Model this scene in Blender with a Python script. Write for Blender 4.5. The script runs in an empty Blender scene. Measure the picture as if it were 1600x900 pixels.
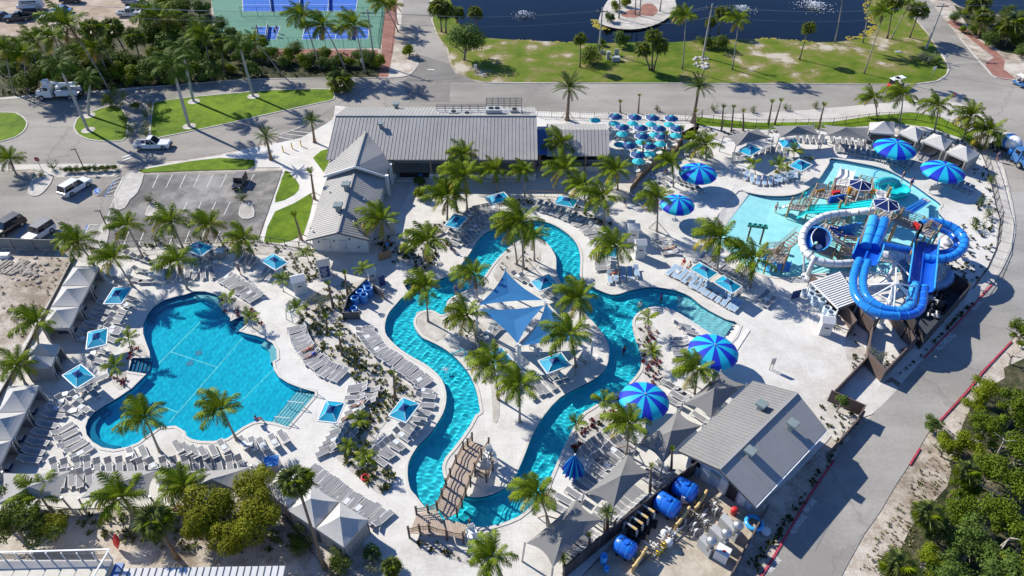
import bpy, math, random
from mathutils import Vector, Matrix, Euler
from mathutils.geometry import tessellate_polygon
random.seed(7)
SC = bpy.context.scene
COL = SC.collection
R = math.radians

# ------------------------------------------------------------------ camera, sky, sun, exposure
CAM_H, PITCH, FPX = 60.0, R(40.7), 1111.0
cam_d = bpy.data.cameras.new('camera'); cam = bpy.data.objects.new('camera', cam_d); COL.objects.link(cam)
cam_d.sensor_width = 36.0; cam_d.lens = 36.0 * FPX / 1600.0
cam_d.clip_start = 1.0; cam_d.clip_end = 5000.0
cam.location = (0, 0, CAM_H); cam.rotation_euler = (R(90) - PITCH, 0, 0)
SC.camera = cam
SUN_EL, SHADOW_AZ = R(35), R(-37)
world = bpy.data.worlds.new("World"); SC.world = world; world.use_nodes = True
wn = world.node_tree.nodes; wl = world.node_tree.links
bg = wn['Background']; sky = wn.new('ShaderNodeTexSky'); sky.sky_type = 'NISHITA'; sky.sun_disc = False
sky.sun_elevation = SUN_EL
sdx, sdy = -math.cos(SHADOW_AZ), -math.sin(SHADOW_AZ)          # horizontal direction towards the sun
sky.sun_rotation = math.atan2(sdx, sdy)
sky.air_density = 1.0; sky.dust_density = 0.0; sky.ozone_density = 6.0
tint = wn.new('ShaderNodeMix'); tint.data_type = 'RGBA'; tint.blend_type = 'MULTIPLY'; tint.inputs[0].default_value = 1.0; tint.inputs[7].default_value = (0.86, 0.95, 1.15, 1)   # clear deep blue sky
wl.new(sky.outputs[0], tint.inputs[6]); wl.new(tint.outputs[2], bg.inputs[0]); bg.inputs[1].default_value = 0.095
sun_d = bpy.data.lights.new('sun', 'SUN'); sun = bpy.data.objects.new('sun', sun_d); COL.objects.link(sun)
sun_d.energy = 5.0; sun_d.angle = R(0.5); sun_d.color = (1.0, 0.945, 0.84)
sun_dir = Vector((sdx * math.cos(SUN_EL), sdy * math.cos(SUN_EL), math.sin(SUN_EL)))
sun.rotation_euler = sun_dir.to_track_quat('Z', 'Y').to_euler(); sun.location = (-60, 120, 90)
SC.view_settings.view_transform = 'Standard'; SC.view_settings.look = 'None'
SC.view_settings.exposure = 0.50; SC.view_settings.gamma = 1.0
SC.render.engine = 'CYCLES'
SC.cycles.max_bounces = 8; SC.cycles.transparent_max_bounces = 16
SC.cycles.caustics_reflective = False; SC.cycles.caustics_refractive = True; SC.cycles.sample_clamp_indirect = 6.0; SC.cycles.blur_glossy = 0.5

# ------------------------------------------------------------------ site survey: photo reading + height -> place on the ground
_f = Vector((0, math.cos(PITCH), -math.sin(PITCH))); _u = Vector((0, math.sin(PITCH), math.cos(PITCH)))
def G(u, v, z=0.0):
    d = _f + Vector((1, 0, 0)) * ((u - 800) / FPX) - _u * ((v - 450) / FPX)
    return Vector((0, 0, CAM_H)) + d * ((z - CAM_H) / d.z)
def height_at(b, top_v):
    # height of a vertical thing standing at ground point b whose top is read at row top_v
    k = (450 - top_v) / FPX                       # tan of ray angle over the axis
    el = math.atan(k) - PITCH
    return CAM_H + b.y * math.tan(el)
def lerp(a, b, t): return a + (b - a) * t
def smooth(pts, sub=3, closed=True):
    n = len(pts); out = []
    P = [Vector((p[0], p[1], 0)) for p in pts]
    rng = range(n) if closed else range(n - 1)
    for i in rng:
        p0 = P[(i - 1) % n] if closed or i > 0 else P[i]; p1 = P[i]; p2 = P[(i + 1) % n]
        p3 = P[(i + 2) % n] if closed or i + 2 < n else p2
        for k in range(sub):
            t = k / sub
            q = 0.5 * ((2 * p1) + (p2 - p0) * t + (2 * p0 - 5 * p1 + 4 * p2 - p3) * t * t + (3 * p1 - p0 - 3 * p2 + p3) * t ** 3)
            out.append((q.x, q.y))
    if not closed: out.append((P[-1].x, P[-1].y))
    return out
def ground_pts(px, sub=1, z=0.0, closed=True):
    if sub > 1: px = smooth(px, sub, closed)
    return [G(u, v, z) for u, v in px]

# ------------------------------------------------------------------ object helpers
def tag(o, label=None, cat=None, group=None, kind=None):
    if label: o['label'] = label
    if cat: o['category'] = cat
    if group: o['group'] = group
    if kind: o['kind'] = kind
    return o
def empty(name, loc=(0, 0, 0), rz=0.0, label=None, cat=None, group=None):
    o = bpy.data.objects.new(name, None); COL.objects.link(o); o.location = loc; o.rotation_euler = (0, 0, rz)
    o.empty_display_size = 0.3
    return tag(o, label, cat, group)
def link(name, me, parent=None, loc=None, rot=None, scale=None):
    o = bpy.data.objects.new(name, me); COL.objects.link(o)
    if parent: o.parent = parent
    if loc is not None: o.location = loc
    if rot is not None: o.rotation_euler = rot
    if scale is not None: o.scale = scale if hasattr(scale, '__len__') else (scale,) * 3
    return o
def frame_of(p, q, up=Vector((0, 0, 1))):
    d = (q - p).normalized()
    if abs(d.dot(up)) > 0.98: up = Vector((1, 0, 0))
    x = d.cross(up).normalized(); y = x.cross(d).normalized()
    return x, y, d
class MB:
    def __init__(s): s.v = []; s.f = []; s.m = []; s.mi = 0
    def add(s, vs, fs):
        n = len(s.v); s.v += [tuple(v) for v in vs]
        s.f += [tuple(i + n for i in f) for f in fs]; s.m += [s.mi] * len(fs); return s
    def face(s, *pts): return s.add(pts, [tuple(range(len(pts)))])
    def box(s, c, size, rz=0.0, M=None):
        x, y, z = (k / 2 for k in size); vs = []
        cr, sr = math.cos(rz), math.sin(rz)
        for dz in (-z, z):
            for dx, dy in ((-x, -y), (x, -y), (x, y), (-x, y)):
                p = Vector((c[0] + dx * cr - dy * sr, c[1] + dx * sr + dy * cr, c[2] + dz))
                vs.append(M @ p if M else p)
        return s.add(vs, [(3, 2, 1, 0), (4, 5, 6, 7), (0, 1, 5, 4), (1, 2, 6, 5), (2, 3, 7, 6), (3, 0, 4, 7)])
    def bar(s, p, q, w, h=None, up=Vector((0, 0, 1))):
        h = h or w; p, q = Vector(p), Vector(q); x, y, d = frame_of(p, q, up); vs = []
        for c in (p, q):
            for a, b in ((-1, -1), (1, -1), (1, 1), (-1, 1)): vs.append(c + x * (a * w / 2) + y * (b * h / 2))
        return s.add(vs, [(3, 2, 1, 0), (4, 5, 6, 7), (0, 1, 5, 4), (1, 2, 6, 5), (2, 3, 7, 6), (3, 0, 4, 7)])
    def tube(s, pts, r, n=8, cap=True, arc=None, closed=False):
        pts = [Vector(p) for p in pts]; rs = r if hasattr(r, '__len__') else [r] * len(pts)
        a0, a1 = arc or (0, 2 * math.pi); full = arc is None
        m = n if full else n + 1; vs = []; k = len(pts); up = Vector((0, 0, 1)); px = None
        for i, p in enumerate(pts):
            if closed: d = (pts[(i + 1) % k] - pts[i - 1])
            else: d = pts[min(i + 1, k - 1)] - pts[max(i - 1, 0)]
            d.normalize()
            x = d.cross(up)
            if x.length < 0.12: x = px - d * px.dot(d) if px else Vector((1, 0, 0)) - d * d.x
            x.normalize(); px = x; y = x.cross(d).normalized()
            for j in range(m):
                a = a0 + (a1 - a0) * j / n
                vs.append(p + x * (math.cos(a) * rs[i]) + y * (math.sin(a) * rs[i]))
        fs = []
        for i in range(k if closed else k - 1):
            i2 = (i + 1) % k
            for j in range(n):
                j2 = (j + 1) % m if full else j + 1
                fs.append((i * m + j, i * m + j2, i2 * m + j2, i2 * m + j))
        if cap and full and not closed:
            fs.append(tuple(range(m - 1, -1, -1))); fs.append(tuple((k - 1) * m + j for j in range(m)))
        return s.add(vs, fs)
    def lathe(s, c, prof, n=16, M=None, cap=True):
        vs = []
        for r, z in prof:
            for j in range(n):
                a = 2 * math.pi * j / n; p = Vector((c[0] + r * math.cos(a), c[1] + r * math.sin(a), c[2] + z)); vs.append(M @ p if M else p)
        fs = [(i * n + j, i * n + (j + 1) % n, (i + 1) * n + (j + 1) % n, (i + 1) * n + j) for i in range(len(prof) - 1) for j in range(n)]
        if cap and prof[0][0] > 1e-4: fs.append(tuple(range(n - 1, -1, -1)))
        if cap and prof[-1][0] > 1e-4: fs.append(tuple((len(prof) - 1) * n + j for j in range(n)))
        return s.add(vs, fs)
    def prism(s, pts, z0, z1):
        n = len(pts); vs = [(p[0], p[1], z0) for p in pts] + [(p[0], p[1], z1) for p in pts]
        tri = tessellate_polygon([[Vector((p[0], p[1], 0)) for p in pts]])
        return s.add(vs, [tuple(reversed(t)) for t in tri] + [tuple(i + n for i in t) for t in tri] + [(i, (i + 1) % n, (i + 1) % n + n, i + n) for i in range(n)])
    def mesh(s, name, mat, smooth_=False):
        me = bpy.data.meshes.new(name); me.from_pydata(s.v, [], s.f)
        for m in (mat if isinstance(mat, (list, tuple)) else [mat]): me.materials.append(m)
        if any(s.m): me.polygons.foreach_set('material_index', s.m)
        if smooth_: me.polygons.foreach_set('use_smooth', [True] * len(me.polygons))
        me.update(); return me
    def build(s, name, mat, parent=None, smooth_=False, world=False, **k):
        o = link(name, s.mesh(name, mat, smooth_), parent)
        if world and parent: o.location = -parent.location     # vertices were given in world metres
        if k: tag(o, **k)
        return o
def fix_up(me):
    import bmesh
    b = bmesh.new(); b.from_mesh(me); bmesh.ops.recalc_face_normals(b, faces=b.faces); b.to_mesh(me); b.free()
def sheet(name, pts, z, mat, holes=(), parent=None, **k):
    loops = [[Vector((p[0], p[1], 0)) for p in l] for l in ([pts] + list(holes))]
    flat = [p for l in loops for p in l]
    tri = tessellate_polygon(loops); vs = [(p.x, p.y, z) for p in flat]; fs = []
    for a, b, c in tri:
        if (flat[b] - flat[a]).cross(flat[c] - flat[a]).z < 0: a, b = b, a
        fs.append((a, b, c))
    m = MB(); m.add(vs, fs); o = m.build(name, mat, parent)
    if k: tag(o, **k)
    return o
def offset_loop(pts, d):
    n = len(pts); out = []
    area = sum(pts[i][0] * pts[(i + 1) % n][1] - pts[(i + 1) % n][0] * pts[i][1] for i in range(n))
    sg = 1 if area > 0 else -1
    for i in range(n):
        a, b, c = (Vector((pts[j % n][0], pts[j % n][1], 0)) for j in (i - 1, i, i + 1))
        t = (c - a); t.normalize() if t.length else None
        nn = Vector((t.y, -t.x, 0)) * sg
        out.append(b + nn * d)
    return out
def strip_between(name, l1, l2, z1, z2, mat, closed=True, parent=None, **k):
    m = MB(); n = len(l1); vs = [(p[0], p[1], z1) for p in l1] + [(p[0], p[1], z2) for p in l2]
    m.add(vs, [(i, (i + 1) % n, n + (i + 1) % n, n + i) for i in range(n if closed else n - 1)])
    o = m.build(name, mat, parent)
    return tag(o, **k)

# ------------------------------------------------------------------ procedural materials
MATS = {}
def mat(name, c, rough=0.6, var=0.12, scale=0.6, bump=0.0, metal=0.0, spec=0.35, c2=None, fine=6.0, trans=0.0, coords='Object', emit=None):
    if name in MATS: return MATS[name]
    m = bpy.data.materials.new(name); m.use_nodes = True; n = m.node_tree.nodes; l = m.node_tree.links
    b = n['Principled BSDF']; b.inputs['Roughness'].default_value = rough; b.inputs['Metallic'].default_value = metal
    b.inputs['Specular IOR Level'].default_value = spec
    tc = n.new('ShaderNodeTexCoord'); n1 = n.new('ShaderNodeTexNoise'); n1.inputs['Scale'].default_value = scale; n1.inputs['Detail'].default_value = 5
    n2 = n.new('ShaderNodeTexNoise'); n2.inputs['Scale'].default_value = scale * fine; n2.inputs['Detail'].default_value = 3
    l.new(tc.outputs[coords], n1.inputs['Vector']); l.new(tc.outputs[coords], n2.inputs['Vector'])
    mx = n.new('ShaderNodeMix'); mx.data_type = 'FLOAT'; mx.inputs[0].default_value = 0.4
    l.new(n1.outputs[0], mx.inputs[2]); l.new(n2.outputs[0], mx.inputs[3])
    rp = n.new('ShaderNodeValToRGB')
    c2 = c2 or tuple(min(1, k * (1 + var)) for k in c); c1 = tuple(k * (1 - var) for k in c)
    rp.color_ramp.elements[0].position = 0.36; rp.color_ramp.elements[0].color = (*c1, 1)
    rp.color_ramp.elements[1].position = 0.64; rp.color_ramp.elements[1].color = (*c2, 1)
    l.new(mx.outputs[0], rp.inputs[0]); l.new(rp.outputs[0], b.inputs['Base Color'])
    if bump:
        bp = n.new('ShaderNodeBump'); bp.inputs['Strength'].default_value = bump; bp.inputs['Distance'].default_value = 0.05
        l.new(n2.outputs[0], bp.inputs['Height']); l.new(bp.outputs[0], b.inputs['Normal'])
    if emit: b.inputs['Emission Color'].default_value = (*emit[0], 1); b.inputs['Emission Strength'].default_value = emit[1]
    if trans:
        out = n['Material Output']; t = n.new('ShaderNodeBsdfTranslucent'); l.new(rp.outputs[0], t.inputs[0])
        ms = n.new('ShaderNodeMixShader'); ms.inputs[0].default_value = trans
        l.new(b.outputs[0], ms.inputs[1]); l.new(t.outputs[0], ms.inputs[2]); l.new(ms.outputs[0], out.inputs[0])
    MATS[name] = m; return m
def ground_mat(name, stops, big=0.05, mid=0.35, fine=2.5, weights=(0.45, 0.35, 0.2), rough=0.9, bump=0.25, dist=0.06, stretch=None, cracks=None, joints=None):
    # blotchy ground: three octaves of noise through a colour ramp, fine relief, optional tar cracks or slab joints
    m = bpy.data.materials.new(name); m.use_nodes = True; n = m.node_tree.nodes; l = m.node_tree.links
    b = n['Principled BSDF']; b.inputs['Roughness'].default_value = rough; b.inputs['Specular IOR Level'].default_value = 0.2
    tc = n.new('ShaderNodeTexCoord'); src = tc.outputs['Object']
    if stretch:
        mp = n.new('ShaderNodeMapping'); mp.inputs['Rotation'].default_value = (0, 0, stretch[0]); mp.inputs['Scale'].default_value = (stretch[1], 1, 1)
        l.new(src, mp.inputs[0]); srcs = mp.outputs[0]
    else: srcs = src
    acc = None; last = None
    for sc_, w in zip((big, mid, fine), weights):
        nz = n.new('ShaderNodeTexNoise'); nz.inputs['Scale'].default_value = sc_; nz.inputs['Detail'].default_value = 6; nz.inputs['Roughness'].default_value = 0.6
        l.new(srcs if sc_ == mid else src, nz.inputs['Vector'])
        mu = n.new('ShaderNodeMath'); mu.operation = 'MULTIPLY'; mu.inputs[1].default_value = w; l.new(nz.outputs[0], mu.inputs[0])
        if acc is None: acc = mu.outputs[0]
        else:
            ad = n.new('ShaderNodeMath'); ad.operation = 'ADD'; l.new(acc, ad.inputs[0]); l.new(mu.outputs[0], ad.inputs[1]); acc = ad.outputs[0]
        last = nz
    rp = n.new('ShaderNodeValToRGB'); e = rp.color_ramp.elements
    while len(e) < len(stops): e.new(0.5)
    for k, (p, c) in enumerate(stops): e[k].position = 0.5 + (p - 0.5) * 0.58; e[k].color = (*c, 1)
    l.new(acc, rp.inputs[0]); colr = rp.outputs[0]
    def darken(fac_socket, c):
        nonlocal colr
        mx = n.new('ShaderNodeMix'); mx.data_type = 'RGBA'; l.new(fac_socket, mx.inputs[0]); l.new(colr, mx.inputs[6]); mx.inputs[7].default_value = (*c, 1); colr = mx.outputs[2]
    if cracks:
        vo = n.new('ShaderNodeTexVoronoi'); vo.feature = 'DISTANCE_TO_EDGE'; vo.inputs['Scale'].default_value = cracks[0]
        wob = n.new('ShaderNodeTexNoise'); wob.inputs['Scale'].default_value = 0.6; wob.inputs['Detail'].default_value = 4
        vm = n.new('ShaderNodeVectorMath'); vm.operation = 'MULTIPLY_ADD'; vm.inputs[1].default_value = (3, 3, 0)
        l.new(src, wob.inputs['Vector']); l.new(wob.outputs[1], vm.inputs[0]); l.new(src, vm.inputs[2]); l.new(vm.outputs[0], vo.inputs['Vector'])
        rr = n.new('ShaderNodeValToRGB'); rr.color_ramp.elements[0].position = 0.0; rr.color_ramp.elements[0].color = (cracks[2],) * 3 + (1,)
        rr.color_ramp.elements[1].position = cracks[1]; rr.color_ramp.elements[1].color = (0, 0, 0, 1)
        l.new(vo.outputs['Distance'], rr.inputs[0]); darken(rr.outputs[0], tuple(k * 0.6 for k in stops[0][1]))
    if joints:
        br = n.new('ShaderNodeTexBrick'); br.inputs['Scale'].default_value = 1.0; br.offset = 0.0
        br.inputs['Brick Width'].default_value = joints[0]; br.inputs['Row Height'].default_value = joints[0]; br.inputs['Mortar Size'].default_value = 0.03
        br.inputs['Color1'].default_value = (0, 0, 0, 1); br.inputs['Color2'].default_value = (joints[2],) * 3 + (1,); br.inputs['Mortar'].default_value = (joints[1],) * 3 + (1,)
        l.new(src, br.inputs['Vector']); darken(br.outputs[0], tuple(k * 0.72 for k in stops[0][1]))
    l.new(colr, b.inputs['Base Color'])
    bp = n.new('ShaderNodeBump'); bp.inputs['Strength'].default_value = bump; bp.inputs['Distance'].default_value = dist
    l.new(last.outputs[0], bp.inputs['Height']); l.new(bp.outputs[0], b.inputs['Normal'])
    MATS[name] = m; return m
def water_mat(name, tint, wave=1.6, strength=0.3, rough=0.03, dist=0.1, sheen=1.33):
    m = bpy.data.materials.new(name); m.use_nodes = True; n = m.node_tree.nodes; l = m.node_tree.links
    n.remove(n['Principled BSDF']); out = n['Material Output']
    tc = n.new('ShaderNodeTexCoord'); nz = n.new('ShaderNodeTexNoise'); nz.inputs['Scale'].default_value = wave; nz.inputs['Detail'].default_value = 3; nz.inputs['Distortion'].default_value = 0.8
    l.new(tc.outputs['Object'], nz.inputs['Vector'])
    bp = n.new('ShaderNodeBump'); bp.inputs['Strength'].default_value = strength; bp.inputs['Distance'].default_value = dist; l.new(nz.outputs[0], bp.inputs['Height'])
    tr = n.new('ShaderNodeBsdfTransparent'); tr.inputs[0].default_value = (*tint, 1)
    gl = n.new('ShaderNodeBsdfGlossy'); gl.inputs['Roughness'].default_value = rough; l.new(bp.outputs[0], gl.inputs['Normal'])
    fr = n.new('ShaderNodeFresnel'); fr.inputs['IOR'].default_value = sheen; l.new(bp.outputs[0], fr.inputs['Normal'])
    ge = n.new('ShaderNodeNewGeometry'); fb = n.new('ShaderNodeMath'); fb.operation = 'SUBTRACT'; fb.inputs[0].default_value = 1.0; l.new(ge.outputs['Backfacing'], fb.inputs[1])
    fm = n.new('ShaderNodeMath'); fm.operation = 'MULTIPLY'; l.new(fr.outputs[0], fm.inputs[0]); l.new(fb.outputs[0], fm.inputs[1])      # no mirror seen from under the surface
    ms = n.new('ShaderNodeMixShader'); l.new(fm.outputs[0], ms.inputs[0]); l.new(tr.outputs[0], ms.inputs[1]); l.new(gl.outputs[0], ms.inputs[2])
    l.new(ms.outputs[0], out.inputs[0]); MATS[name] = m; return m

def glass_water(name, tint):
    m = bpy.data.materials.new(name); m.use_nodes = True; n = m.node_tree.nodes; l = m.node_tree.links; n.remove(n['Principled BSDF'])
    g = n.new('ShaderNodeBsdfGlass'); g.inputs['IOR'].default_value = 1.33; g.inputs['Roughness'].default_value = 0.0; g.inputs['Color'].default_value = (*tint, 1); l.new(g.outputs[0], n['Material Output'].inputs[0]); MATS[name] = m; return m
M_sand = ground_mat('pale sand', [(0.37, (0.23, 0.185, 0.14)), (0.5, (0.42, 0.365, 0.305)), (0.61, (0.56, 0.51, 0.445))], 0.06, 0.5, 3.5, bump=0.5)
M_bed = ground_mat('planting bed sand', [(0.36, (0.38, 0.35, 0.31)), (0.5, (0.48, 0.45, 0.41)), (0.62, (0.57, 0.545, 0.50))], 0.2, 0.9, 5, bump=0.5)
M_lot = ground_mat('dirt lot', [(0.36, (0.28, 0.21, 0.15)), (0.5, (0.38, 0.30, 0.23)), (0.62, (0.46, 0.39, 0.31))], 0.06, 0.4, 3)
M_litter = ground_mat('leaf litter with shade', [(0.38, (0.018, 0.026, 0.010)), (0.5, (0.05, 0.055, 0.022)), (0.62, (0.13, 0.11, 0.07))], 0.12, 0.8, 4, bump=0.8)  # litter colour darkened to stand for shadow gaps between the trees
M_deck = ground_mat('pool deck concrete', [(0.34, (0.51, 0.485, 0.445)), (0.5, (0.61, 0.59, 0.55)), (0.62, (0.665, 0.645, 0.605))], 0.07, 0.5, 4, bump=0.12, joints=(3.0, 0.3, 0.08))
M_side = ground_mat('pale pavement', [(0.36, (0.47, 0.44, 0.40)), (0.5, (0.54, 0.51, 0.46)), (0.62, (0.59, 0.56, 0.51))], 0.1, 0.6, 4, bump=0.12, joints=(1.8, 0.3, 0.08))
M_road = ground_mat('worn road', [(0.36, (0.235, 0.22, 0.195)), (0.5, (0.30, 0.28, 0.25)), (0.64, (0.36, 0.335, 0.30))], 0.045, 0.25, 3, weights=(0.5, 0.32, 0.18), stretch=(0.0, 0.25), bump=0.15, cracks=(0.05, 0.012, 0.35))
M_lane = ground_mat('worn lane', [(0.36, (0.255, 0.242, 0.222)), (0.5, (0.32, 0.305, 0.28)), (0.64, (0.385, 0.368, 0.34))], 0.045, 0.25, 3, weights=(0.5, 0.32, 0.18), stretch=(R(-56), 0.2), bump=0.15, cracks=(0.05, 0.012, 0.35))
M_asph = ground_mat('parking asphalt', [(0.34, (0.11, 0.105, 0.10)), (0.5, (0.185, 0.177, 0.165)), (0.66, (0.31, 0.295, 0.275))], 0.09, 0.4, 3, weights=(0.5, 0.35, 0.15), bump=0.2, cracks=(0.08, 0.01, 0.3))
M_grass = ground_mat('mown grass', [(0.36, (0.065, 0.125, 0.004)), (0.5, (0.11, 0.185, 0.006)), (0.64, (0.155, 0.24, 0.010))], 0.12, 0.7, 7, bump=0.9, dist=0.08)
M_bank = ground_mat('patchy bank grass', [(0.34, (0.06, 0.115, 0.006)), (0.47, (0.115, 0.165, 0.010)), (0.55, (0.17, 0.17, 0.04)), (0.59, (0.24, 0.20, 0.09)), (0.65, (0.47, 0.42, 0.34))], 0.05, 0.22, 5, weights=(0.42, 0.42, 0.16), bump=0.8)
M_weed = mat('yellow shore weed', (0.30, 0.25, 0.02), 0.8, 0.35, 2.0, 0.5)
M_brick = ground_mat('red path', [(0.36, (0.24, 0.115, 0.09)), (0.5, (0.29, 0.14, 0.11)), (0.64, (0.34, 0.18, 0.14))], 0.3, 1.0, 6)
M_lagoon = water_mat('lagoon water', (0.10, 0.15, 0.22), 0.35, 0.2, 0.06)
M_mud = mat('lagoon bed', (0.045, 0.06, 0.05), 0.9, 0.5, 0.08)
M_court_g = ground_mat('court green', [(0.36, (0.095, 0.215, 0.16)), (0.6, (0.12, 0.255, 0.19))], 0.1, 0.6, 4, bump=0.05)
M_court_b = ground_mat('court blue', [(0.36, (0.03, 0.13, 0.44)), (0.6, (0.045, 0.14, 0.5))], 0.1, 0.6, 4, bump=0.05)
M_white = mat('white paint', (0.74, 0.74, 0.72), 0.55, 0.08, 1.5)
M_line = mat('road marking white', (0.62, 0.61, 0.58), 0.8, 0.18, 3.0)
M_linefade = mat('faded marking', (0.46, 0.455, 0.43), 0.85, 0.25, 2.0)
M_lineblue = mat('marking blue', (0.05, 0.20, 0.60), 0.8, 0.15, 2.0)
M_redkerb = mat('red kerb paint', (0.40, 0.05, 0.075), 0.7, 0.25, 1.2)
M_yellow = mat('yellow paint', (0.72, 0.48, 0.02), 0.5, 0.1)
M_kerb = mat('kerb concrete', (0.47, 0.45, 0.41), 0.85, 0.15, 1.5)
M_wood = mat('weathered wood', (0.30, 0.215, 0.145), 0.75, 0.25, 2.0, 0.3)
M_plank = mat('composite plank', (0.44, 0.345, 0.27), 0.7, 0.12, 1.2)
M_post = mat('dark timber post', (0.085, 0.062, 0.045), 0.7, 0.25, 2.0)
M_tan = mat('tan screen fence', (0.36, 0.22, 0.12), 0.8, 0.15, 1.5)
M_brown = mat('brown fence panel', (0.145, 0.105, 0.09), 0.65, 0.1, 1.0)
M_dkbrown = mat('dark fence panel', (0.055, 0.048, 0.05), 0.6, 0.12, 1.0)
M_black = mat('black metal', (0.018, 0.018, 0.02), 0.45, 0.15)
M_mesh = mat('grey wind screen', (0.21, 0.215, 0.205), 0.85, 0.15, 0.8)
M_steel = mat('galvanised steel', (0.45, 0.46, 0.47), 0.4, 0.12, 2.0, metal=0.7)
M_rubber = mat('rubber', (0.02, 0.02, 0.02), 0.8, 0.1)
M_glass = mat('dark glass', (0.012, 0.016, 0.022), 0.06, 0.1, spec=0.6)
M_tarp = mat('grey shade fabric', (0.225, 0.22, 0.215), 0.8, 0.05, 0.5, trans=0.05, spec=.1)
M_tent = mat('cabana canvas', (0.50, 0.49, 0.47), 0.8, 0.06, 0.5, trans=0.08)
M_curtain = mat('cabana curtain', (0.34, 0.325, 0.305), 0.85, 0.10, 1.2)
M_bluesail = mat('blue sail fabric', (0.025, 0.17, 0.40), 0.7, 0.08, 0.3, trans=0.15)
M_aqua = mat('aqua canvas', (0.004, 0.35, 0.54), 0.6, 0.06, 0.8, trans=0.15)
M_navy = mat('navy canvas', (0.004, 0.05, 0.20), 0.6, 0.08, 0.8, trans=0.06)
M_royal = mat('royal blue canvas', (0.008, 0.035, 0.52), 0.6, 0.06, 0.8, trans=0.12)
M_cyan = mat('cyan canvas', (0.01, 0.47, 0.68), 0.6, 0.06, 0.8, trans=0.15)
M_teal = mat('teal canvas', (0.02, 0.45, 0.52), 0.6, 0.06, 0.8, trans=0.12)
M_sling = mat('grey sling fabric', (0.24, 0.24, 0.25), 0.8, 0.1, 2.0)
M_slingb = mat('pale blue sling fabric', (0.30, 0.42, 0.56), 0.8, 0.1, 2.0)
M_roof = mat('standing seam roof', (0.375, 0.36, 0.335), 0.6, 0.09, 0.3, spec=0.2)
M_roofp = mat('pump house roof', (0.235, 0.23, 0.222), 0.6, 0.09, 0.3, spec=0.2)  # sunward slope, its colour darkened to offset the sun on it
M_roofd = mat('pump roof shade slope', (0.33, 0.325, 0.32), 0.7, 0.05, 0.3, spec=0.15)  # lighter copy of the roof grey for the slope turned from the sun
M_roofw = mat('white roof', (0.66, 0.65, 0.63), 0.5, 0.05, 0.5)
M_wallw = mat('white render', (0.68, 0.67, 0.64), 0.8, 0.05, 0.6)
M_wallb = mat('pale blue cladding', (0.46, 0.55, 0.66), 0.7, 0.05, 0.6)
M_inshade = mat('interior shade paint', (0.03, 0.032, 0.036), 0.8, 0.2)  # dark panels on solid walls, painted as the shade indoors
M_trim = mat('dark trim', (0.10, 0.10, 0.105), 0.5, 0.1)
# ------------------------------------------------------------------ outlines read from the survey
leisure_px = [(304,456),(320,456),(336,460),(348,468),(356,479),(361,491),(360,503),(379,493),(389,505),(373,518),(386,522),(400,525),(414,530),(426,537),(432,548),(433,562),(426,566),(428,578),(436,590),(450,599),(470,607),(492,613),(492,618),(471,643),(450,668),(430,661),(410,658),(396,660),(380,668),(355,686),(335,690),(315,690),(300,687),(292,682),(290,675),(275,666),(250,668),(237,677),(225,685),(217,692),(200,699),(180,703),(160,700),(145,691),(136,680),(134,668),(138,656),(147,645),(165,633),(185,622),(207,607),(222,592),(229,585),(201,581),(207,560),(235,560),(234,550),(229,537),(224,522),(224,507),(228,498),(232,490),(240,480),(255,470),(275,464),(290,461)]
river_out_px = [(782,354),(768,360),(755,367),(744,380),(735,395),(720,415),(708,426),(695,434),(675,440),(655,438),(632,447),(640,458),(628,466),(620,475),(611,485),(606,493),(602,505),(602,520),(610,532),(625,546),(645,559),(665,570),(680,582),(691,595),(697,612),(697,630),(692,647),(682,664),(672,678),(656,694),(646,708),(639,722),(637,736),(638,752),(642,766),(650,775),(658,786),(668,796),(690,811),(712,820),(736,824),(758,824),(778,820),(810,808),(832,789),(850,772),(859,750),(868,728),(879,704),(904,654),(920,640),(940,628),(968,612),(986,596),(1000,578),(1002,562),(1001,550),(997,527),(988,510),(990,497),(1000,487),(1015,481),(1035,480),(1055,487),(1075,499),(1095,512),(1118,527),(1136,540),(1156,509),(1135,500),(1110,487),(1092,475),(1080,465),(1060,456),(1037,451),(1015,449),(1000,451),(980,456),(968,460),(955,461),(940,456),(925,449),(908,440),(906,425),(907,405),(904,388),(896,374),(882,362),(867,353),(850,347),(830,345),(800,349)]
river_in_px = [(875,440),(870,428),(869,418),(869,405),(865,395),(855,381),(840,373),(822,374),(800,385),(782,400),(767,417),(755,435),(740,447),(727,455),(712,462),(700,470),(697,480),(696,491),(688,492),(677,486),(662,486),(650,494),(646,504),(650,516),(660,528),(670,533),(690,543),(707,555),(722,570),(735,588),(744,610),(748,630),(750,645),(743,649),(734,666),(720,686),(706,704),(696,716),(691,730),(693,744),(698,754),(712,768),(730,776),(750,777),(770,772),(790,762),(804,746),(812,730),(822,706),(832,680),(850,650),(875,622),(905,605),(925,595),(942,582),(950,566),(951,542),(942,522),(925,502),(908,484),(890,466)]
splash_px = [(1299,248),(1340,255),(1370,261),(1394,269),(1414,280),(1434,293),(1452,306),(1470,319),(1466,326),(1468,334),(1476,342),(1484,352),(1476,362),(1462,374),(1450,392),(1437,412),(1410,425),(1380,430),(1350,428),(1320,425),(1303,427),(1273,428),(1253,432),(1220,434),(1200,431),(1186,427),(1170,419),(1152,406),(1140,395),(1126,385),(1108,376),(1110,362),(1116,345),(1132,325),(1154,299),(1166,301),(1186,305),(1210,307),(1234,306),(1250,302),(1266,293),(1278,282),(1288,268),(1296,255)]
lagoon_px = [(702,-120),(704,0),(712,30),(730,50),(755,59),(800,62),(875,66),(925,68),(1000,66),(1050,66),(1100,63),(1200,61),(1235,63),(1270,66),(1305,66),(1335,62),(1352,59),(1366,50),(1372,42),(1366,30),(1358,15),(1362,0),(1375,-120)]
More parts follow.
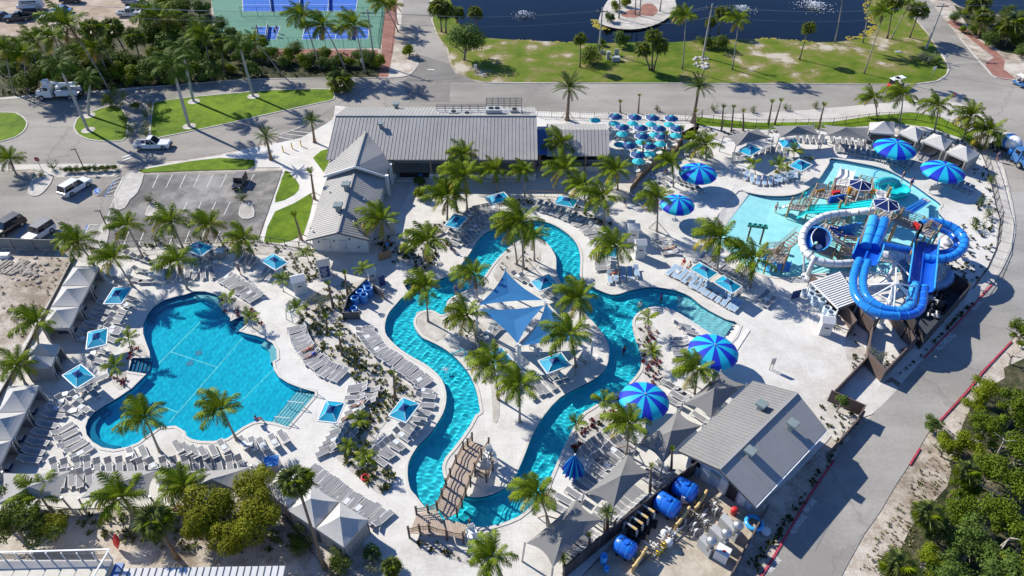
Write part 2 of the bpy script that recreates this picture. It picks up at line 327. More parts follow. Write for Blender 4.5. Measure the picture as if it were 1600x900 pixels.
pond_px = [(1478,-60),(1484,0),(1500,10),(1530,18),(1570,24),(1605,26),(1660,28),(1800,10),(1780,-60)]
leis = ground_pts(leisure_px); rout = ground_pts(river_out_px, 2); rinn = ground_pts(river_in_px, 2)
spl = ground_pts(splash_px, 2); lag = ground_pts(lagoon_px, 2); pond = ground_pts(pond_px)
leis = ground_pts(leisure_px, 1)

# ------------------------------------------------------------------ ground and paving sheets
Z_ROAD, Z_DECK, Z_BED, Z_LAWN = 0.03, 0.06, 0.09, 0.08
big = [(-420, 12), (420, 12), (900, 1500), (-900, 1500)]
island_lg = ground_pts([(935,32),(940,38),(955,43),(975,46),(1000,45),(1020,40),(1038,32),(1052,20),(1057,8),(1050,-6),(1030,-20),(990,-22),(960,-10),(945,8)], 2)
sheet('ground', big, 0.0, M_sand, [leis, rout, spl, lag, pond], kind='structure')
sheet('terrain', island_lg, 0.05, M_bed, kind='structure')
resort_px = [(118,402),(190,384),(300,376),(400,373),(405,376),(424,320),(443,266),(437,262),(330,263),(232,266),(225,262),(285,253),(345,243),(400,231),(470,216),(520,188),(524,165),(560,170),(840,176),(880,179),(1090,184),(1180,190),(1300,196),(1400,186),(1440,190),(1500,212),(1535,245),(1550,290),(1555,330),(1558,350),(1556,385),(1545,420),(1515,470),(1470,520),(1430,560),(1378,600),(1345,640),(1337,655),(1310,668),(1292,690),(1240,745),(1172,800),(1075,735),(1000,800),(905,905),(640,920),(600,876),(575,868),(560,830),(490,790),(440,790),(405,745),(300,790),(-40,800),(-60,700)]
resort = ground_pts(resort_px)
sheet('plaza', resort, Z_DECK, M_deck, [leis, rout, spl], kind='structure')
sheet('island', rinn, Z_DECK, M_deck, kind='structure')

def sheet_px(name, px, z, m, sub=1, holes=(), **k):
    k.setdefault('kind', 'structure')
    return sheet(name, ground_pts(px, sub), z, m, holes, **k)
# main road, cross roads, loop drive and parking
road_main = [(-260,165),(0,155),(62,150),(175,142),(240,136),(325,129),(400,124),(500,123),(597,122),(625,121),(641,117),(650,106),(655,98),(650,84),(640,68),(626,48),(628,20),(634,-60),(668,-60),(671,0),(674,32),(682,57),(697,77),(702,100),(712,115),(735,125),(755,129),(800,130),(1000,130),(1200,131),(1400,132),(1432,131),(1464,127),(1479,117),(1482,103),(1470,83),(1450,52),(1425,22),(1408,-40),(1440,-40),(1452,0),(1475,30),(1500,60),(1525,90),(1545,112),(1556,121),(1572,126),(1600,128),(1760,132),(1800,420),(1640,480),(1600,508),(1580,532),(1532,582),(1510,610),(1467,657),(1450,677),(1435,702),(1420,727),(1400,757),(1375,800),(1350,835),(1320,890),(1290,950),(1150,960),(1176,912),(1200,882),(1262,775),(1300,721),(1375,635),(1450,552),(1500,500),(1532,461),(1545,450),(1564,420),(1577,392),(1584,365),(1583,335),(1576,300),(1567,262),(1560,230),(1552,205),(1537,182),(1520,170),(1500,163),(1475,159),(1425,159),(1340,166),(1275,172),(1200,177),(1090,180),(880,176),(840,173),(700,176),(560,176),(524,170),(518,186),(470,213),(400,228),(345,240),(285,250),(200,257),(187,257),(120,256),(42,258),(0,262),(-300,280)]
sheet_px('road', road_main, Z_ROAD, M_road)
lane_px = [(1760,300),(1800,420),(1640,480),(1600,508),(1580,532),(1532,582),(1510,610),(1467,657),(1450,677),(1435,702),(1420,727),(1400,757),(1375,800),(1350,835),(1320,890),(1290,950),(1150,960),(1176,912),(1200,882),(1262,775),(1300,721),(1375,635),(1450,552),(1500,500),(1532,461),(1545,450),(1564,420),(1577,392),(1584,365),(1583,335),(1576,300)]
sheet_px('lane', lane_px, Z_ROAD + 0.012, M_lane)
sheet_px('apron', [(1378,600),(1345,640),(1337,656),(1362,648),(1378,634),(1404,607),(1394,598)], Z_ROAD + 0.024, M_side)
sheet_px('road_patch', [(628,128),(704,128),(702,160),(640,160)], Z_ROAD + 0.012, mat('fresh asphalt patch', (0.215, 0.20, 0.18), 0.9, 0.12, 0.6, 0.2))
sheet_px('road_patch', [(650,84),(702,100),(712,115),(745,128),(630,128),(645,116),(655,100)], Z_ROAD + 0.024, mat('side road asphalt', (0.195, 0.185, 0.17), 0.9, 0.15, 0.3, 0.2))
for q in ([(1262,803),(1271,775),(1311,792),(1273,861),(1254,852)], [(1300,790),(1311,792),(1273,861),(1268,857)]):
    sheet_px('road_patch', q, Z_ROAD + (0.024 if len(q) == 5 else 0.03), mat('grey road patch', (0.25, 0.245, 0.24), 0.9, 0.1, 0.6, 0.2))
car_park = [(-200,268),(-100,262),(45,268),(60,277),(90,277),(178,276),(184,262),(205,266),(232,272),(440,266),(402,376),(300,379),(190,387),(120,390),(0,376),(-200,372)]
sheet_px('parking_lot', car_park, Z_ROAD + 0.03, M_road)
sheet_px('parking_lot', [(226,274),(370,272),(441,267),(403,375),(300,379),(192,386),(150,388),(184,330),(205,312),(215,300)], Z_ROAD + 0.042, M_asph)
sheet_px('parking_lot', [(150,308),(176,286),(186,275),(192,276),(180,306),(178,308)], Z_ROAD + 0.036, M_asph)
sheet_px('drop_off_bay', [(430,221),(455,205),(500,193),(520,190),(520,198),(498,210),(470,219),(436,228)], Z_ROAD + 0.012, M_asph)
sheet_px('pavement', [(-300,268),(0,258),(45,257),(120,256),(187,257),(184,264),(178,276),(90,277),(60,272),(48,265),(-300,280)], Z_ROAD + 0.012, M_side)
sheet_px('pavement', [(524,168),(560,172),(840,173),(1090,180),(1200,176),(1275,171),(1340,165),(1425,157),(1480,157),(1520,168),(1545,192),(1555,210),(1568,265),(1577,300),(1584,340),(1582,372),(1565,418),(1534,459),(1500,500),(1450,552),(1408,600),(1390,588),(1430,556),(1470,516),(1515,466),(1545,415),(1556,380),(1558,350),(1550,290),(1535,250),(1500,214),(1440,192),(1400,188),(1300,198),(1180,192),(1090,188),(880,184),(840,180),(560,176)], Z_ROAD + 0.016, M_side)
sheet_px('pavement', [(-200,150),(0,153),(62,147),(175,140),(240,134),(240,137),(175,143),(62,151),(0,156),(-200,162)], Z_ROAD + 0.02, M_side)
# lawns
lawn = dict(kind='structure')
lawns = [
 ([(240,160),(300,152),(390,144),(430,141),(475,140),(515,140),(522,147),(521,156),(500,161),(450,172),(400,183),(362,192),(300,205),(255,214),(236,216),(236,190)], 2),
 ([(116,200),(119,190),(127,181),(150,173),(172,166),(190,170),(200,190),(198,210),(192,220),(162,221),(138,218),(122,210)], 2),
 ([(-120,170),(0,176),(25,177),(40,187),(42,197),(32,210),(0,222),(-120,245)], 2),
 ([(200,270),(240,262),(300,252),(345,247),(397,250),(399,260),(385,265),(300,267),(225,270)], 1),
 ([(489,247),(502,236),(517,232),(516,250),(506,270),(500,262)], 1),
 ([(446,267),(456,275),(468,290),(460,305),(430,317),(436,294)], 2),
 ([(486,302),(489,315),(484,338),(474,368),(452,378),(414,384),(412,380),(418,355),(430,331),(460,318)], 1),
 ([(1085,183),(1180,192),(1300,191),(1365,181),(1425,176),(1470,184),(1510,204),(1538,232),(1532,236),(1500,216),(1450,199),(1400,193),(1310,201),(1180,203),(1088,196)], 1)]
for q, s_ in lawns: sheet_px('lawn', q, Z_LAWN, M_grass, s_)
bank = [(676,32),(684,55),(700,76),(706,100),(716,113),(738,124),(760,128),(900,129),(1200,130),(1400,131),(1430,130),(1462,126),(1478,116),(1480,103),(1468,83),(1448,52),(1422,22),(1400,-40),(1378,-40),(1362,0),(1358,15),(1366,30),(1372,42),(1366,50),(1352,59),(1335,62),(1305,66),(1270,66),(1235,63),(1200,61),(1100,63),(1050,66),(1000,66),(925,68),(875,66),(800,62),(755,59),(730,50),(712,30),(704,0),(702,-60),(680,-60)]
sheet_px('bank', bank, 0.02, M_bank)
# tree belts and planting beds
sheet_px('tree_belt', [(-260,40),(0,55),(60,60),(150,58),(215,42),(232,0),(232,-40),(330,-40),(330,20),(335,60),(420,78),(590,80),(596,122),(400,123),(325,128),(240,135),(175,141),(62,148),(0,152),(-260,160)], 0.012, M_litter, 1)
sheet_px('dirt_lot', [(-300,-80),(232,-60),(232,0),(215,42),(150,58),(60,60),(0,55),(-300,45)], 0.012, M_lot)
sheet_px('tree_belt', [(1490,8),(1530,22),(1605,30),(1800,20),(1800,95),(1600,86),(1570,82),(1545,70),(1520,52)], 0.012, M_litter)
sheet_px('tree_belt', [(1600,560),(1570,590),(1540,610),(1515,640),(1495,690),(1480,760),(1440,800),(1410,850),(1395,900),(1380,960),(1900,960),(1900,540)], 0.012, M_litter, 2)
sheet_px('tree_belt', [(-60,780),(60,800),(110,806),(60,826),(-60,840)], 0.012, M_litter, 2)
beds = [
 [(466,512),(470,480),(486,462),(520,446),(560,441),(580,430),(590,436),(560,465),(542,500),(552,520),(578,550),(612,582),(650,612),(640,630),(604,660),(586,690),(598,718),(620,748),(600,770),(588,770),(560,746),(524,714),(540,690),(555,660),(575,640),(590,612),(560,598),(530,578),(502,560),(486,536)],
 [(190,387),(300,380),(400,377),(480,388),(492,398),(480,402),(400,398),(300,396),(200,402),(150,412),(118,404)],
 [(446,404),(480,400),(500,396),(516,412),(520,425),(500,432),(478,444),(452,440),(440,420)],
 [(610,395),(660,350),(700,352),(742,330),(800,312),(860,312),(900,322),(945,345),(958,352),(950,358),(905,337),(870,324),(800,322),(750,328),(712,345),(690,372),(684,400),(672,425),(645,418)],
 [(1085,198),(1180,204),(1310,202),(1400,195),(1450,201),(1500,218),(1535,240),(1552,300),(1556,350),(1548,385),(1535,420),(1518,450),(1480,440),(1470,400),(1490,360),(1510,345),(1535,300),(1510,250),(1440,212),(1340,200),(1250,204),(1140,214),(1095,222),(1060,215)],
 [(950,180),(1080,186),(1085,215),(1060,225),(1045,220),(1080,200),(1078,190),(940,186)],
 [(1320,540),(1330,505),(1350,545),(1356,560),(1370,566),(1390,562),(1420,535),(1424,540),(1376,590),(1350,572),(1330,582)],
 [(1270,640),(1300,618),(1318,640),(1345,652),(1310,690),(1295,676)],
 [(985,300),(1010,270),(1050,240),(1060,246),(1020,280),(992,308),(980,312)],
 [(988,515),(1010,505),(1030,520),(1020,545),(1040,575),(1036,600),(1010,600),(1003,560)],
 [(925,655),(968,622),(985,655),(950,672),(925,700),(905,715),(888,705),(900,680)],
 [(650,490),(668,488),(690,500),(700,520),(678,535),(658,520)],
 [(700,495),(745,500),(800,560),(782,590),(780,650),(770,660),(768,610),(752,570),(720,540)],
 [(800,380),(830,378),(845,395),(836,420),(790,440),(770,430)],
 [(645,845),(690,850),(760,880),(756,890),(690,868),(650,858)],
 [(1190,285),(1225,258),(1262,240),(1270,252),(1245,275),(1215,290)],
 [(340,470),(362,465),(400,485),(410,512),(392,520),(380,495),(362,500)],
 [(210,540),(224,540),(230,556),(208,558),(196,580),(200,600),(186,610),(172,590),(180,560)]]
for q in beds: sheet_px('planting_bed', q, Z_BED, M_bed, 2)
sheet_px('pavement', [(616,286),(640,282),(640,300),(620,340),(606,380),(580,398),(480,402),(480,384),(576,380),(600,300)], Z_BED + 0.012, M_side)
sheet_px('plant_yard', [(1082,742),(1172,802),(1196,800),(1140,905),(900,925),(898,912)], Z_BED + 0.02, ground_mat('yard pavers', [(0.36, (0.36, 0.31, 0.24)), (0.5, (0.44, 0.385, 0.30)), (0.62, (0.52, 0.46, 0.37))], 0.2, 0.8, 4, joints=(0.9, 0.25, 0.12)))
sheet_px('red_path', [(595,20),(600,-60),(622,-60),(620,20),(617,60),(612,90),(606,122),(592,122),(596,85),(598,50)], 0.02, M_brick)
sheet_px('red_path', [(425,77),(590,78),(592,88),(520,92),(440,94),(420,84)], 0.024, M_brick)
sheet_px('red_path', [(1478,34),(1500,34),(1525,60),(1556,80),(1570,95),(1568,108),(1586,122),(1562,125),(1545,110),(1540,98),(1553,90),(1535,76),(1505,52)], 0.02, M_brick, 2)
sheet_px('red_path', [(970,25),(985,15),(1000,18),(1003,8),(1018,6),(1028,16),(1020,26),(1002,24),(992,28)], 0.062, M_brick, 2)
# courts
sheet_px('sports_court', [(318,-60),(334,20),(345,70),(425,76),(594,75),(602,14),(606,-60)], 0.03, M_court_g)
def court(q, nx, sub_line=True):
    sheet_px('sports_court', q, 0.045, M_court_b)
    a, b, c, d = [G(u, v) for u, v in q]; m = MB(); w = 0.09
    def ln(p, r):
        m.bar(Vector((p.x, p.y, 0.055)), Vector((r.x, r.y, 0.055)), w, 0.008)
    for p, r in ((a, b), (b, c), (c, d), (d, a)): ln(p, r)
    for k in range(1, nx): ln(a.lerp(b, k / nx), d.lerp(c, k / nx))
    for t in (0.36, 0.64): ln(a.lerp(d, t), b.lerp(c, t))
    m.build('court_line', M_white, kind='structure')
court([(401,42),(438,42),(431,62),(400,62)], 2); court([(476,42),(577,41),(575,61),(472,62)], 4)
court([(378,-10),(560,-10),(556,17),(380,18)], 4)
# car-park bays
def painted(px, w=0.11, m=M_line, z=0.012, name='road_marking'):
    mb = MB()
    for (a, b) in px:
        p, q = G(*a), G(*b); p.z = q.z = Z_ROAD + 0.046 + z
        mb.bar(p, q, w, 0.006)
    return mb.build(name, m, kind='structure')
bays = [((239 + 21.2 * k - 0.5, 294), (249 + 21.2 * k - 0.5, 273)) for k in range(0, 8)] + [((438,282),(442,268))]
bays += [((283 + 22.3 * k, 337), (293 + 22.3 * k, 316)) for k in range(-1, 4)]
bays += [((193 + 23.6 * k, 385), (202 + 23.6 * k, 362)) for k in range(0, 8)]
bays += [((98,308),(105,291)), ((33,355),(42,345)), ((152,388),(178,312))]
painted(bays)
painted([((126,308),(143,280)), ((90,371),(101,352)), ((163,308),(180,283)), ((130,368),(137,352)), ((27,373),(42,353))], 0.13, M_lineblue)
painted([((163,307),(178,306.5)), ((178,306.5),(193,276))] + [((166 + 3.4 * k, 303 - 6.5 * k), (182 + 2.6 * k, 297 - 6.5 * k)) for k in range(5)] + [((133,365),(140,352)),((140,352),(154,352)),((135,363),(149,357))], 0.14)
sheet_px('road_marking', [(147,303),(148,296),(157,295.5),(155,303)], Z_ROAD + 0.06, M_lineblue); sheet_px('road_marking', [(111,365),(113,358),(121,357.5),(119,364.5)], Z_ROAD + 0.06, M_lineblue)
# wheelchair figure painted on the blue square
def wheelchair(u, v):
    o = G(u, v); z = Z_ROAD + 0.068; m = MB()
    m.tube([o + Vector((0.28 * math.cos(a), 0.05 + 0.36 * math.sin(a) - 0.1, z)) for a in [k * 0.5 + 2.4 for k in range(10)]], 0.05, 4)
    m.bar(o + Vector((-0.05, 0.5, z)), o + Vector((-0.02, 0.05, z)), 0.1, 0.02); m.bar(o + Vector((-0.02, 0.05, z)), o + Vector((0.3, 0.05, z)), 0.1, 0.02)
    m.bar(o + Vector((0.3, 0.05, z)), o + Vector((0.42, -0.35, z)), 0.1, 0.02); m.lathe((o.x - 0.05, o.y + 0.62, z), [(0.1, 0), (0.0, 0.012)], 8)
    m.build('road_marking', M_line, kind='structure')
wheelchair(151.5, 300.5); wheelchair(116.5, 362)
painted([((433,213),(478,196)),((436,215),(475,222)),((446,210),(483,214)),((455,205),(490,209))], 0.18)
painted([((191,247),(208,241.5)),((191,252),(205,247)),((668,109),(679,109.5))], 0.4, M_line)
painted([((210,146),(243,145)),((215,149),(240,150))], 0.2, M_line)
# red fire-lane kerbs and kerb stones
def kerb(px, m=M_kerb, w=0.22, h=0.13, z=0.0, name='kerb', sub=2):
    pts = ground_pts(px, sub, closed=False); mb = MB(); hw = w / 2
    vs = []
    for i, p in enumerate(pts):
        d = (pts[min(i + 1, len(pts) - 1)] - pts[max(i - 1, 0)]).normalized(); nn = Vector((-d.y, d.x, 0))
        vs += [p + nn * hw + Vector((0, 0, z)), p + nn * hw + Vector((0, 0, z + h)), p - nn * hw + Vector((0, 0, z + h)), p - nn * hw + Vector((0, 0, z))]
    fs = [(4 * i + a, 4 * i + b, 4 * i + 4 + b, 4 * i + 4 + a) for i in range(len(pts) - 1) for a, b in ((0, 1), (1, 2), (2, 3))]
    mb.add(vs, fs); o = mb.build(name, m, kind='structure'); fix_up(o.data); return o
kerb([(1549,446),(1535,461),(1502,499),(1452,551),(1443,560)], M_redkerb, 0.18); kerb([(1303,720),(1265,775),(1202,882),(1180,912)], M_redkerb, 0.2)
kerb([(1580,534),(1534,583),(1512,611),(1468,658)], M_redkerb, 0.18); kerb([(1437,701),(1421,727)], M_redkerb, 0.18)
for q in lawns[:3]: kerb(q[0] + q[0][:1], M_kerb, 0.25, 0.12, 0.0)
kerb([(755,129),(800,130.5),(1000,130.5),(1200,131.5),(1400,132.5),(1432,131.5),(1464,127),(1479,117),(1482,103),(1470,83)], M_kerb, 0.25)
kerb([(597,122),(625,121),(641,117),(650,106)], M_kerb, 0.25); kerb([(240,136),(325,129),(400,124),(500,123),(597,122)], M_kerb, 0.25)
kerb([(1500,60),(1525,90),(1545,112),(1556,121),(1600,128)], M_kerb, 0.25)
kerb([(1567,262),(1576,300),(1583,335),(1584,365),(1577,392),(1564,420),(1549,444)], M_kerb, 0.3)
# car-park islands
for q in ([(45,303),(50,285),(62,275),(82,278),(72,296),(60,306),(50,306)], [(183,328),(180,306),(196,278),(205,270),(224,273),(214,302),(203,312),(194,326)], [(228,337),(236,318),(246,320),(242,338)], [(374,335),(380,318),(394,322),(396,340),(380,342)], [(150,375),(160,352),(170,350),(165,385),(152,388)]):
    sheet_px('planting_bed', q, 0.13, M_bed, 2); kerb(q + q[:1], M_kerb, 0.25, 0.14, 0.02)

# ------------------------------------------------------------------ pools
M_pool_leis = ground_mat('leisure pool plaster', [(0.36, (0.008, 0.57, 0.80)), (0.6, (0.012, 0.66, 0.88))], 0.15, 1.2, 6, bump=0.05)
M_pool_riv = ground_mat('river plaster', [(0.36, (0.018, 0.60, 0.74)), (0.5, (0.026, 0.68, 0.82)), (0.62, (0.045, 0.74, 0.87))], 0.2, 1.3, 6, bump=0.05)
M_pool_spl = ground_mat('splash pool plaster', [(0.36, (0.27, 0.63, 0.66)), (0.6, (0.36, 0.72, 0.74))], 0.12, 0.9, 5, bump=0.05)
M_pool_pale = ground_mat('pale pool step', [(0.36, (0.24, 0.68, 0.74)), (0.6, (0.30, 0.74, 0.79))], 0.2, 1.3, 6)
M_tile = mat('blue waterline tile', (0.010, 0.07, 0.20), 0.25, 0.2, 6.0)
M_ledge = ground_mat('pool bench plaster', [(0.36, (0.006, 0.22, 0.40)), (0.6, (0.010, 0.27, 0.46))], 0.2, 1.2, 6)
W_leis = glass_water('leisure pool water', (0.92, 0.98, 0.99))
W_riv = glass_water('river water', (0.94, 0.985, 0.99))
W_spl = water_mat('splash pool water', (0.93, 0.98, 0.98), 2.2, 0.2, 0.05)
def pool(name, outer, depth, floor_m, water_m, inner=None, wall_m=None, tile=True):
    wl_ = -0.10
    sheet('pool_floor', outer, -depth, floor_m, [inner] if inner else (), kind='structure')
    for loop in ([outer, inner] if inner else [outer]):
        strip_between('pool_wall', loop, loop, -depth, -0.28, wall_m or floor_m, kind='structure')
        strip_between('pool_wall', loop, loop, -0.28, 0.0, M_tile if tile else floor_m, kind='structure')
        d = 0.32 if loop is outer else -0.32
        o2 = offset_loop(loop, d)
        m = MB(); n = len(loop); zc = 0.115
        vs = [(p[0], p[1], 0.0) for p in loop] + [(p[0], p[1], zc) for p in loop] + [(p[0], p[1], zc) for p in o2] + [(p[0], p[1], 0.05) for p in o2]
        m.add(vs, [(i + n * a, (i + 1) % n + n * a, (i + 1) % n + n * a + n, i + n * a + n) for i in range(n) for a in (0, 1, 2)])
        c = m.build('pool_coping', M_coping, kind='structure'); fix_up(c.data)
    return sheet('pool_water', outer, wl_, water_m, [inner] if inner else (), kind='structure')
M_coping = mat('coping stone', (0.58, 0.55, 0.50), 0.8, 0.06, 1.5)
leis_w = pool('leisure', leis, 1.15, M_pool_leis, W_leis)
riv_w = pool('river', rout, 0.95, M_pool_riv, W_riv, inner=rinn)
def in_poly(p, q):
    c = False; j = len(q) - 1
    for i in range(len(q)):
        if (q[i][1] > p[1]) != (q[j][1] > p[1]) and p[0] < (q[j][0] - q[i][0]) * (p[1] - q[i][1]) / (q[j][1] - q[i][1]) + q[i][0]: c = not c
        j = i
    return c
def rippled_water(o, outer, inner, res, amps, seed):
    # the flat sheet becomes a finely waved surface, so the sun is really focused on the pool floor
    rr = random.Random(seed); W = []
    for lam, a in amps:
        for k in range(8): t = rr.uniform(0, 6.28); L = lam * rr.uniform(.8, 1.25); W.append((math.cos(t) * 6.283 / L, math.sin(t) * 6.283 / L, rr.uniform(0, 6.28), a))
    xs = [p[0] for p in outer]; ys = [p[1] for p in outer]; x0, y0 = min(xs), min(ys); B = 8; nx, ny = int((max(xs) - x0) / res) + 2, int((max(ys) - y0) / res) + 2; keep = set()
    for bx in range(0, nx, B):
        for by in range(0, ny, B):
            hit = False
            for ex in (0, .5, 1):
                for ey in (0, .5, 1):
                    p = (x0 + (bx + ex * B) * res, y0 + (by + ey * B) * res)
                    if in_poly(p, outer) and not (inner and in_poly(p, inner)): hit = True
            if hit: keep.add((bx, by))
    idx = {}; vs = []; fs = []
    def vid(i, j):
        if (i, j) not in idx:
            x, y = x0 + i * res, y0 + j * res; idx[(i, j)] = len(vs); vs.append((x, y, -.1 + sum(a * math.sin(kx * x + ky * y + ph) for kx, ky, ph, a in W)))
        return idx[(i, j)]
    for bx, by in keep:
        for i in range(bx, bx + B):
            for j in range(by, by + B): fs.append((vid(i, j), vid(i + 1, j), vid(i + 1, j + 1), vid(i, j + 1)))
    me = bpy.data.meshes.new('pool_water'); me.from_pydata(vs, [], fs); me.polygons.foreach_set('use_smooth', [True] * len(fs)); me.materials.append(o.data.materials[0]); o.data = me
    o.cycles.is_caustics_caster = o.data.materials[0] is not W_spl
spl_w = pool('splash', spl, 0.45, M_pool_spl, W_spl)
# beach entry of the lazy river and of the splash pool: the floor rises to the deck
def ramp(q, z0, z1, m, name='pool_floor'):
    a, b, c, d = [G(u, v) for u, v in q]; a.z = b.z = z0; c.z = d.z = z1
    mb = MB(); mb.face(a, b, c, d); mb.build(name, m, kind='structure')
ramp([(1058,440),(1060,500),(1142,552),(1170,505)], -0.90, -0.08, M_pool_pale)
ramp([(1124,538),(1148,502),(1172,517),(1144,560)], -0.125, 0.13, M_deck, 'plaza'); ramp([(1124,366),(1170,303),(1148,288),(1098,388)], -0.125, 0.13, M_deck, 'plaza')
ramp([(1165,452),(1210,300),(1151,290),(1090,380)], -0.44, -0.06, M_pool_spl)
# benches, steps and lane lines of the leisure pool
def bench(px, width, z, m, name='pool_bench', flip=1, sub=2):
    pts = ground_pts(px, sub, closed=False); inn = []
    for i, p in enumerate(pts):
        d = (pts[min(i + 1, len(pts) - 1)] - pts[max(i - 1, 0)]).normalized(); inn.append(p + Vector((-d.y, d.x, 0)) * width * flip)
    mb = MB(); n = len(pts)
    vs = [(p.x, p.y, z) for p in pts] + [(p.x, p.y, z) for p in inn] + [(p.x, p.y, -1.2) for p in inn]
    mb.add(vs, [(i + n * a, i + 1 + n * a, i + 1 + n * a + n, i + n * a + n) for i in range(n - 1) for a in (0, 1)])
    o = mb.build(name, m, kind='structure'); fix_up(o.data)
bench([(228,500),(232,490),(240,480),(255,470),(275,464),(290,461),(304,458)], 0.8, -0.45, M_ledge, flip=-1)
bench([(304,457),(320,457),(336,461),(348,469),(356,479)], 0.8, -0.42, M_pool_pale, flip=-1)
bench([(165,634),(147,646),(138,657),(134,669),(136,681),(145,692),(160,701),(180,704)], 0.8, -0.45, M_ledge, flip=1)
bench([(433,562),(432,548),(426,537),(414,530)], 0.8, -0.40, M_pool_pale, flip=1)
def pool_steps(a, b, dirv, n, tread, m_, z0=-0.14, dz=0.17):
    A, B = G(*a), G(*b); D = (G(*dirv) - G(*a)); ax = (B - A).normalized(); D = (D - ax * D.dot(ax)).normalized()
    mb = MB()
    for k in range(n):
        z = z0 - dz * k; p, q = A + D * tread * k, B + D * tread * k; r, s_ = B + D * tread * (k + 1), A + D * tread * (k + 1)
        for c in (p, q, r, s_): c.z = z
        mb.face(p, q, r, s_); r2, s2 = r.copy(), s_.copy(); r2.z = s2.z = -1.2; mb.face(s_, r, r2, s2)
    mb.build('pool_step', m_, kind='structure')
    nm = MB()
    for k in range(n):
        z = z0 - dz * k + 0.006; p, q = A + D * tread * (k + 0.93), B + D * tread * (k + 0.93); p.z = q.z = z; nm.bar(p, q, 0.07, 0.012)
    nm.build('step_nosing', M_tile, kind='structure')
pool_steps((492,616), (450,668), (480,606), 6, 0.42, M_pool_pale, -0.13, 0.15)
pool_steps((207,560), (201,581), (235,566), 5, 0.40, M_ledge); pool_steps((389,505), (379,493), (372,512), 5, 0.36, M_ledge)
pool_steps((632,447), (655,438), (642,460), 5, 0.36, M_ledge)
lm = MB()
for a, b in (((366,455),(250,572)),((384,528),(266,664)),((434,576),(368,640)),((267,553),(342,578)),((250,637),(280,648))):
    p, q = G(*a, -1.13), G(*b, -1.13); lm.bar(p, q, 0.14, 0.01)
lm.build('lane_line', mat('pale lane tile', (0.06, 0.80, 0.90), 0.4, 0.1), kind='structure')
for u, v in ((312,555),(298,571)):
    p = G(u, v, -1.12); mb = MB(); mb.box(p, (0.7, 0.7, 0.03), 0.6); mb.build('drain_grate', mat('drain grate', (0.004, 0.27, 0.42), 0.5, 0.1), kind='structure')
rippled_water(riv_w, rout, rinn, 0.1, ((0.55, 0.0036), (1.1, 0.007)), 4); rippled_water(leis_w, leis, None, 0.12, ((0.6, 0.0010), (1.4, 0.0024)), 5); rippled_water(spl_w, spl, None, 0.14, ((0.6, 0.0022), (1.3, 0.005)), 6)
sun_d.cycles.is_caustics_light = True
for o_ in COL.objects:
    if o_.name.startswith(('pool_floor', 'pool_wall', 'pool_bench', 'pool_step', 'step_nosing', 'lane_line', 'drain_grate')): o_.cycles.is_caustics_receiver = True
# lagoon and pond
for loop in (lag, pond):
    sheet('lake_bed', loop, -1.4, M_mud, kind='structure'); strip_between('lake_bank', loop, loop, -1.4, 0.02, M_mud, kind='structure')
    sheet('lake_water', loop, -0.35, M_lagoon, kind='structure')
strip_between('seawall', island_lg, island_lg, -1.4, 0.05, mat('sea wall timber', (0.05, 0.045, 0.04), 0.8, 0.3), kind='structure')
def weed_strip(px, width):
    pts = ground_pts(px, 4, closed=False); mb = MB(); rr = random.Random(3)
    for p in pts:
        for k in range(10):
            c = p + Vector((rr.uniform(-1, 1) * 1.2, rr.uniform(-0.6, 1) * width, 0)); r = rr.uniform(0.15, 0.5)
            mb.lathe((c.x, c.y, -0.36), [(r, 0), (r * 0.7, 0.05), (0.02, 0.08)], 6)
    mb.build('shore_weed', M_weed, kind='stuff')
weed_strip([(815,63),(850,65),(880,66),(910,68)], 1.2); weed_strip([(1090,63),(1150,61),(1200,61)], 0.8); weed_strip([(1200,60),(1235,62),(1270,65)], 1.2)
weed_strip([(1335,61),(1352,57),(1364,48),(1370,40),(1362,26),(1356,10),(1360,-2)], 2.2); weed_strip([(932,30),(936,38),(946,43)], 0.7)
# ------------------------------------------------------------------ palms
def leaf_mat(name, c, var=0.3, tr=0.25, rough=0.6):
    return mat(name, c, rough, var, 0.9, trans=tr, spec=0.12)
M_frond = leaf_mat('coconut frond', (0.14, 0.20, 0.010)); M_frond_y = leaf_mat('yellowing frond', (0.36, 0.30, 0.03)); M_frond_n = leaf_mat('young frond', (0.185, 0.25, 0.010))
M_frond_d = leaf_mat('dry frond', (0.20, 0.13, 0.06)); M_frond_r = leaf_mat('royal frond', (0.085, 0.145, 0.012)); M_frond_s = leaf_mat('sabal leaf', (0.21, 0.25, 0.075), .3, .42); M_frond_t = leaf_mat('date frond', (0.115, 0.16, 0.035))
M_trunk = mat('grey palm trunk', (0.30, 0.27, 0.23), 0.85, 0.2, 2.5, 0.4); M_trunk_b = mat('brown palm trunk', (0.20, 0.145, 0.10), 0.9, 0.25, 3.0, 0.6)
M_trunk_r = mat('royal trunk', (0.38, 0.37, 0.35), 0.8, 0.12, 1.5, 0.2); M_shaft = mat('green crownshaft', (0.14, 0.20, 0.05), 0.5, 0.15)
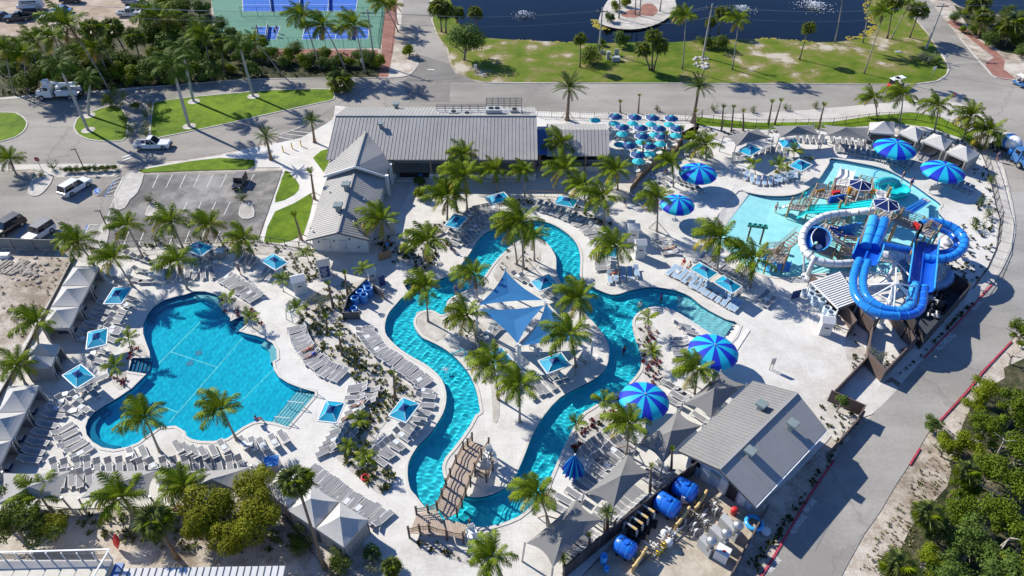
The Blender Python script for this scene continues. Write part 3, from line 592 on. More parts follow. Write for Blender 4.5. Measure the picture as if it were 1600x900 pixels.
def feather(L, droop, rise, leaf, n, material, stiff=0.4, seed=0, wind=0.0):
    # a feather frond along +x: rises by `rise` (radians) and bends down by `droop` in all
    rr = random.Random(seed); m = MB(); pts = []; a = rise; p = Vector((0, 0, 0)); st = L / 12
    for i in range(13):
        pts.append(p.copy()); t = i / 12
        p = p + Vector((math.cos(a), wind * t * t, math.sin(a))).normalized() * st; a -= droop / 12 * (0.5 + t)
    m.tube(pts, [0.045 * (1 - i / 13) + 0.008 for i in range(13)], 3, cap=False)
    for k in range(n):
        t = 0.13 + 0.87 * (k + 0.5) / n; x = t * 12; i = min(int(x), 11); c = pts[i].lerp(pts[i + 1], x - i); d = (pts[i + 1] - pts[i]).normalized()
        side = d.cross(Vector((0, 0, 1))).normalized() if abs(d.z) < 0.97 else Vector((0, 1, 0)); upv = side.cross(d)
        ll = leaf * (0.35 + 0.9 * math.sin(math.pi * min(1, (t * 0.86 + 0.1)))) * rr.uniform(0.85, 1.1)
        for s_ in (-1, 1):
            o = d * rr.uniform(0.5, 0.75) + side * s_ * 0.75 + upv * (0.28 if stiff > 0.5 else rr.uniform(-0.45, 0.12)); o.normalize()
            w = 0.024 + 0.024 * leaf; q = c + o * ll * 0.55; e = c + o * ll + Vector((0, wind * 0.3, -ll * (0.42 * (1 - stiff))))
            m.add([c - d * w, c + d * w, q + d * w * 0.9, q - d * w * 0.9, e], [(0, 1, 2, 3), (3, 2, 4)])
    return m.mesh('frond', material)
def fan_leaf(stalk, rad, material, seed=0, droop=0.5, roll=0.0):
    # a fan leaf: stalk and radiating blades, rolled about the stalk
    rr = random.Random(seed); m = MB(); e = Vector((stalk, 0, stalk * 0.12)); m.bar((0, 0, 0), e, 0.05); RM = Matrix.Rotation(roll, 3, 'X')
    n = 15
    for k in range(n):
        a = (k / (n - 1) - 0.5) * 4.2; o = Vector((math.cos(a) * 0.75 + 0.3, math.sin(a), 0.1 * math.cos(3 * a))).normalized(); sd = RM @ (Vector((-o.y, o.x, 0)) * rad * 0.062); o = RM @ o
        q = e + o * rad * 0.6 + Vector((0, 0, 0.02)); t = e + o * rad * rr.uniform(0.9, 1.1) + Vector((0, 0, -droop * rad * rr.uniform(0.5, 1)))
        m.add([e, q - sd, t, q + sd], [(0, 1, 2), (0, 2, 3)])
    return m.mesh('frond', material)
FR = {
 'coco_up': [feather(3.0, 0.7, 1.15, 0.78, 30, M_frond_n, 0.25, 1, 0.15), feather(2.9, 0.9, 0.95, 0.78, 30, M_frond, 0.2, 2, 0.3)],
 'coco_mid': [feather(3.3, 1.2, 0.65, 0.85, 32, M_frond, 0.1, 3, 0.25), feather(3.3, 1.4, 0.45, 0.85, 32, M_frond, 0.1, 4, -0.1), feather(3.2, 1.3, 0.55, 0.8, 32, M_frond_n, 0.1, 5, 0.3)],
 'coco_low': [feather(3.2, 1.35, 0.1, 0.8, 30, M_frond, 0.0, 6, 0.2), feather(3.1, 1.3, 0.05, 0.8, 28, M_frond_y, 0.0, 7, 0.1), feather(3.0, 0.9, -0.5, 0.7, 26, M_frond_y, 0.0, 8), feather(2.6, 0.6, -0.9, 0.6, 24, M_frond_d, 0.0, 9)],
 'royal': [feather(3.6, 1.5, 0.95, 0.85, 36, M_frond_r, 0.1, 11, 0.1), feather(3.7, 1.6, 0.5, 0.9, 36, M_frond_r, 0.0, 12), feather(3.5, 1.3, 0.05, 0.85, 36, M_frond_r, 0.0, 13, 0.2)],
 'date': [feather(3.0, 0.5, 1.1, 0.42, 30, M_frond_t, 0.8, 14), feather(3.2, 0.8, 0.6, 0.42, 30, M_frond_t, 0.8, 15), feather(3.1, 0.8, 0.1, 0.42, 30, M_frond_t, 0.7, 16)],
 'young': [feather(1.7, 0.9, 1.05, 0.48, 18, M_frond_n, 0.5, 17), feather(1.7, 1.2, 0.65, 0.5, 18, M_frond_n, 0.4, 18), feather(1.6, 1.0, 0.4, 0.45, 18, M_frond, 0.3, 19)],
 'sabal': [fan_leaf(0.75, 0.85, M_frond_s, 20, .5, .7), fan_leaf(0.8, 0.9, M_frond_s, 21, 0.7, -.8), fan_leaf(0.7, 0.8, M_frond_n, 22, 0.4, .2)]}
def crown_frames(kind, rr):
    # (mesh, azimuth, extra tilt, scale) of every frond of a crown
    out = []
    if kind == 'coco':
        n1, n2, n3 = 5 + rr.randrange(2), 8 + rr.randrange(3), 6 + rr.randrange(3)
        out += [(FR['coco_up'][k % 2], k * 2 * math.pi / n1 + rr.uniform(-.3, .3), rr.uniform(-.1, .15), rr.uniform(.85, 1)) for k in range(n1)]
        out += [(FR['coco_mid'][rr.randrange(3)], k * 2 * math.pi / n2 + rr.uniform(-.3, .3), rr.uniform(-.3, .25), rr.uniform(.8, 1.12)) for k in range(n2)]
        low = FR['coco_low']; out += [(low[rr.choice((0, 0, 0, 1, 1, 2, 3))], k * 2 * math.pi / n3 + rr.uniform(-.4, .4), rr.uniform(-.2, .1), rr.uniform(.85, 1)) for k in range(n3)]
        # the sea wind combs part of the crown round to the lee side
        out = [(m, a - 0.5 * math.sin(a - 2.9), t, s_ * (1.0 + 0.14 * math.cos(a - 2.9))) for m, a, t, s_ in out]
    elif kind == 'royal':
        out += [(FR['royal'][k % 3], k * 2.399 + rr.uniform(-.2, .2), rr.uniform(-.15, .15), rr.uniform(.9, 1.05)) for k in range(16)]
    elif kind == 'date':
        out += [(FR['date'][0 if k < 10 else (1 if k < 21 else 2)], k * 2.399 + rr.uniform(-.15, .15), rr.uniform(-.1, .15), rr.uniform(.9, 1.05)) for k in range(32)]
    elif kind == 'young':
        out += [(FR['young'][k % 3], k * 2.399 + rr.uniform(-.3, .3), rr.uniform(-.15, .2), rr.uniform(.85, 1.15)) for k in range(9)]
    elif kind == 'sabal':
        out += [(FR['sabal'][k % 3], k * 2.399, math.asin(max(-0.75, min(1, 1 - 1.7 * (k + .5) / 26))) * 0.9 + rr.uniform(-.1, .1), rr.uniform(.85, 1.1)) for k in range(26)]
    elif kind == 'bare':
        out += [(FR['young'][0], k * 2.399, 0.25, 0.5) for k in range(7)]
    return out
def joined_crown(kind, seed):
    rr = random.Random(seed); V = []; F = []; mi = []; ms = []
    for me, a, t, s_ in crown_frames(kind, rr):
        M = Matrix.Rotation(a, 4, 'Z') @ Matrix.Rotation(-t, 4, 'Y') @ Matrix.Scale(s_, 4); n = len(V)
        if me.materials[0] not in ms: ms.append(me.materials[0])
        V += [tuple(M @ v.co) for v in me.vertices]; F += [tuple(i + n for i in p.vertices) for p in me.polygons]; mi += [ms.index(me.materials[0])] * len(me.polygons)
    out = bpy.data.meshes.new('crown'); out.from_pydata(V, [], F)
    for m_ in ms: out.materials.append(m_)
    out.polygons.foreach_set('material_index', mi); out.update(); return out
JC = {k: [joined_crown(k, s_) for s_ in range(3)] for k in ('coco', 'sabal', 'date', 'royal', 'young', 'bare')}
SPAN = {'coco': 2.35, 'royal': 3.0, 'date': 2.75, 'young': 1.4, 'sabal': 1.35, 'bare': 0.8}
KIND_NAME = {'coco': ('coconut_palm', 'coconut palms'), 'royal': ('royal_palm', 'royal palms on the drive lawns'), 'date': ('date_palm', 'date palms'), 'young': ('young_palm', 'small palms in the planting beds'), 'sabal': ('fan_palm', 'fan palms'), 'bare': ('planted_palm', 'newly planted palm trunks')}
MSTRAP = M_wood
def palm(kind, base, crown, r_px, label, joined=None, props=0):
    rr = random.Random(int(base[0] * 31 + base[1] * 17))
    b = G(*base); z = max(0.8, height_at(b, crown[1])); c = G(crown[0], crown[1], z)
    if (c - b).xy.length > 0.75 * z: c = Vector((lerp(b.x, c.x, .75), b.y, z))
    depth = (c - Vector((0, 0, CAM_H))).dot(_f); rad = r_px * depth / FPX; s_ = rad / SPAN[kind]
    s_ *= rr.uniform(.92, 1.14)
    if kind not in ('bare',): c.z -= 0.12 * rad
    z = c.z
    root = empty(KIND_NAME[kind][0], b, 0, label, 'palm tree', KIND_NAME[kind][1])
    tr = {'coco': 0.13, 'royal': 0.22, 'date': 0.30, 'young': 0.07, 'sabal': 0.15, 'bare': 0.20}[kind]; tr *= min(1.15, max(0.7, s_ ** 0.5))
    top = c - b; pts = []; bend = Vector((-top.y, top.x, 0)) * rr.uniform(-.05, .05)
    for i in range(8):
        t = i / 7; q = Vector((top.x * t ** 1.25, top.y * t ** 1.25, top.z * t)) + bend * math.sin(math.pi * t); pts.append(q)
    rads = [tr * (1.55 - 0.55 * min(1, t * 5)) * (1 - 0.3 * t) for t in [i / 7 for i in range(8)]]
    if kind == 'royal': rads = [tr * (1.1 + 0.25 * math.sin(math.pi * t)) * (1 - 0.3 * t) for t in [i / 7 for i in range(8)]]
    if kind == 'bare': rads = [tr * (1 - 0.45 * t) for t in [i / 7 for i in range(8)]]
    m = MB(); m.tube(pts, rads, 8); m.build('trunk', {'royal': M_trunk_r, 'date': M_trunk_b, 'bare': M_trunk_b, 'sabal': M_trunk_b}.get(kind, M_trunk), root, True)
    if kind == 'royal':
        m = MB(); m.tube([pts[-1] - Vector((0, 0, 0.2)), pts[-1] + Vector((0, 0, 0.9))], [tr * .8, tr * .45], 8); m.build('crownshaft', M_shaft, root, True); top = top + Vector((0, 0, 0.8))
    if joined is None: joined = r_px < 16
    if joined or kind == 'bare':
        o = link('crown', JC[kind][rr.randrange(3)], root, top, (0, 0, rr.uniform(-.5, .5) if kind == 'coco' else rr.uniform(0, 6.28)), s_)
    else:
        for me, a, t, k in crown_frames(kind, rr):
            link('frond', me, root, top, Euler((0, -t, a), 'XYZ'), k * s_)
    if props:
        m = MB()
        for k in range(3):
            a = k * 2.094 + 0.4; m.bar((math.cos(a) * 1.3, math.sin(a) * 1.3, 0.03), (top.x * .3, top.y * .3, z * 0.32), 0.09)
        m.build('support_prop', M_wood, root)
    if kind == 'royal' or props == 2:
        sheet('mulch_ring', [(math.cos(k * .52) * 1.15, math.sin(k * .52) * 1.15) for k in range(12)], Z_LAWN + 0.02, M_bed, parent=root)
    return root
C_, Y_, S_, D_, B_, RY = 'coco', 'young', 'sabal', 'date', 'bare', 'royal'
palms = [
 (RY,(138,204),(93,104),29,'tall royal palm leaning over the utility truck from the tip of the middle lawn'),
 (RY,(139,181),(140,128),20,'shorter royal palm behind the tallest one on the middle lawn'),
 (RY,(296,198),(270,106),30,'royal palm near the lower edge of the long drive lawn'),
 (RY,(303,159),(285,80),26,'royal palm at the upper left of the long drive lawn'),
 (RY,(396,151),(375,73),25,'royal palm at the upper middle of the long drive lawn'),
 (C_,(24,148),(6,72),22,'coconut palm at the frame edge beside the drive'),
 (C_,(45,145),(37,82),20,'slim coconut palm next to the edge palm beside the drive'),
 (C_,(108,128),(84,56),25,'coconut palm with long dark fronds in front of the dirt lot'),
 (C_,(170,140),(106,36),27,'tallest coconut palm leaning over the parked dark cars'),
 (C_,(176,126),(147,72),22,'coconut palm in the thick of the roadside belt'),
 (C_,(58,110),(52,58),20,'coconut palm below the parked pickup in the dirt lot'),
 (S_,(190,125),(143,44),18,'fan palm nearest the dirt lot in the belt'),(S_,(197,85),(176,45),16,'fan palm with a curved trunk beside the dirt lot'),(S_,(222,105),(210,58),17,'fan palm to the side of the shrub clearing in the belt'),
 (C_,(275,65),(247,26),30,'coconut palm towering beside the parked white pickups'),
 (C_,(501,110),(472,22),25,'coconut palm overlapping the lower blue courts, nearest their left end'),(C_,(540,110),(505,37),23,'coconut palm in the middle of three before the courts'),(C_,(571,115),(554,36),27,'coconut palm with hanging fronds before the corner of the courts'),
 (C_,(440,118),(398,62),17,'coconut palm in the bushes below the left court'),(S_,(352,118),(345,66),16,'fan palm among bushes beside the court fence'),(C_,(330,112),(318,52),20,'coconut palm in the bushes left of the courts'),
 (S_,(545,142),(532,126),20,'bushy fan palm at the end of the long drive lawn'),
 (C_,(622,50),(598,3),16,'palm along the red path, nearest the courts'),(C_,(621,38),(616,6),15,'palm along the red path, just behind its neighbour'),
 (S_,(690,50),(686,10),15,'fan palm at the lagoon corner beside the side road'),(S_,(697,52),(697,16),14,'second fan palm of the pair by the side road'),(S_,(714,36),(715,19),10,'small fan palm behind the round tree at the lagoon'),(S_,(745,44),(742,19),11,'fan palm standing against the lagoon water'),
 (D_,(492,223),(487,188),15,'young date palm beside the drop off bay'),(D_,(424,250),(415,212),20,'young date palm at the corner of the driveway crossing'),
 (D_,(886,188),(890,135),27,'date palm behind the right end of the long roof'),(D_,(1082,192),(1093,133),26,'date palm at the corner of the dining terrace'),
 (S_,(906,105),(907,60),10,'slim fan palm on the bank beside the sprawling bush'),(S_,(1015,110),(1004,76),12,'lowest palm of the trio on the bank'),(S_,(1018,110),(1021,56),12,'tallest palm of the trio on the bank'),(S_,(1021,111),(1032,71),13,'palm leaning right in the trio on the bank'),
 (C_,(1066,108),(1072,22),17,'tall windswept palm on the bank left of the utility pole'),(C_,(1144,109),(1155,28),17,'tall windswept palm on the bank right of the round bush'),
 (S_,(1122,53),(1130,20),11,'fan palm at the water edge behind the round bush'),(S_,(1110,50),(1110,34),9,'small fan palm beside the utility pole'),(S_,(1249,93),(1264,43),10,'small leaning fan palm alone on the bank'),
 (C_,(992,23),(996,-60),18,'tallest trunk on the lagoon island with its crown out of frame'),(C_,(999,25),(1006,-50),18,'curved trunk on the lagoon island next to the tallest'),(C_,(1031,18),(1040,-55),18,'trunk near the far end of the lagoon island'),(C_,(967,29),(968,-60),18,'trunk at the near end of the lagoon island'),
 (C_,(1304,67),(1320,-22),17,'tall bare trunk at the water edge whose crown is out of frame'),(C_,(1348,67),(1362,-18),17,'tall bare trunk at the lagoon corner with its crown out of frame'),
 (C_,(1350,115),(1382,18),15,'tall leaning palm nearest the road on the patchy bank'),(S_,(1386,60),(1396,2),13,'upright palm of the pair by the lagoon corner'),(C_,(1393,60),(1423,3),15,'curved palm of the pair by the lagoon corner'),(S_,(1421,59),(1437,16),12,'dark palm beside the upper road'),
 (S_,(1515,41),(1530,3),14,'palm over the red path near the small pond'),(S_,(1527,60),(1537,24),14,'second palm behind the red path'),(S_,(1570,72),(1582,38),19,'shaggy fan palm right of the red path'),
 (C_,(1370,182),(1366,150),19,'yellow tinged coconut palm by the north fence'),(C_,(1405,194),(1412,146),25,'coconut palm leaning over the grass strip by the white cabana'),(C_,(1459,208),(1468,163),23,'coconut palm with hanging yellow fronds by the north fence'),(C_,(1503,221),(1519,178),25,'coconut palm behind the round cornered fence'),(C_,(1537,232),(1547,203),25,'coconut palm at the fence corner beside the concrete truck'),
 (B_,(1127,205),(1130,170),7,'tufted planted trunk nearest the dining terrace date palm'),(B_,(1142,207),(1146,170),7,'slim planted trunk second along the north bed'),(B_,(1161,205),(1161,176),7,'planted trunk third along the north bed'),(B_,(1200,195),(1206,162),7,'planted trunk left of the leaning pair in the north bed'),(B_,(1210,195),(1220,160),7,'leaning planted trunk in the north bed'),(B_,(1278,202),(1287,167),8,'planted trunk between two grey sails'),(B_,(997,177),(999,152),6,'bare trunk behind the dining terrace'),(B_,(969,176),(969,162),6,'short trunk behind the dining terrace fence'),(B_,(1085,207),(1087,176),6,'trunk leaning by the terrace corner'),(B_,(1065,230),(1066,203),8,'trunk between the navy umbrellas and the sand bed'),
 (B_,(1003,258),(1005,228),8,'planted trunk at the front corner of the dining terrace'),(B_,(1038,238),(1041,212),8,'planted trunk where the tan screen meets the terrace'),
 (C_,(25,272),(15,246),20,'coconut palm beside the stop sign'),
 (C_,(147,415),(121,376),28,'coconut palm above the first cabana roof'),(C_,(225,405),(197,350),28,'coconut palm over the parking fence, first of four',),(C_,(286,388),(267,345),26,'coconut palm over the parking fence, second of four'),(C_,(350,385),(328,350),26,'coconut palm over the parking fence, third of four'),(C_,(400,405),(381,371),27,'coconut palm over the parking fence, last of four'),(C_,(207,447),(178,402),25,'coconut palm over the loungers beside the top cabana'),(C_,(293,452),(277,406),27,'coconut palm at the head of the leisure pool'),
 (B_,(492,312),(486,272),11,'staked trunk on the walk beside the wing roof'),(B_,(472,376),(461,340),10,'staked trunk beside the long lawn and wing'),
 (Y_,(487,420),(478,396),15,'small palm below the wing gable'),(Y_,(443,456),(441,437),14,'small palm beside the white storage box'),(Y_,(575,440),(567,420),15,'small palm by the folded blue stack'),(B_,(521,482),(513,446),9,'thick planted trunk in the long bed near the tubes'),(B_,(544,464),(539,430),9,'planted trunk in the bed behind the tube rack'),
 (Y_,(472,502),(464,480),15,'small palm at the head of the long planted bed'),(B_,(511,520),(510,498),8,'trunk half hidden by bed shrubs'),(B_,(535,556),(530,526),9,'trunk in the middle of the long planted bed'),(B_,(618,625),(615,586),10,'tapering bare trunk behind the aqua umbrella'),
 (Y_,(565,672),(562,655),15,'small palm between loungers and bed'),(Y_,(545,712),(543,697),15,'small palm at the lower end of the long bed'),(Y_,(572,734),(571,714),17,'spreading small palm at the foot of the long bed'),
 (C_,(602,386),(597,341),27,'coconut palm against the wing roof'),(C_,(669,416),(668,374),30,'coconut palm in front of the wing, beside the bench'),(C_,(730,282),(726,238),22,'coconut palm overlapping the middle of the long roof'),(C_,(730,329),(727,272),30,'large coconut palm before the porch steps'),(C_,(699,344),(700,307),27,'coconut palm left of the aqua umbrella by the river bend'),(C_,(714,330),(711,296),24,'coconut palm filling the clump before the porch'),(C_,(777,300),(775,263),24,'coconut palm before the middle of the porch'),(C_,(820,308),(820,265),20,'coconut palm before the right end of the porch'),
 (C_,(669,503),(665,446),29,'coconut palm on the river peninsula'),(C_,(746,470),(741,426),28,'coconut palm leaning over the river beside the blue sails'),(C_,(747,535),(730,490),30,'coconut palm left of the middle blue sail'),(C_,(779,625),(771,564),33,'coconut palm in front of the lower blue sail'),(C_,(812,660),(812,599),33,'coconut palm on the lower lobe of the island'),
 (C_,(885,303),(882,262),26,'coconut palm before the blue roofed porch'),(C_,(883,262),(879,221),22,'coconut palm overlapping the right gable roof'),(C_,(915,333),(912,288),25,'coconut palm above the curved lounger row'),(C_,(965,297),(965,264),24,'coconut palm with yellow fronds at the patio corner'),(C_,(944,352),(944,306),26,'yellowing coconut palm below the tan screen'),(C_,(1052,293),(1050,252),20,'coconut palm among loungers left of the highest striped umbrella'),(C_,(1103,251),(1104,224),25,'coconut palm behind the highest striped umbrella'),(C_,(1026,362),(1028,306),25,'coconut palm in front of the smaller striped umbrella'),(C_,(1120,423),(1127,370),30,'coconut palm between splash pool and aqua umbrellas'),(C_,(1172,449),(1178,402),30,'coconut palm by the splash pool steps'),(C_,(967,433),(963,383),28,'coconut palm over the half hidden aqua umbrella'),
 (C_,(818,420),(814,342),33,'largest coconut palm on the river arch'),(C_,(835,408),(834,366),22,'coconut palm beside the largest one on the river arch'),(C_,(808,414),(800,355),24,'coconut palm behind the largest one on the river arch'),
 (Y_,(1180,273),(1177,255),15,'small palm beside the lounger block by the splash pool'),(Y_,(1218,275),(1216,258),13,'small palm in the bed between aqua umbrellas'),(Y_,(1240,252),(1241,236),13,'bright small palm between two aqua umbrellas'),
 (C_,(906,508),(907,462),31,'coconut palm between the blue sails and the river'),(C_,(900,574),(891,520),32,'coconut palm over the right blue sail'),(Y_,(1012,519),(1013,497),15,'small palm on the right bank tip of the river'),(Y_,(1018,569),(1019,549),16,'small palm among the red leaved plants'),(C_,(1085,616),(1091,574),33,'coconut palm in front of the big striped umbrella and grey sail'),(C_,(978,711),(985,660),32,'coconut palm in front of the lowest striped umbrella'),(Y_,(944,646),(943,625),19,'young palm at the river edge by the striped umbrella'),(Y_,(900,682),(900,662),15,'young palm lower down the river edge'),
 (C_,(62,546),(57,500),31,'coconut palm leaning against the cabana row'),(C_,(40,600),(27,568),29,'coconut palm at the frame edge by the middle cabanas'),(Y_,(205,550),(200,528),18,'small palm beside the leisure pool steps'),(Y_,(186,596),(178,571),18,'small palm below the leisure pool steps'),(C_,(250,706),(226,650),31,'coconut palm leaning over the leisure pool, left of the pair'),(C_,(370,688),(345,638),29,'coconut palm leaning over the leisure pool, right of the pair'),(Y_,(360,486),(357,466),14,'small palm at the top rim of the leisure pool'),(Y_,(395,513),(390,496),15,'small palm by the red flowers at the leisure pool'),
 (C_,(82,802),(62,774),34,'coconut palm by the grey sails at the lower frame corner'),(C_,(210,808),(190,774),34,'coconut palm before the middle grey sail at the bottom'),(C_,(290,792),(287,756),30,'coconut palm beside the mounded green trees'),(S_,(277,872),(241,814),29,'shaggy fan palm with a slanting trunk above the white roof'),
 (S_,(507,888),(463,750),27,'very tall fan palm rising in front of the twin tents'),(S_,(614,900),(612,885),16,'low fan palm at the bottom edge beside the walk'),(C_,(790,915),(770,868),31,'yellow tipped coconut palm cut by the bottom edge'),(C_,(858,821),(840,768),30,'windswept coconut palm beside the river bridge'),
 (D_,(948,832),(949,800),13,'short palm between two grey sails'),(D_,(883,897),(880,872),11,'short palm at the lowest grey sail'),(B_,(1048,738),(1050,704),8,'shaggy trunk beside the pump yard fence, nearest the building'),(B_,(1015,772),(1017,730),8,'leaning shaggy trunk beside the pump yard fence'),(B_,(920,862),(921,838),8,'short trunk beside the pump yard fence'),
 (S_,(1447,838),(1450,803),24,'fan palm on the sandy verge beside the mangroves'),(S_,(1410,925),(1406,884),29,'fan palm at the bottom edge of the mangroves'),(S_,(1482,778),(1512,738),21,'fan palm leaning out of the mangroves'),
]
for p in palms: palm(*p[:4], p[4], props=1 if p[1] in ((602,386),(669,416),(818,420),(1085,616),(978,711),(858,821),(747,535),(1026,362),(472,376),(492,312),(886,188),(1082,192),(900,574)) else 0)
# ------------------------------------------------------------------ broad-leaved trees and bushes
def leaf_cloud(seed, lobes, n, leaf, material, flat=0.75, inner=0.55):
    rr = random.Random(seed); m = MB(); L = []
    for k in range(lobes):
        a = rr.uniform(0, 6.28); d = rr.uniform(0.15, 0.75) if k else 0; r = (rr.uniform(0.3, 0.5) if lobes < 13 else rr.uniform(0.16, 0.38)) if k else (0.55 if lobes < 13 else .4)
        L.append((Vector((math.cos(a) * d, math.sin(a) * d, rr.uniform(-0.25, 0.5) * flat)), r))
    for i in range(n):
        c, r = L[rr.randrange(len(L))]
        v = Vector((rr.gauss(0, 1), rr.gauss(0, 1), rr.gauss(0.35, 1))).normalized(); q = c + Vector((v.x, v.y, v.z * flat)) * r * rr.uniform(inner, 1.12)
        nn = (v + Vector((rr.uniform(-.9, .9), rr.uniform(-.9, .9), rr.uniform(-.3, 1.0)))).normalized()
        x = nn.orthogonal().normalized(); x = Matrix.Rotation(rr.uniform(0, 6.28), 3, nn) @ x; y = nn.cross(x); s_ = leaf * rr.uniform(0.6, 1.3)
        m.add([q - x * s_, q - y * s_ * 0.5, q + x * s_, q + y * s_ * 0.5], [(0, 1, 2, 3)])
    return m.mesh('crown', material)
M_lf1 = leaf_mat('mangrove leaf', (0.105, 0.155, 0.010)); M_lf2 = leaf_mat('bright leaf', (0.17, 0.215, 0.010)); M_lf3 = leaf_mat('dark leaf', (0.09, 0.13, 0.016)); M_lf4 = leaf_mat('olive leaf', (0.20, 0.215, 0.012)); M_lf5 = leaf_mat('silver leaf', (0.20, 0.22, 0.15)); M_lf6 = leaf_mat('sea grape leaf', (0.10, 0.16, 0.03))
CR = {'mangrove': [leaf_cloud(1, 15, 4600, 0.045, M_lf1, .8, .3), leaf_cloud(2, 14, 4400, 0.045, M_lf2, .8, .3), leaf_cloud(3, 17, 4600, 0.05, M_lf6, .8, .3)],
      'dark': [leaf_cloud(4, 9, 2600, 0.06, M_lf3)], 'olive': [leaf_cloud(5, 10, 6500, 0.045, M_lf4, 0.8, .7), leaf_cloud(6, 10, 6500, 0.045, M_lf4, 0.8, .7)],
      'bright': [leaf_cloud(7, 7, 1500, 0.075, M_lf2), leaf_cloud(8, 7, 1500, 0.085, M_lf6)], 'silver': [leaf_cloud(9, 8, 900, 0.055, M_lf5, 0.9, 0.3)], 'sapling': [leaf_cloud(10, 8, 420, 0.075, M_lf3, 1.1, 0.2)], 'wide': [leaf_cloud(11, 10, 3600, 0.05, M_lf6, 0.8), leaf_cloud(12, 8, 2400, 0.06, M_lf1, 0.8)]}
M_bark = mat('grey bark', (0.20, 0.175, 0.145), 0.9, 0.25, 3.0, 0.5)
def tree(name, cat, kind, u, v, r_px, label, h=None, group=None, trunk=True, squash=1.0, var=None):
    # u, v: where the middle of the crown is seen
    rr = random.Random(int(u * 13 + v * 7)); zc = h if h is not None else None
    c0 = G(u, v, 0); depth = (c0 - Vector((0, 0, CAM_H))).dot(_f); rad = r_px * depth / FPX * 1.02
    zc = h if h is not None else rad * (0.8 if r_px > 30 or not trunk else 0.6)
    c = G(u, v, zc); b = Vector((c.x + rr.uniform(-.15, .15) * rad, c.y, 0))
    root = empty(name, b, 0, label, cat, group)
    if trunk:
        m = MB(); t = c - b; r0 = 0.05 + 0.05 * rad
        m.tube([(0, 0, 0), t * 0.45 + Vector((0.05, 0, 0)), t * 0.9], [r0, r0 * 0.75, r0 * 0.45], 7)
        for k in range(5):
            a = k * 1.256 + rr.uniform(-.4, .4); e = t * 0.8 + Vector((math.cos(a), math.sin(a), 0.15)) * rad * 0.75
            m.tube([t * rr.uniform(0.3, 0.55), t * 0.7 + (e - t * 0.8) * 0.5, e], [r0 * 0.5, r0 * 0.35, r0 * 0.12], 5)
        m.build('trunk', M_bark, root)
    ms = CR[kind]; me = ms[var if var is not None else rr.randrange(len(ms))]
    link('crown', me, root, c - b, (0, 0, rr.uniform(0, 6.28)), (rad, rad, rad * squash))
    return root
# mangrove wood at the lower right
mg = [(1598,520,30,1.5),(1545,615,32,2.0),(1590,640,40,2.6),(1540,670,38,2.4),(1595,705,42,3.2),(1525,640,22,1.2),(1550,735,44,3.0),(1600,765,44,3.2),(1510,760,34,2.2),(1475,700,26,1.4),(1460,665,18,1.0),(1500,800,38,2.4),(1560,805,46,3.0),(1605,840,44,3.2),(1470,835,30,1.8),(1520,850,42,2.6),(1445,875,30,1.8),(1490,895,40,2.4),(1560,890,46,3.0),(1595,905,40,3.0),(1505,690,30,1.6)]
M_dead = mat('bleached wood', (0.38, 0.34, 0.29), 0.9, 0.2, 3)
for u, v, h, lb in ((1545,770,3.6,'bleached dead branch in the middle of the wood'),(1570,700,4.0,'bleached dead branch near the frame edge'),(1480,690,2.0,'pale twisted branch at the top of the verge'),(1560,850,3.8,'bleached dead branch in the lower wood'),(1583,560,1.4,'grey twisted trunk under the bend tree')):
    p = G(u, v, h * .7); root = empty('dead_branch', (p.x, p.y, 0), 0, lb, 'branch'); q_ = random.Random(u); m = MB(); t_ = Vector((q_.uniform(-.6, .6), q_.uniform(-.6, .6), h)); m.tube([(0, 0, 0), t_ * .6, t_], [.14, .1, .06], 6)
    for k in range(7): e = t_ * q_.uniform(.55, 1); o_ = Vector((q_.uniform(-1, 1), q_.uniform(-1, 1), q_.uniform(0, .7))) * 1.5; m.tube([e, e + o_ * .5 + Vector((0, 0, .15)), e + o_], [.07, .05, .02], 5)
    m.build('branch', M_dead, root)
tx = ['at the frame edge where the red kerb begins','at the top of the wood','reaching the frame edge, upper','behind the first clump','filling the frame edge, middle','low at the top corner of the wood','in the heart of the wood','at the frame edge below the middle','facing the lane beside the fan palm','low scrub by the lane, lower','low scrub by the lane, upper','above the sandy verge','dense in the lower wood','at the frame edge, lower','beside the verge fan palm','in the lower middle of the wood','by the bottom fan palm','at the bottom edge, left','at the bottom edge, middle','at the bottom corner','thin and pale by the bend']
for (u, v, r, h), t in zip(mg, tx): tree('mangrove_tree', 'tree', 'mangrove', u, v, r, 'leafy mangrove ' + t, h, 'mangroves beside the lane')
for (u, v, r, h, t) in [(8,770,26,2.4,'dark spreading tree at the frame edge by the bottom sails'),(15,815,36,3.0,'dark tree cut by the frame edge above the white roof'),(70,830,30,1.8,'dark low tree in front of the bottom sails')]: tree('dark_tree', 'tree', 'dark', u, v, r, t, h, 'dark trees at the bottom corner')
tree('bush', 'bush', 'olive', 88, 815, 20, 'olive topped bush beside the slanting shaded sand', 2.0)
for (u, v, r, h, t) in [(330,792,44,3.0,'olive rounded tree, largest of the mounded group'),(395,775,36,3.2,'olive rounded tree nearest the towel box'),(312,822,30,2.2,'olive rounded tree low at the front'),(400,810,40,3.0,'olive rounded tree overlapping the twin tents side'),(365,838,36,2.4,'olive rounded tree at the bottom of the mounded group'),(408,745,20,2.6,'olive rounded tree, smallest, against the sail')]: tree('rounded_tree', 'tree', 'olive', u, v, r, t, h, 'mounded olive trees at the bottom')
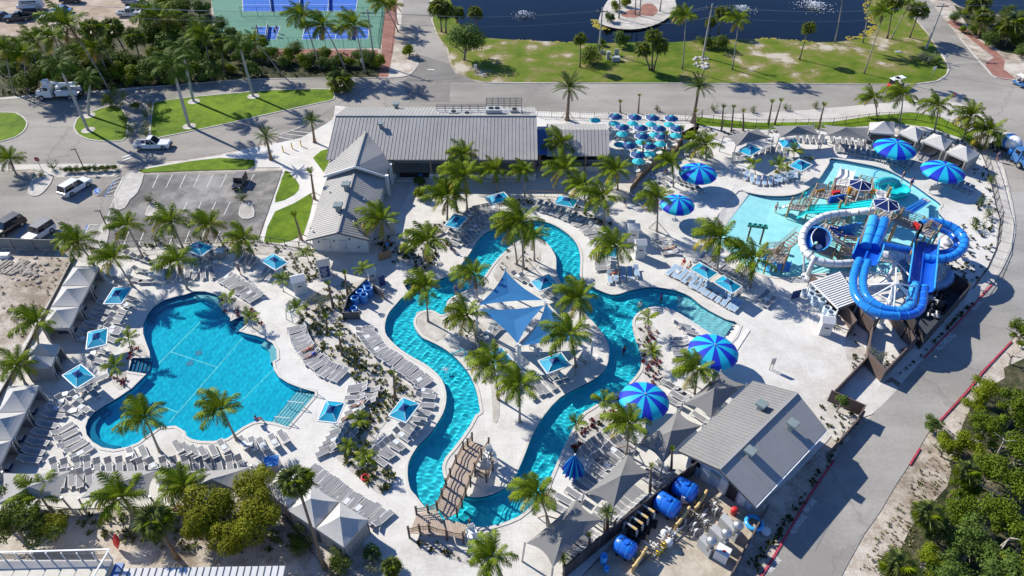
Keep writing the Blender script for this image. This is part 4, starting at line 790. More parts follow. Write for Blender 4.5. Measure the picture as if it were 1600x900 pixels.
for (u, v, r, k, t) in [(467,845,22,'dark','dark shrub in front of the twin tents'),(528,877,22,'dark','dark shrub below the right tent'),(580,860,17,'bright','round bright shrub beside the walk'),(578,885,16,'silver','silvery shrub below the round bright one'),(610,884,18,'bright','leafy shrub at the bottom edge by the umbrella box'),(728,66,33,'wide','large round leafy tree on the lagoon corner'),(638,78,16,'bright','round bush beside the side road'),(925,86,20,'dark','sprawling bush on the bank'),(967,62,17,'bright','leafy bush at the water edge left of centre'),(941,66,9,'bright','small bush beside the pole at the water'),(1103,66,14,'dark','bush behind the utility pole'),(1125,66,18,'dark','round bush on the lagoon bank'),(1448,88,16,'silver','big spiky agave clump beside the upper road'),(1315,628,13,'bright','bright shrub in the wall corner by the lane'),(1372,556,17,'silver','silvery shrub inside the brown wall'),(656,300,17,'bright','leafy banana clump before the porch'),(655,285,12,'bright','tall broad leaves above the clump before the porch'),(1460,98,8,'bright','low green tuft at the foot of the agave'),(951,28,11,'bright','green bush at the near tip of the lagoon island'),(962,10,12,'bright','green bush behind the tip bush on the lagoon island'),(978,3,12,'bright','green bush at the back of the lagoon island')]: tree('bush', 'bush', k, u, v, r, t, {1315: 1.7, 1372: 1.3}.get(u), None, True)
for (u, v, r, t) in [(232,311,11,'thin sapling on the first parking island'),(377,307,13,'thin sapling on the second parking island'),(246,373,12,'thin sapling by the parking fence'),(313,372,10,'second sapling by the parking fence'),(82,259,11,'clipped dark bush beside the lamp post'),(62,272,10,'dark bush on the corner island'),(1027,170,7,'thin sapling behind the dining terrace'),(1115,169,8,'thin sapling at the start of the grass strip'),(1177,172,8,'round sapling on the grass strip'),(1229,168,8,'round sapling right of the leaning trunks'),(1275,165,8,'round sapling on the grass strip near the middle'),(1549,281,12,'round shrub by the east fence, uppermost'),(1536,315,12,'shrub by the east fence, second down'),(1546,334,12,'shrub by the east fence, third down'),(1526,352,14,'shrub by the east fence, lowest'),(496,470,22,'pale scrub in the long planted bed'),(1303,508,8,'bright plant by the entrance kiosk')]: tree('sapling', 'shrub', 'sapling' if r < 20 else 'silver', u, v, r, t, None, 'saplings and small shrubs', r < 20)
# roadside belts: bushes one by one
belt = [(15,112),(40,128),(70,118),(98,132),(128,92),(150,118),(168,100),(190,95),(205,118),(228,122),(160,82),(118,78),(246,88),(262,118),(285,112),(236,58),(258,70),(292,35),(310,15),(318,62),(300,72),(330,92),(345,80),(278,12),(262,5),(362,72),(375,92),(345,40),(410,66),(405,88),(440,98),(462,80),(475,96),(510,86),(505,101),(530,94),(548,97),(575,92),(590,96),(20,90),(50,96),(85,108),(105,112),(140,104),(180,112),(215,100),(240,108),(255,48),(270,58),(285,90),(298,100),(312,48),(325,112),(348,104),(362,108),(385,78),(390,108),(270,35),(292,62),(335,55),(360,52),(420,88),(450,88),(490,92),(520,100),(560,88)]
for i, (u, v) in enumerate(belt):
    k = ('bright', 'dark', 'wide', 'dark')[i % 4] if u < 300 else ('bright', 'wide')[i % 2]
    r = 19 + (i * 7) % 9 if u < 330 else 13 + (i * 5) % 6
    tree('bush', 'bush', k, u, v, r, {'bright': 'bright leafy', 'dark': 'dark leafy', 'wide': 'broad spreading'}[k] + ' bush ' + ('high ' if v < 75 else 'low ' if v > 105 else '') + 'in the roadside belt, ' + next(t for m_, t in ((60, 'near the frame edge'), (130, 'behind the utility truck'), (180, 'beneath the tallest leaning coconut palm'), (232, 'by the fan palms at the dirt lot'), (270, 'beside the parked white pickups'), (310, 'behind the royal palms of the long lawn'), (340, 'beside the court fence corner'), (400, 'below the lower court corner'), (470, 'left in the strip under the courts'), (530, 'midway along the strip under the courts'), (9999, 'at the red path end under the courts')) if u < m_), None, 'bushes of the roadside belt', True)
for i, (u, v, r) in enumerate([(1492,28,13),(1512,18,13),(1528,44,16),(1548,62,16),(1562,52,16),(1590,60,18),(1598,82,16),(1545,30,15),(1575,20,15),(1600,30,18),(1505,45,9),(1592,48,12)]):
    tree('bush', 'bush', ('wide', 'bright', 'dark')[i % 3], u, v, r, 'leafy bush between the red path and the small pond', None, 'bushes by the small pond', True)
# path hedge between the drive lawns, and the hedge by the lamp post
for (u, v, r) in [(170,155,13),(182,168,14),(196,186,13),(190,150,13),(205,200,11),(212,165,10),(232,166,11),(230,180,11),(228,196,10),(226,208,10),(200,212,9),(176,140,12)]:
    tree('shrub', 'shrub', 'dark' if v % 2 else 'sapling', u, v, r, 'dark clipped shrub along the path between the drive lawns', None, 'shrubs along the drive path', False)
for k in range(9): tree('shrub', 'shrub', 'dark', 102 + 9.5 * k, 265 - 0.4 * k, 7, 'low hedge shrub beside the parking entrance', None, 'hedge by the parking entrance', False)
# ------------------------------------------------------------------ ground cover in the beds (nobody could count it)
TUFT = {}
def tufts(name, regions, n, r, material, seed, rows=None, z=Z_BED):
    rr = random.Random(seed); m = MB()
    def inside(p, q):
        c = False; j = len(q) - 1
        for i in range(len(q)):
            if (q[i][1] > p[1]) != (q[j][1] > p[1]) and p[0] < (q[j][0] - q[i][0]) * (p[1] - q[i][1]) / (q[j][1] - q[i][1]) + q[i][0]: c = not c
            j = i
        return c
    for q in regions:
        xs = [p[0] for p in q]; ys = [p[1] for p in q]; k = 0; t = 0
        while k < n and t < n * 30:
            t += 1; u, v = rr.uniform(min(xs), max(xs)), rr.uniform(min(ys), max(ys))
            if not inside((u, v), q): continue
            k += 1; p = G(u, v); s_ = r * rr.uniform(0.6, 1.3)
            for j in range(9):
                a = rr.uniform(0, 6.28); e = rr.uniform(0.3, 1.3); o = Vector((math.cos(a) * math.cos(e), math.sin(a) * math.cos(e), math.sin(e))) * s_; w = Vector((-o.y, o.x, 0)).normalized() * s_ * 0.22
                b_ = Vector((p.x, p.y, z)); m.add([b_, b_ + o * 0.6 + w, b_ + o, b_ + o * 0.6 - w], [(0, 1, 2, 3)])
    return m.build(name, material, kind='stuff')
tufts('bed_plants', [beds[0]], 330, 0.44, leaf_mat('bed plant', (0.13, 0.15, 0.05)), 1)
tufts('bed_plants', [beds[0]], 70, 0.42, leaf_mat('yellow bed plant', (0.20, 0.19, 0.04)), 12)
tufts('bed_plants', [beds[1], beds[2]], 60, 0.42, MATS['bed plant'], 2)
tufts('bed_plants', [beds[3]], 110, 0.42, leaf_mat('dark bed plant', (0.05, 0.065, 0.025)), 3)
tufts('bed_plants', [beds[4]], 170, 0.42, MATS['dark bed plant'], 4)
tufts('bed_plants', [beds[6], beds[7], beds[14]], 18, 0.35, MATS['dark bed plant'], 5)
tufts('bed_plants', [beds[9]], 36, 0.36, leaf_mat('red leaved plant', (0.16, 0.022, 0.03)), 6)
tufts('bed_plants', [beds[10]], 34, 0.34, MATS['red leaved plant'], 7)
tufts('bed_plants', [beds[10], beds[9], beds[12], beds[13]], 14, 0.34, MATS['dark bed plant'], 17)
tufts('bed_plants', [beds[15]], 46, 0.5, leaf_mat('lime bed plant', (0.19, 0.22, 0.03)), 8)
tufts('bed_plants', [beds[16], beds[17]], 12, 0.4, MATS['red leaved plant'], 9)
tufts('bed_plants', [[(1400,590),(1440,556),(1510,480),(1528,464),(1540,455),(1490,505),(1430,566)], [(1255,770),(1300,700),(1330,660),(1345,650),(1310,700),(1268,768),(1180,900),(1160,890)]], 60, 0.36, MATS['dark bed plant'], 10)
tufts('bed_plants', [[(640,372),(610,380),(590,396),(600,412),(640,412),(690,406),(680,380)], [(578,382),(610,350),(640,360),(632,398),(596,400)]], 34, 0.34, MATS['dark bed plant'], 11)
tufts('ground_cover', [[(1340,890),(1380,820),(1420,760),(1450,700),(1480,660),(1500,720),(1460,790),(1420,860),(1400,905)]], 170, 0.19, leaf_mat('dry weed', (0.34, 0.30, 0.18)), 12, z=0)
tufts('ground_cover', [[(1340,890),(1380,820),(1420,760),(1450,700),(1540,590),(1580,560),(1500,660),(1460,790),(1420,860),(1400,905)]], 60, 0.2, MATS['bed plant'], 13, z=0)
0 and tufts('ground_cover', [[(756,124),(760,106),(800,110),(900,120),(1200,125),(1400,128),(1400,80),(1250,72),(800,66),(742,66),(704,84),(712,110)]], 500, 0.25, leaf_mat('bank grass blade', (0.13, 0.16, 0.03)), 14, z=0.02)
tufts('ground_cover', [[(0,150),(60,148),(240,133),(400,122),(590,120),(590,84),(400,84),(230,100),(0,100)]], 500, 0.5, MATS['dark bed plant'], 15, z=0.02)
tufts('ground_cover', [[(2,440),(90,400),(110,405),(60,500),(20,560),(0,600)]], 46, 0.3, MATS['dry weed'], 26, z=0)
tufts('ground_cover', [[(-20,780),(100,800),(300,806),(430,795),(470,860),(300,866),(60,822),(-20,830)]], 160, 0.45, MATS['bed plant'], 16, z=0.02)
# ------------------------------------------------------------------ buildings
def roof_slope(parent, ra, rb, eb, ea, material, seam=0.55, th=0.14, name='roof', seam_m=None):
    ra, rb, eb, ea = map(Vector, (ra, rb, eb, ea)); n = (rb - ra).cross(ea - ra).normalized()
    if n.z < 0: n = -n
    m = MB(); d = -n * th
    m.add([ra, rb, eb, ea, ra + d, rb + d, eb + d, ea + d], [(0, 1, 2, 3), (7, 6, 5, 4), (0, 4, 5, 1), (1, 5, 6, 2), (2, 6, 7, 3), (3, 7, 4, 0)])
    o = m.build(name, material, parent, world=True); fix_up(o.data)
    if seam:
        k = max(2, int((rb - ra).length / seam)); s = MB()
        for i in range(k + 1):
            t = i / k; p, q = ra.lerp(rb, t) + n * 0.022, ea.lerp(eb, t) + n * 0.022; s.bar(p, q, 0.055, 0.045, up=n)
        s.build('roof_seam', seam_m or material, o, kind='stuff').location = (0, 0, 0)
    return o
def wall_prism(parent, pts, z0, z1, material, name='wall'):
    m = MB(); m.prism(pts, z0, z1); o = m.build(name, material, parent, world=True); fix_up(o.data); return o
def vent(parent, p, rz, size=0.8, material=None):
    m = MB(); m.box(p + Vector((0, 0, size * 0.35)), (size * 0.6, size * 0.6, size * 0.7), rz); m.box(p + Vector((0, 0, size * 0.85)), (size, size, size * 0.28), rz)
    return m.build('roof_vent', material or MATS['vent green grey'], parent, world=True)
mat('vent green grey', (0.20, 0.25, 0.25), 0.5, 0.1)
def part(m, name, material, parent, **k): return m.build(name, material, parent, world=True, **k)

# long clubhouse
YR, YF, YB, ZR, ZE = 103.6, 95.2, 112.6, 7.0, 4.0
B = empty('clubhouse', (-12, 104, 0), 0, 'long white clubhouse with grey seamed roof and deep porch by the road', 'building')
roof_slope(B, (-28.0, YR, ZR), (3.9, YR, ZR), (3.9, YF, ZE), (-28.4, YF, ZE), M_roof)
roof_slope(B, (-28.0, YR + .02, ZR), (3.9, YR + .02, ZR), (3.9, YB, ZE), (-28.3, YB, ZE), M_roof)
wall_prism(B, [(-27.2, 100.3), (3.5, 100.3), (3.5, 111.6), (-27.2, 111.6)], 0, 3.95, M_wallw)
m = MB(); m.box((-5.3, 106.2, 5.35), (14.0, 3.6, 1.1)); part(m, 'flat_roof', M_roofw, B)
for x0, x1, y in ((-12.3, -4.2, 107.4), (-4.2, 1.6, 108.2)):      # screen railings round the roof plant
    f = MB(); r_ = MB()
    for k in range(7): f.bar((lerp(x0, x1, k / 6), y, 5.3), (lerp(x0, x1, k / 6), y, y - 100.35), 0.09)
    for k in range(5): r_.bar((x0, y, y - 100.4 - 0.32 * k), (x1, y, y - 100.4 - 0.32 * k), 0.07, 0.08)
    part(f, 'railing_post', M_trim, B); part(r_, 'railing', M_trim, B)
f = MB()
for k in range(5): f.bar((1.6, lerp(104.8, 108.2, k / 4), 5.4), (1.6, lerp(104.8, 108.2, k / 4), 7.4), 0.09)
for k in range(5): f.bar((1.6, 104.8, 6.0 + 0.35 * k), (1.6, 108.2, 6.0 + 0.35 * k), 0.07, 0.08)
part(f, 'railing', M_trim, B)
M_unit = mat('roof unit', (0.40, 0.42, 0.41), 0.5, 0.1)
for x, y, s_ in ((-2.9, 105.9, (2.6, 1.5, 1.3)), (-9.5, 106.2, (1.4, 1.0, 0.6)), (-7.3, 105.9, (1.2, 1.0, 0.5)), (0.4, 106.6, (1.3, 1.0, 0.8))):
    t = MB(); t.box((x, y, 5.9 + s_[2] / 2), s_); u_ = part(t, 'roof_unit', M_unit, B)
    for k in range(2 if s_[0] > 2 else 1):
        t = MB(); t.lathe((x - u_.location.x * 0 + (k - .5) * 1.0 * (s_[0] > 2), y, 5.9 + s_[2]), [(0.42, 0), (0.42, 0.07), (0.3, 0.08), (0.0, 0.05)], 12); part(t, 'fan_grille', M_black, B)
vent(B, Vector((-19.6, 111.4, 4.4)), 0, 1.0); vent(B, Vector((-20.6, 101.3, 6.2)), 0, 0.8)
t = MB(); t.bar((-28.05, YR, 7.06), (3.95, YR, 7.06), .3, .1); part(t, 'ridge_cap', M_roof, B); t = MB(); t.bar((-18.0, YF - .08, 3.9), (3.9, YF - .08, 3.9), .14, .14); part(t, 'gutter', M_trim, B)
# porch: floor, low wall, columns, steps, dark openings behind
t = MB(); t.box((-10.2, 97.8, 0.18), (24.6, 5.2, 0.36)); part(t, 'porch_floor', M_side, B)
for k in range(7):
    x = -20.6 + 3.4 * k; t = MB(); t.box((x + 1.3, 100.2, 2.0), (2.4, 0.12, 2.4)); w_ = part(t, 'window', M_glass, B)
    t = MB(); t.box((x + 1.3, 100.12, 2.0), (0.1, 0.1, 2.4)); t.box((x + 1.3, 100.12, 3.25), (2.6, 0.1, 0.12)); t.box((x + 1.3, 100.12, 0.75), (2.6, 0.1, 0.12)); part(t, 'window_frame', M_white, B)
for x in (-18.5, -12.6, -8.0, -3.3, 0.6, 3.4):
    t = MB(); t.box((x, 96.0, 0.55), (0.62, 0.62, 1.1)); part(t, 'column_base', M_white, B)
    t = MB(); t.box((x, 96.0, 2.45), (0.26, 0.26, 2.7)); part(t, 'porch_post', M_wood, B)
for x0, x1 in ((-12.4, -8.2), (-7.8, -3.5), (-3.1, 3.2)):
    t = MB(); t.box(((x0 + x1) / 2, 95.9, 0.5), (x1 - x0, 0.22, 1.0)); part(t, 'porch_wall', M_wallw, B)
    t = MB(); t.bar((x0, 95.9, 1.25), (x1, 95.9, 1.25), 0.07); part(t, 'porch_rail', M_wood, B)
for k in range(5):
    t = MB(); t.box((-15.3, 95.6 + 0.32 * k, 0.06 + 0.06 * k), (4.8, 0.34, 0.12 + 0.12 * k)); part(t, 'step', M_post, B)
# right gable with the blue link roof
Bx = empty('pavilion', (10, 102, 0), 0, 'grey gable roofed pavilion with dark open front and blue link roof beside it', 'building')
roof_slope(Bx, (5.6, 102.4, 5.2), (15.4, 102.4, 5.2), (15.2, 97.5, 3.3), (5.5, 97.5, 3.3), M_roof)
roof_slope(Bx, (5.6, 102.42, 5.2), (15.4, 102.42, 5.2), (15.7, 108.0, 3.3), (5.8, 108.0, 3.3), M_roof)
roof_slope(Bx, (3.95, 103.6, 4.6), (5.5, 103.6, 4.6), (5.45, 97.8, 3.4), (3.95, 97.8, 3.4), mat('blue metal roof', (0.06, 0.16, 0.42), 0.4, 0.08), 0.4)
wall_prism(Bx, [(4.2, 101.5), (14.9, 101.5), (14.9, 107.2), (4.2, 107.2)], 0, 3.25, M_wallw)
t = MB(); t.box((9.5, 101.4, 1.7), (10.4, 0.14, 2.7)); part(t, 'shade_panel', M_inshade, Bx)
t = MB(); t.box((9.5, 98.4, 0.55), (10.8, 0.22, 1.1)); part(t, 'bar_front', M_wallw, Bx)
t = MB(); t.box((9.5, 98.3, 1.14), (11.0, 0.5, 0.08)); part(t, 'bar_top', M_trim, Bx)
for x in (4.4, 8.0, 11.6, 14.8): t = MB(); t.box((x, 98.1, 1.65), (0.2, 0.2, 3.3)); part(t, 'porch_post', M_wood, Bx)
for k in range(4): t = MB(); t.box((6.2 + 2.3 * k, 99.4, 0.75), (0.9, 0.6, 0.06)); t.bar((6.2 + 2.3 * k, 99.4, 0), (6.2 + 2.3 * k, 99.4, .74), .08); part(t, 'bar_table', M_steel, Bx)
# entrance gable and side wing
Eg = empty('entrance_gable', (-23, 95, 0), 0, 'steep grey seamed entrance gable between the long roof and the wing', 'building')
zr, ze = 5.9, 3.55
roof_slope(Eg, (-22.85, 90.0, zr), (-22.95, 100.4, zr), (-28.2, 100.4, ze), (-28.05, 91.2, ze), M_roof)
roof_slope(Eg, (-22.84, 90.0, zr), (-22.94, 100.4, zr), (-17.8, 100.4, ze), (-18.95, 91.2, ze), M_roof)
t = MB(); t.add([(-27.6, 91.2, 3.4), (-19.4, 91.2, 3.4), (-22.85, 91.0, 5.62)], [(0, 1, 2)]); t.add([(-27.6, 91.2, 0), (-19.4, 91.2, 0), (-19.4, 91.2, 3.4), (-27.6, 91.2, 3.4)], [(0, 1, 2, 3)]); part(t, 'gable_wall', M_wallw, Eg)
wall_prism(Eg, [(-27.4, 91.3), (-19.2, 91.3), (-18.8, 99.5), (-27.6, 99.5)], 0, 3.4, M_wallw)
t = MB(); t.bar((-28.05, 91.1, ze - .02), (-22.85, 89.9, zr - .02), 0.16, 0.3); t.bar((-22.85, 89.9, zr - .02), (-18.95, 91.1, ze - .02), 0.16, 0.3); part(t, 'barge_board', M_white, Eg)
t = MB(); t.bar((-22.85, 90.0, zr + .06), (-22.95, 100.4, zr + .06), 0.22, 0.1); part(t, 'ridge_cap', M_roof, Eg)
for x, y in ((-18.7, 91.4), (-18.6, 94.6)): t = MB(); t.box((x, y, 1.8), (0.5, 0.5, 3.6)); part(t, 'porch_post', M_white, Eg)
Wg = empty('side_wing', (-23, 83, 0), 0, 'narrow white wing with grey seamed roof running towards the pool deck', 'building')
roof_slope(Wg, (-22.8, 75.2, 4.9), (-23.1, 91.4, 4.9), (-27.8, 91.4, 3.05), (-27.45, 76.0, 3.05), M_roof, 0.5)
roof_slope(Wg, (-22.79, 75.2, 4.9), (-23.09, 91.4, 4.9), (-18.95, 91.4, 3.05), (-18.9, 76.0, 3.05), M_roof, 0.5)
t = MB(); t.bar((-22.8, 75.2, 4.96), (-23.1, 91.4, 4.96), 0.24, 0.1); part(t, 'ridge_cap', M_roof, Wg)
wall_prism(Wg, [(-27.2, 77.5), (-19.6, 77.1), (-19.4, 91.0), (-27.4, 91.0)], 0, 3.0, M_wallw)
t = MB(); t.add([(-27.2, 77.49, 3.0), (-19.6, 77.09, 3.0), (-22.9, 77.28, 4.6)], [(0, 1, 2)]); part(t, 'gable_wall', M_wallw, Wg)
t = MB(); t.bar((-27.45, 75.95, 2.98), (-22.8, 75.15, 4.83), 0.12, 0.2); t.bar((-22.8, 75.15, 4.83), (-18.9, 75.95, 2.98), 0.12, 0.2); part(t, 'barge_board', M_trim, Wg)
for x, w, h in ((-25.2, 1.0, 2.1), (-23.0, 1.0, 2.1)):
    t = MB(); t.box((x, 77.3 - (x + 25) * .05, h / 2), (w, 0.1, h)); d_ = part(t, 'door', mat('pale door', (0.58, 0.58, 0.57), 0.5, 0.05), Wg)
    t = MB(); t.box((x + .35, 77.2 - (x + 25) * .05, 1.0), (0.06, 0.08, 0.2)); part(t, 'door_handle', M_black, Wg)
for x, z in ((-26.2, 1.9), (-24.1, 2.0), (-22.0, 2.3), (-20.9, 1.0)): t = MB(); t.box((x, 77.15, z), (0.16, 0.1, 0.24)); part(t, 'wall_lamp', M_black, Wg)
for x, y, z in ((-23.4, 85.6, 4.75), (-23.6, 80.4, 4.7)): vent(Wg, Vector((x, y, z)), 0, 1.15)
for x, y, z in ((-26.2, 86.5, 3.65), (-26.7, 77.3, 3.4), (-20.8, 84, 3.9), (-21.3, 78.4, 4.1)): t = MB(); t.lathe((x, y, z), [(0.1, 0), (0.1, 0.35), (0.0, 0.4)], 8); part(t, 'vent_pipe', M_steel, Wg)
# pump house at the lower right
Ph = empty('pump_house', (24, 42, 0), 0, 'pale blue pump house under a grey gable roof beside the lane', 'building')
rf, rn, lf, ln_, ef, en = (28.7, 47.4, 5.3), (18.85, 38.3, 5.3), (25.4, 50.5, 3.6), (15.97, 41.6, 3.6), (31.05, 44.05, 3.6), (21.8, 35.55, 3.6)
roof_slope(Ph, rn, rf, lf, ln_, M_roofp, 0.42)
roof_slope(Ph, (rn[0] + .01, rn[1] - .01, rn[2]), (rf[0] + .01, rf[1] - .01, rf[2]), ef, en, M_roofd, 2.4)
t = MB(); t.bar((rn[0], rn[1], 5.35), (rf[0], rf[1], 5.35), 0.26, 0.12); part(t, 'ridge_cap', M_roofd, Ph)
t = MB(); t.bar((ln_[0], ln_[1], 3.5), (rn[0], rn[1], 5.2), 0.08, 0.22); t.bar((rn[0], rn[1], 5.2), (en[0], en[1], 3.5), 0.08, 0.22); part(t, 'barge_board', M_trim, Ph)
t = MB(); t.bar((en[0] + .05, en[1] - .05, 3.48), (ef[0] + .05, ef[1] - .05, 3.48), 0.16, 0.14); part(t, 'gutter', M_white, Ph)
wpts = [(17.3, 42.1), (22.5, 37.3), (30.3, 44.6), (25.2, 49.4)]
wall_prism(Ph, wpts, 0, 3.45, M_wallb)
t = MB(); t.add([(17.3, 42.1, 3.44), (22.5, 37.3, 3.44), (19.9, 39.7, 5.0)], [(0, 1, 2)]); part(t, 'gable_wall', M_wallb, Ph)
ang = math.atan2(-4.8, 5.2)
def on_front(s, z, size, mt, nm, off=0.06):
    p = Vector((lerp(17.3, 22.5, s) - 0.68 * off, lerp(42.1, 37.3, s) - 0.73 * off, z)); t = MB(); t.box(p, size, ang); return part(t, nm, mt, Ph)
on_front(.13, 1.9, (1.0, .1, .8), M_glass, 'window'); on_front(.13, 2.33, (1.15, .14, .1), M_white, 'window_frame'); on_front(.30, 1.05, (.85, .1, 2.1), M_white, 'door'); on_front(.44, 2.0, (.9, .35, .6), M_unit, 'air_conditioner', .15)
on_front(.58, 1.05, (.85, .1, 2.1), M_white, 'door'); on_front(.70, 1.1, (1.1, .1, 2.2), M_inshade, 'shade_panel'); on_front(.86, 1.1, (.7, .1, 2.0), M_white, 'door'); on_front(.5, 2.9, (.3, .12, .2), M_black, 'wall_lamp', .1)
for u, v, s_ in ((1190, 634, 0.95), (1172, 707, 0.95), (1238, 664, 0.95)):
    p = G(u, v, 5.2); vent(Ph, p - Vector((0, 0, .55)), R(43), s_)
# bottom edge buildings
Bw = empty('white_roof_building', (-27, 30, 0), 0, 'white metal roof cut by the bottom edge with railed deck beside it', 'building')
p1, p2 = G(192, 888, 4.2), G(446, 884, 4.2)
roof_slope(Bw, p1, p2, p2 + Vector((0, -9, -1.6)), p1 + Vector((0, -9, -1.6)), M_roofw, 0.55, seam_m=M_trim)
wall_prism(Bw, [(p1.x + .3, p1.y - .3), (p2.x - .3, p2.y - .3), (p2.x - .3, p2.y - 10), (p1.x + .3, p1.y - 10)], 0, 2.5, M_wallw)
q1, q2 = G(-40, 874, 4.6), G(178, 868, 4.6)
t = MB(); t.box(((q1.x + q2.x) / 2, q1.y - 3.2, 4.4), (q2.x - q1.x, 6.4, 0.2)); part(t, 'deck_slab', M_side, Bw)
for k in range(9):
    t = MB(); t.box((lerp(q1.x, q2.x, (k + .5) / 9), q1.y - 3.4, 4.52), ((q2.x - q1.x) / 9 - .06, 5.2, 0.05)); part(t, 'deck_panel', mat('cream deck panel', (0.56, 0.53, 0.46), 0.8, 0.08), Bw)
for k in range(9):
    x0, x1 = lerp(q1.x, q2.x, k / 9), lerp(q1.x, q2.x, (k + 1) / 9)
    t = MB(); [t.box((lerp(x0, x1, (j + .5) / 9), q1.y, 5.05), (.045, 0.03, 0.85)) for j in range(9)]; part(t, 'railing_panel', mat('perforated panel', (0.12, 0.12, 0.125), 0.5, 0.3, 6.0), Bw)
    t = MB(); t.bar((x1, q1.y, 4.5), (x1, q1.y, 5.65), 0.09); part(t, 'railing_post', M_white, Bw)
t = MB(); t.bar((q1.x, q1.y, 5.6), (q2.x, q2.y, 5.6), 0.12, 0.1); t.bar((q2.x, q2.y, 5.6), (q2.x - .8, q2.y - 6, 5.6), 0.12, 0.1); part(t, 'railing', M_white, Bw)
wall_prism(Bw, [(q1.x, q1.y - .3), (q2.x - .2, q2.y - .3), (q2.x - .2, q2.y - 7), (q1.x, q1.y - 7)], 0, 4.25, M_wallw)
t = MB(); a_, b_ = G(180, 872, 4.2), G(192, 886, 4.0); t.box(((a_.x + b_.x) / 2 + .1, a_.y - 3.4, 4.0), (.7, 6, .3)); part(t, 'blue_roof_strip', MATS['blue metal roof'], Bw)

# ------------------------------------------------------------------ cabanas
def cabana(px, label, closed=(0, 0, 0, 0), ze=2.35, rise=1.15, group='hip roofed canvas cabanas', sofa=True):
    # px: four eave corners in order; closed[i] = curtain wall drawn along edge i -> i+1
    c = [G(u, v, ze) for u, v in px]; cen = sum(c, Vector()) / 4; root = empty('cabana', (cen.x, cen.y, 0), 0, label, 'cabana', group)
    loc = [p - Vector((cen.x, cen.y, 0)) for p in c]; apex = Vector((0, 0, ze + rise)); m = MB(); N = 5
    for i in range(4):
        a, b = loc[i], loc[(i + 1) % 4]; g = []
        for r in range(N):
            t = r / N; row = []
            for s_ in range(N + 1):
                e = a.lerp(b, s_ / N); p = apex * t + e * (1 - t); p.z = lerp(ze, ze + rise, t) - 0.10 * math.sin(math.pi * t) - 0.02 * math.sin(math.pi * s_ / N) * (1 - t); row.append(p)
            g.append(row)
        vs = [p for row in g for p in row] + [apex]; fs = [(r * (N + 1) + s_, r * (N + 1) + s_ + 1, (r + 1) * (N + 1) + s_ + 1, (r + 1) * (N + 1) + s_) for r in range(N - 1) for s_ in range(N)]
        fs += [((N - 1) * (N + 1) + s_, (N - 1) * (N + 1) + s_ + 1, len(vs) - 1) for s_ in range(N)]; m.add(vs, fs)
        m.face(a, a - Vector((0, 0, .28)), b - Vector((0, 0, .28)), b)
    o = m.build('canopy', M_tent, root); fix_up(o.data)
    ins = [p * 0.96 for p in loc]
    for p in ins: t = MB(); t.bar((p.x, p.y, 0), (p.x, p.y, ze), 0.09); t.build('post', M_trim, root)
    for i in range(4):
        a, b = ins[i], ins[(i + 1) % 4]
        if closed[i]:
            t = MB(); k = 14; vs = []
            for j in range(k + 1):
                e = a.lerp(b, j / k); nn = Vector((e.x, e.y, 0)).normalized() * (0.06 if j % 2 else -0.04); vs += [(e.x + nn.x, e.y + nn.y, 0.05), (e.x + nn.x, e.y + nn.y, ze - .1)]
            t.add(vs, [(2 * j, 2 * j + 2, 2 * j + 3, 2 * j + 1) for j in range(k)]); t.build('curtain', M_curtain, root)
        else:
            for e in (a.lerp(b, 0.05), a.lerp(b, 0.95)):      # tied-back curtains
                t = MB(); t.tube([(e.x, e.y, 0.05), (e.x, e.y, 0.9), (e.x, e.y, ze - .12)], [0.16, 0.08, 0.24], 6); t.build('tied_curtain', M_curtain, root)
    if sofa:
        d = (loc[1] - loc[0]).xy.length; ax = math.atan2((loc[1] - loc[0]).y, (loc[1] - loc[0]).x)
        t = MB(); t.box((0, 0, .22), (1.9, 0.8, .4), ax); s_ = t.build('sofa', mat('navy cushion', (0.03, 0.05, 0.12), 0.8, 0.15), root)
        t = MB(); t.box((0, 0, .45), (1.8, 0.7, .12), ax); t.build('cushion', mat('white cushion', (0.6, 0.6, 0.58), 0.8, 0.08), s_)
    return root
G_L = 'canvas cabanas along the sandy side fence'; G_T = 'canvas cabanas above the splash pool'; G_B = 'twin canvas tents at the lower walk'
cabana([(115,416),(154,416),(141,446),(97,446)], 'topmost cabana of the side fence row, under a palm', (1,0,1,1), group=G_L)
cabana([(97,447),(140.6,446.5),(124,478),(80,479)], 'second cabana of the side fence row, fully sunlit roof', (1,0,1,1), group=G_L)
cabana([(80,480),(124,479),(109,512),(64,513)], 'third cabana of the side fence row, beside the leaning palm', (1,0,0,1), group=G_L)
cabana([(50,540),(94,538),(86,556),(42,557)], 'fourth cabana of the side fence row, half in palm shade', (1,0,1,1), group=G_L)
cabana([(42,558),(86,557),(80,573),(36,575)], 'fifth cabana of the side fence row, with blank curtain wall facing the bottom', (1,0,1,1), group=G_L)
cabana([(13,603.6),(61,602),(41,643),(-3,644)], 'sixth cabana of the side fence row, frond shadow on its roof', (1,0,1,1), group=G_L)
cabana([(-3,645),(41,644),(19,687),(-25,688)], 'seventh cabana of the side fence row, cut by the frame', (1,0,1,1), group=G_L)
cabana([(-25,689),(18,688),(-3,732),(-46,734)], 'lowest cabana of the side fence row, mostly out of frame', (1,0,1,1), group=G_L)
cabana([(486,759),(529,784),(492,825),(449,797)], 'tent left of its twin, behind the tall fan palm', (0,0,1,1), 2.4, 1.25, G_B)
cabana([(531,785),(575,812),(537,855),(494,826)], 'tent right of its twin, at the end of the lounger row', (0,1,1,1), 2.4, 1.25, G_B)
cabana([(442,731),(486,757),(450,793),(408,764)], 'tent behind the twins, partly hidden by the olive trees', (0,0,1,1), 2.4, 1.25, G_B)
cabana([(1359,191),(1398,190),(1398,210),(1358,207)], 'palest cabana at the start of the splash pool row', (1,1,0,1), 2.5, 1.2, G_T)
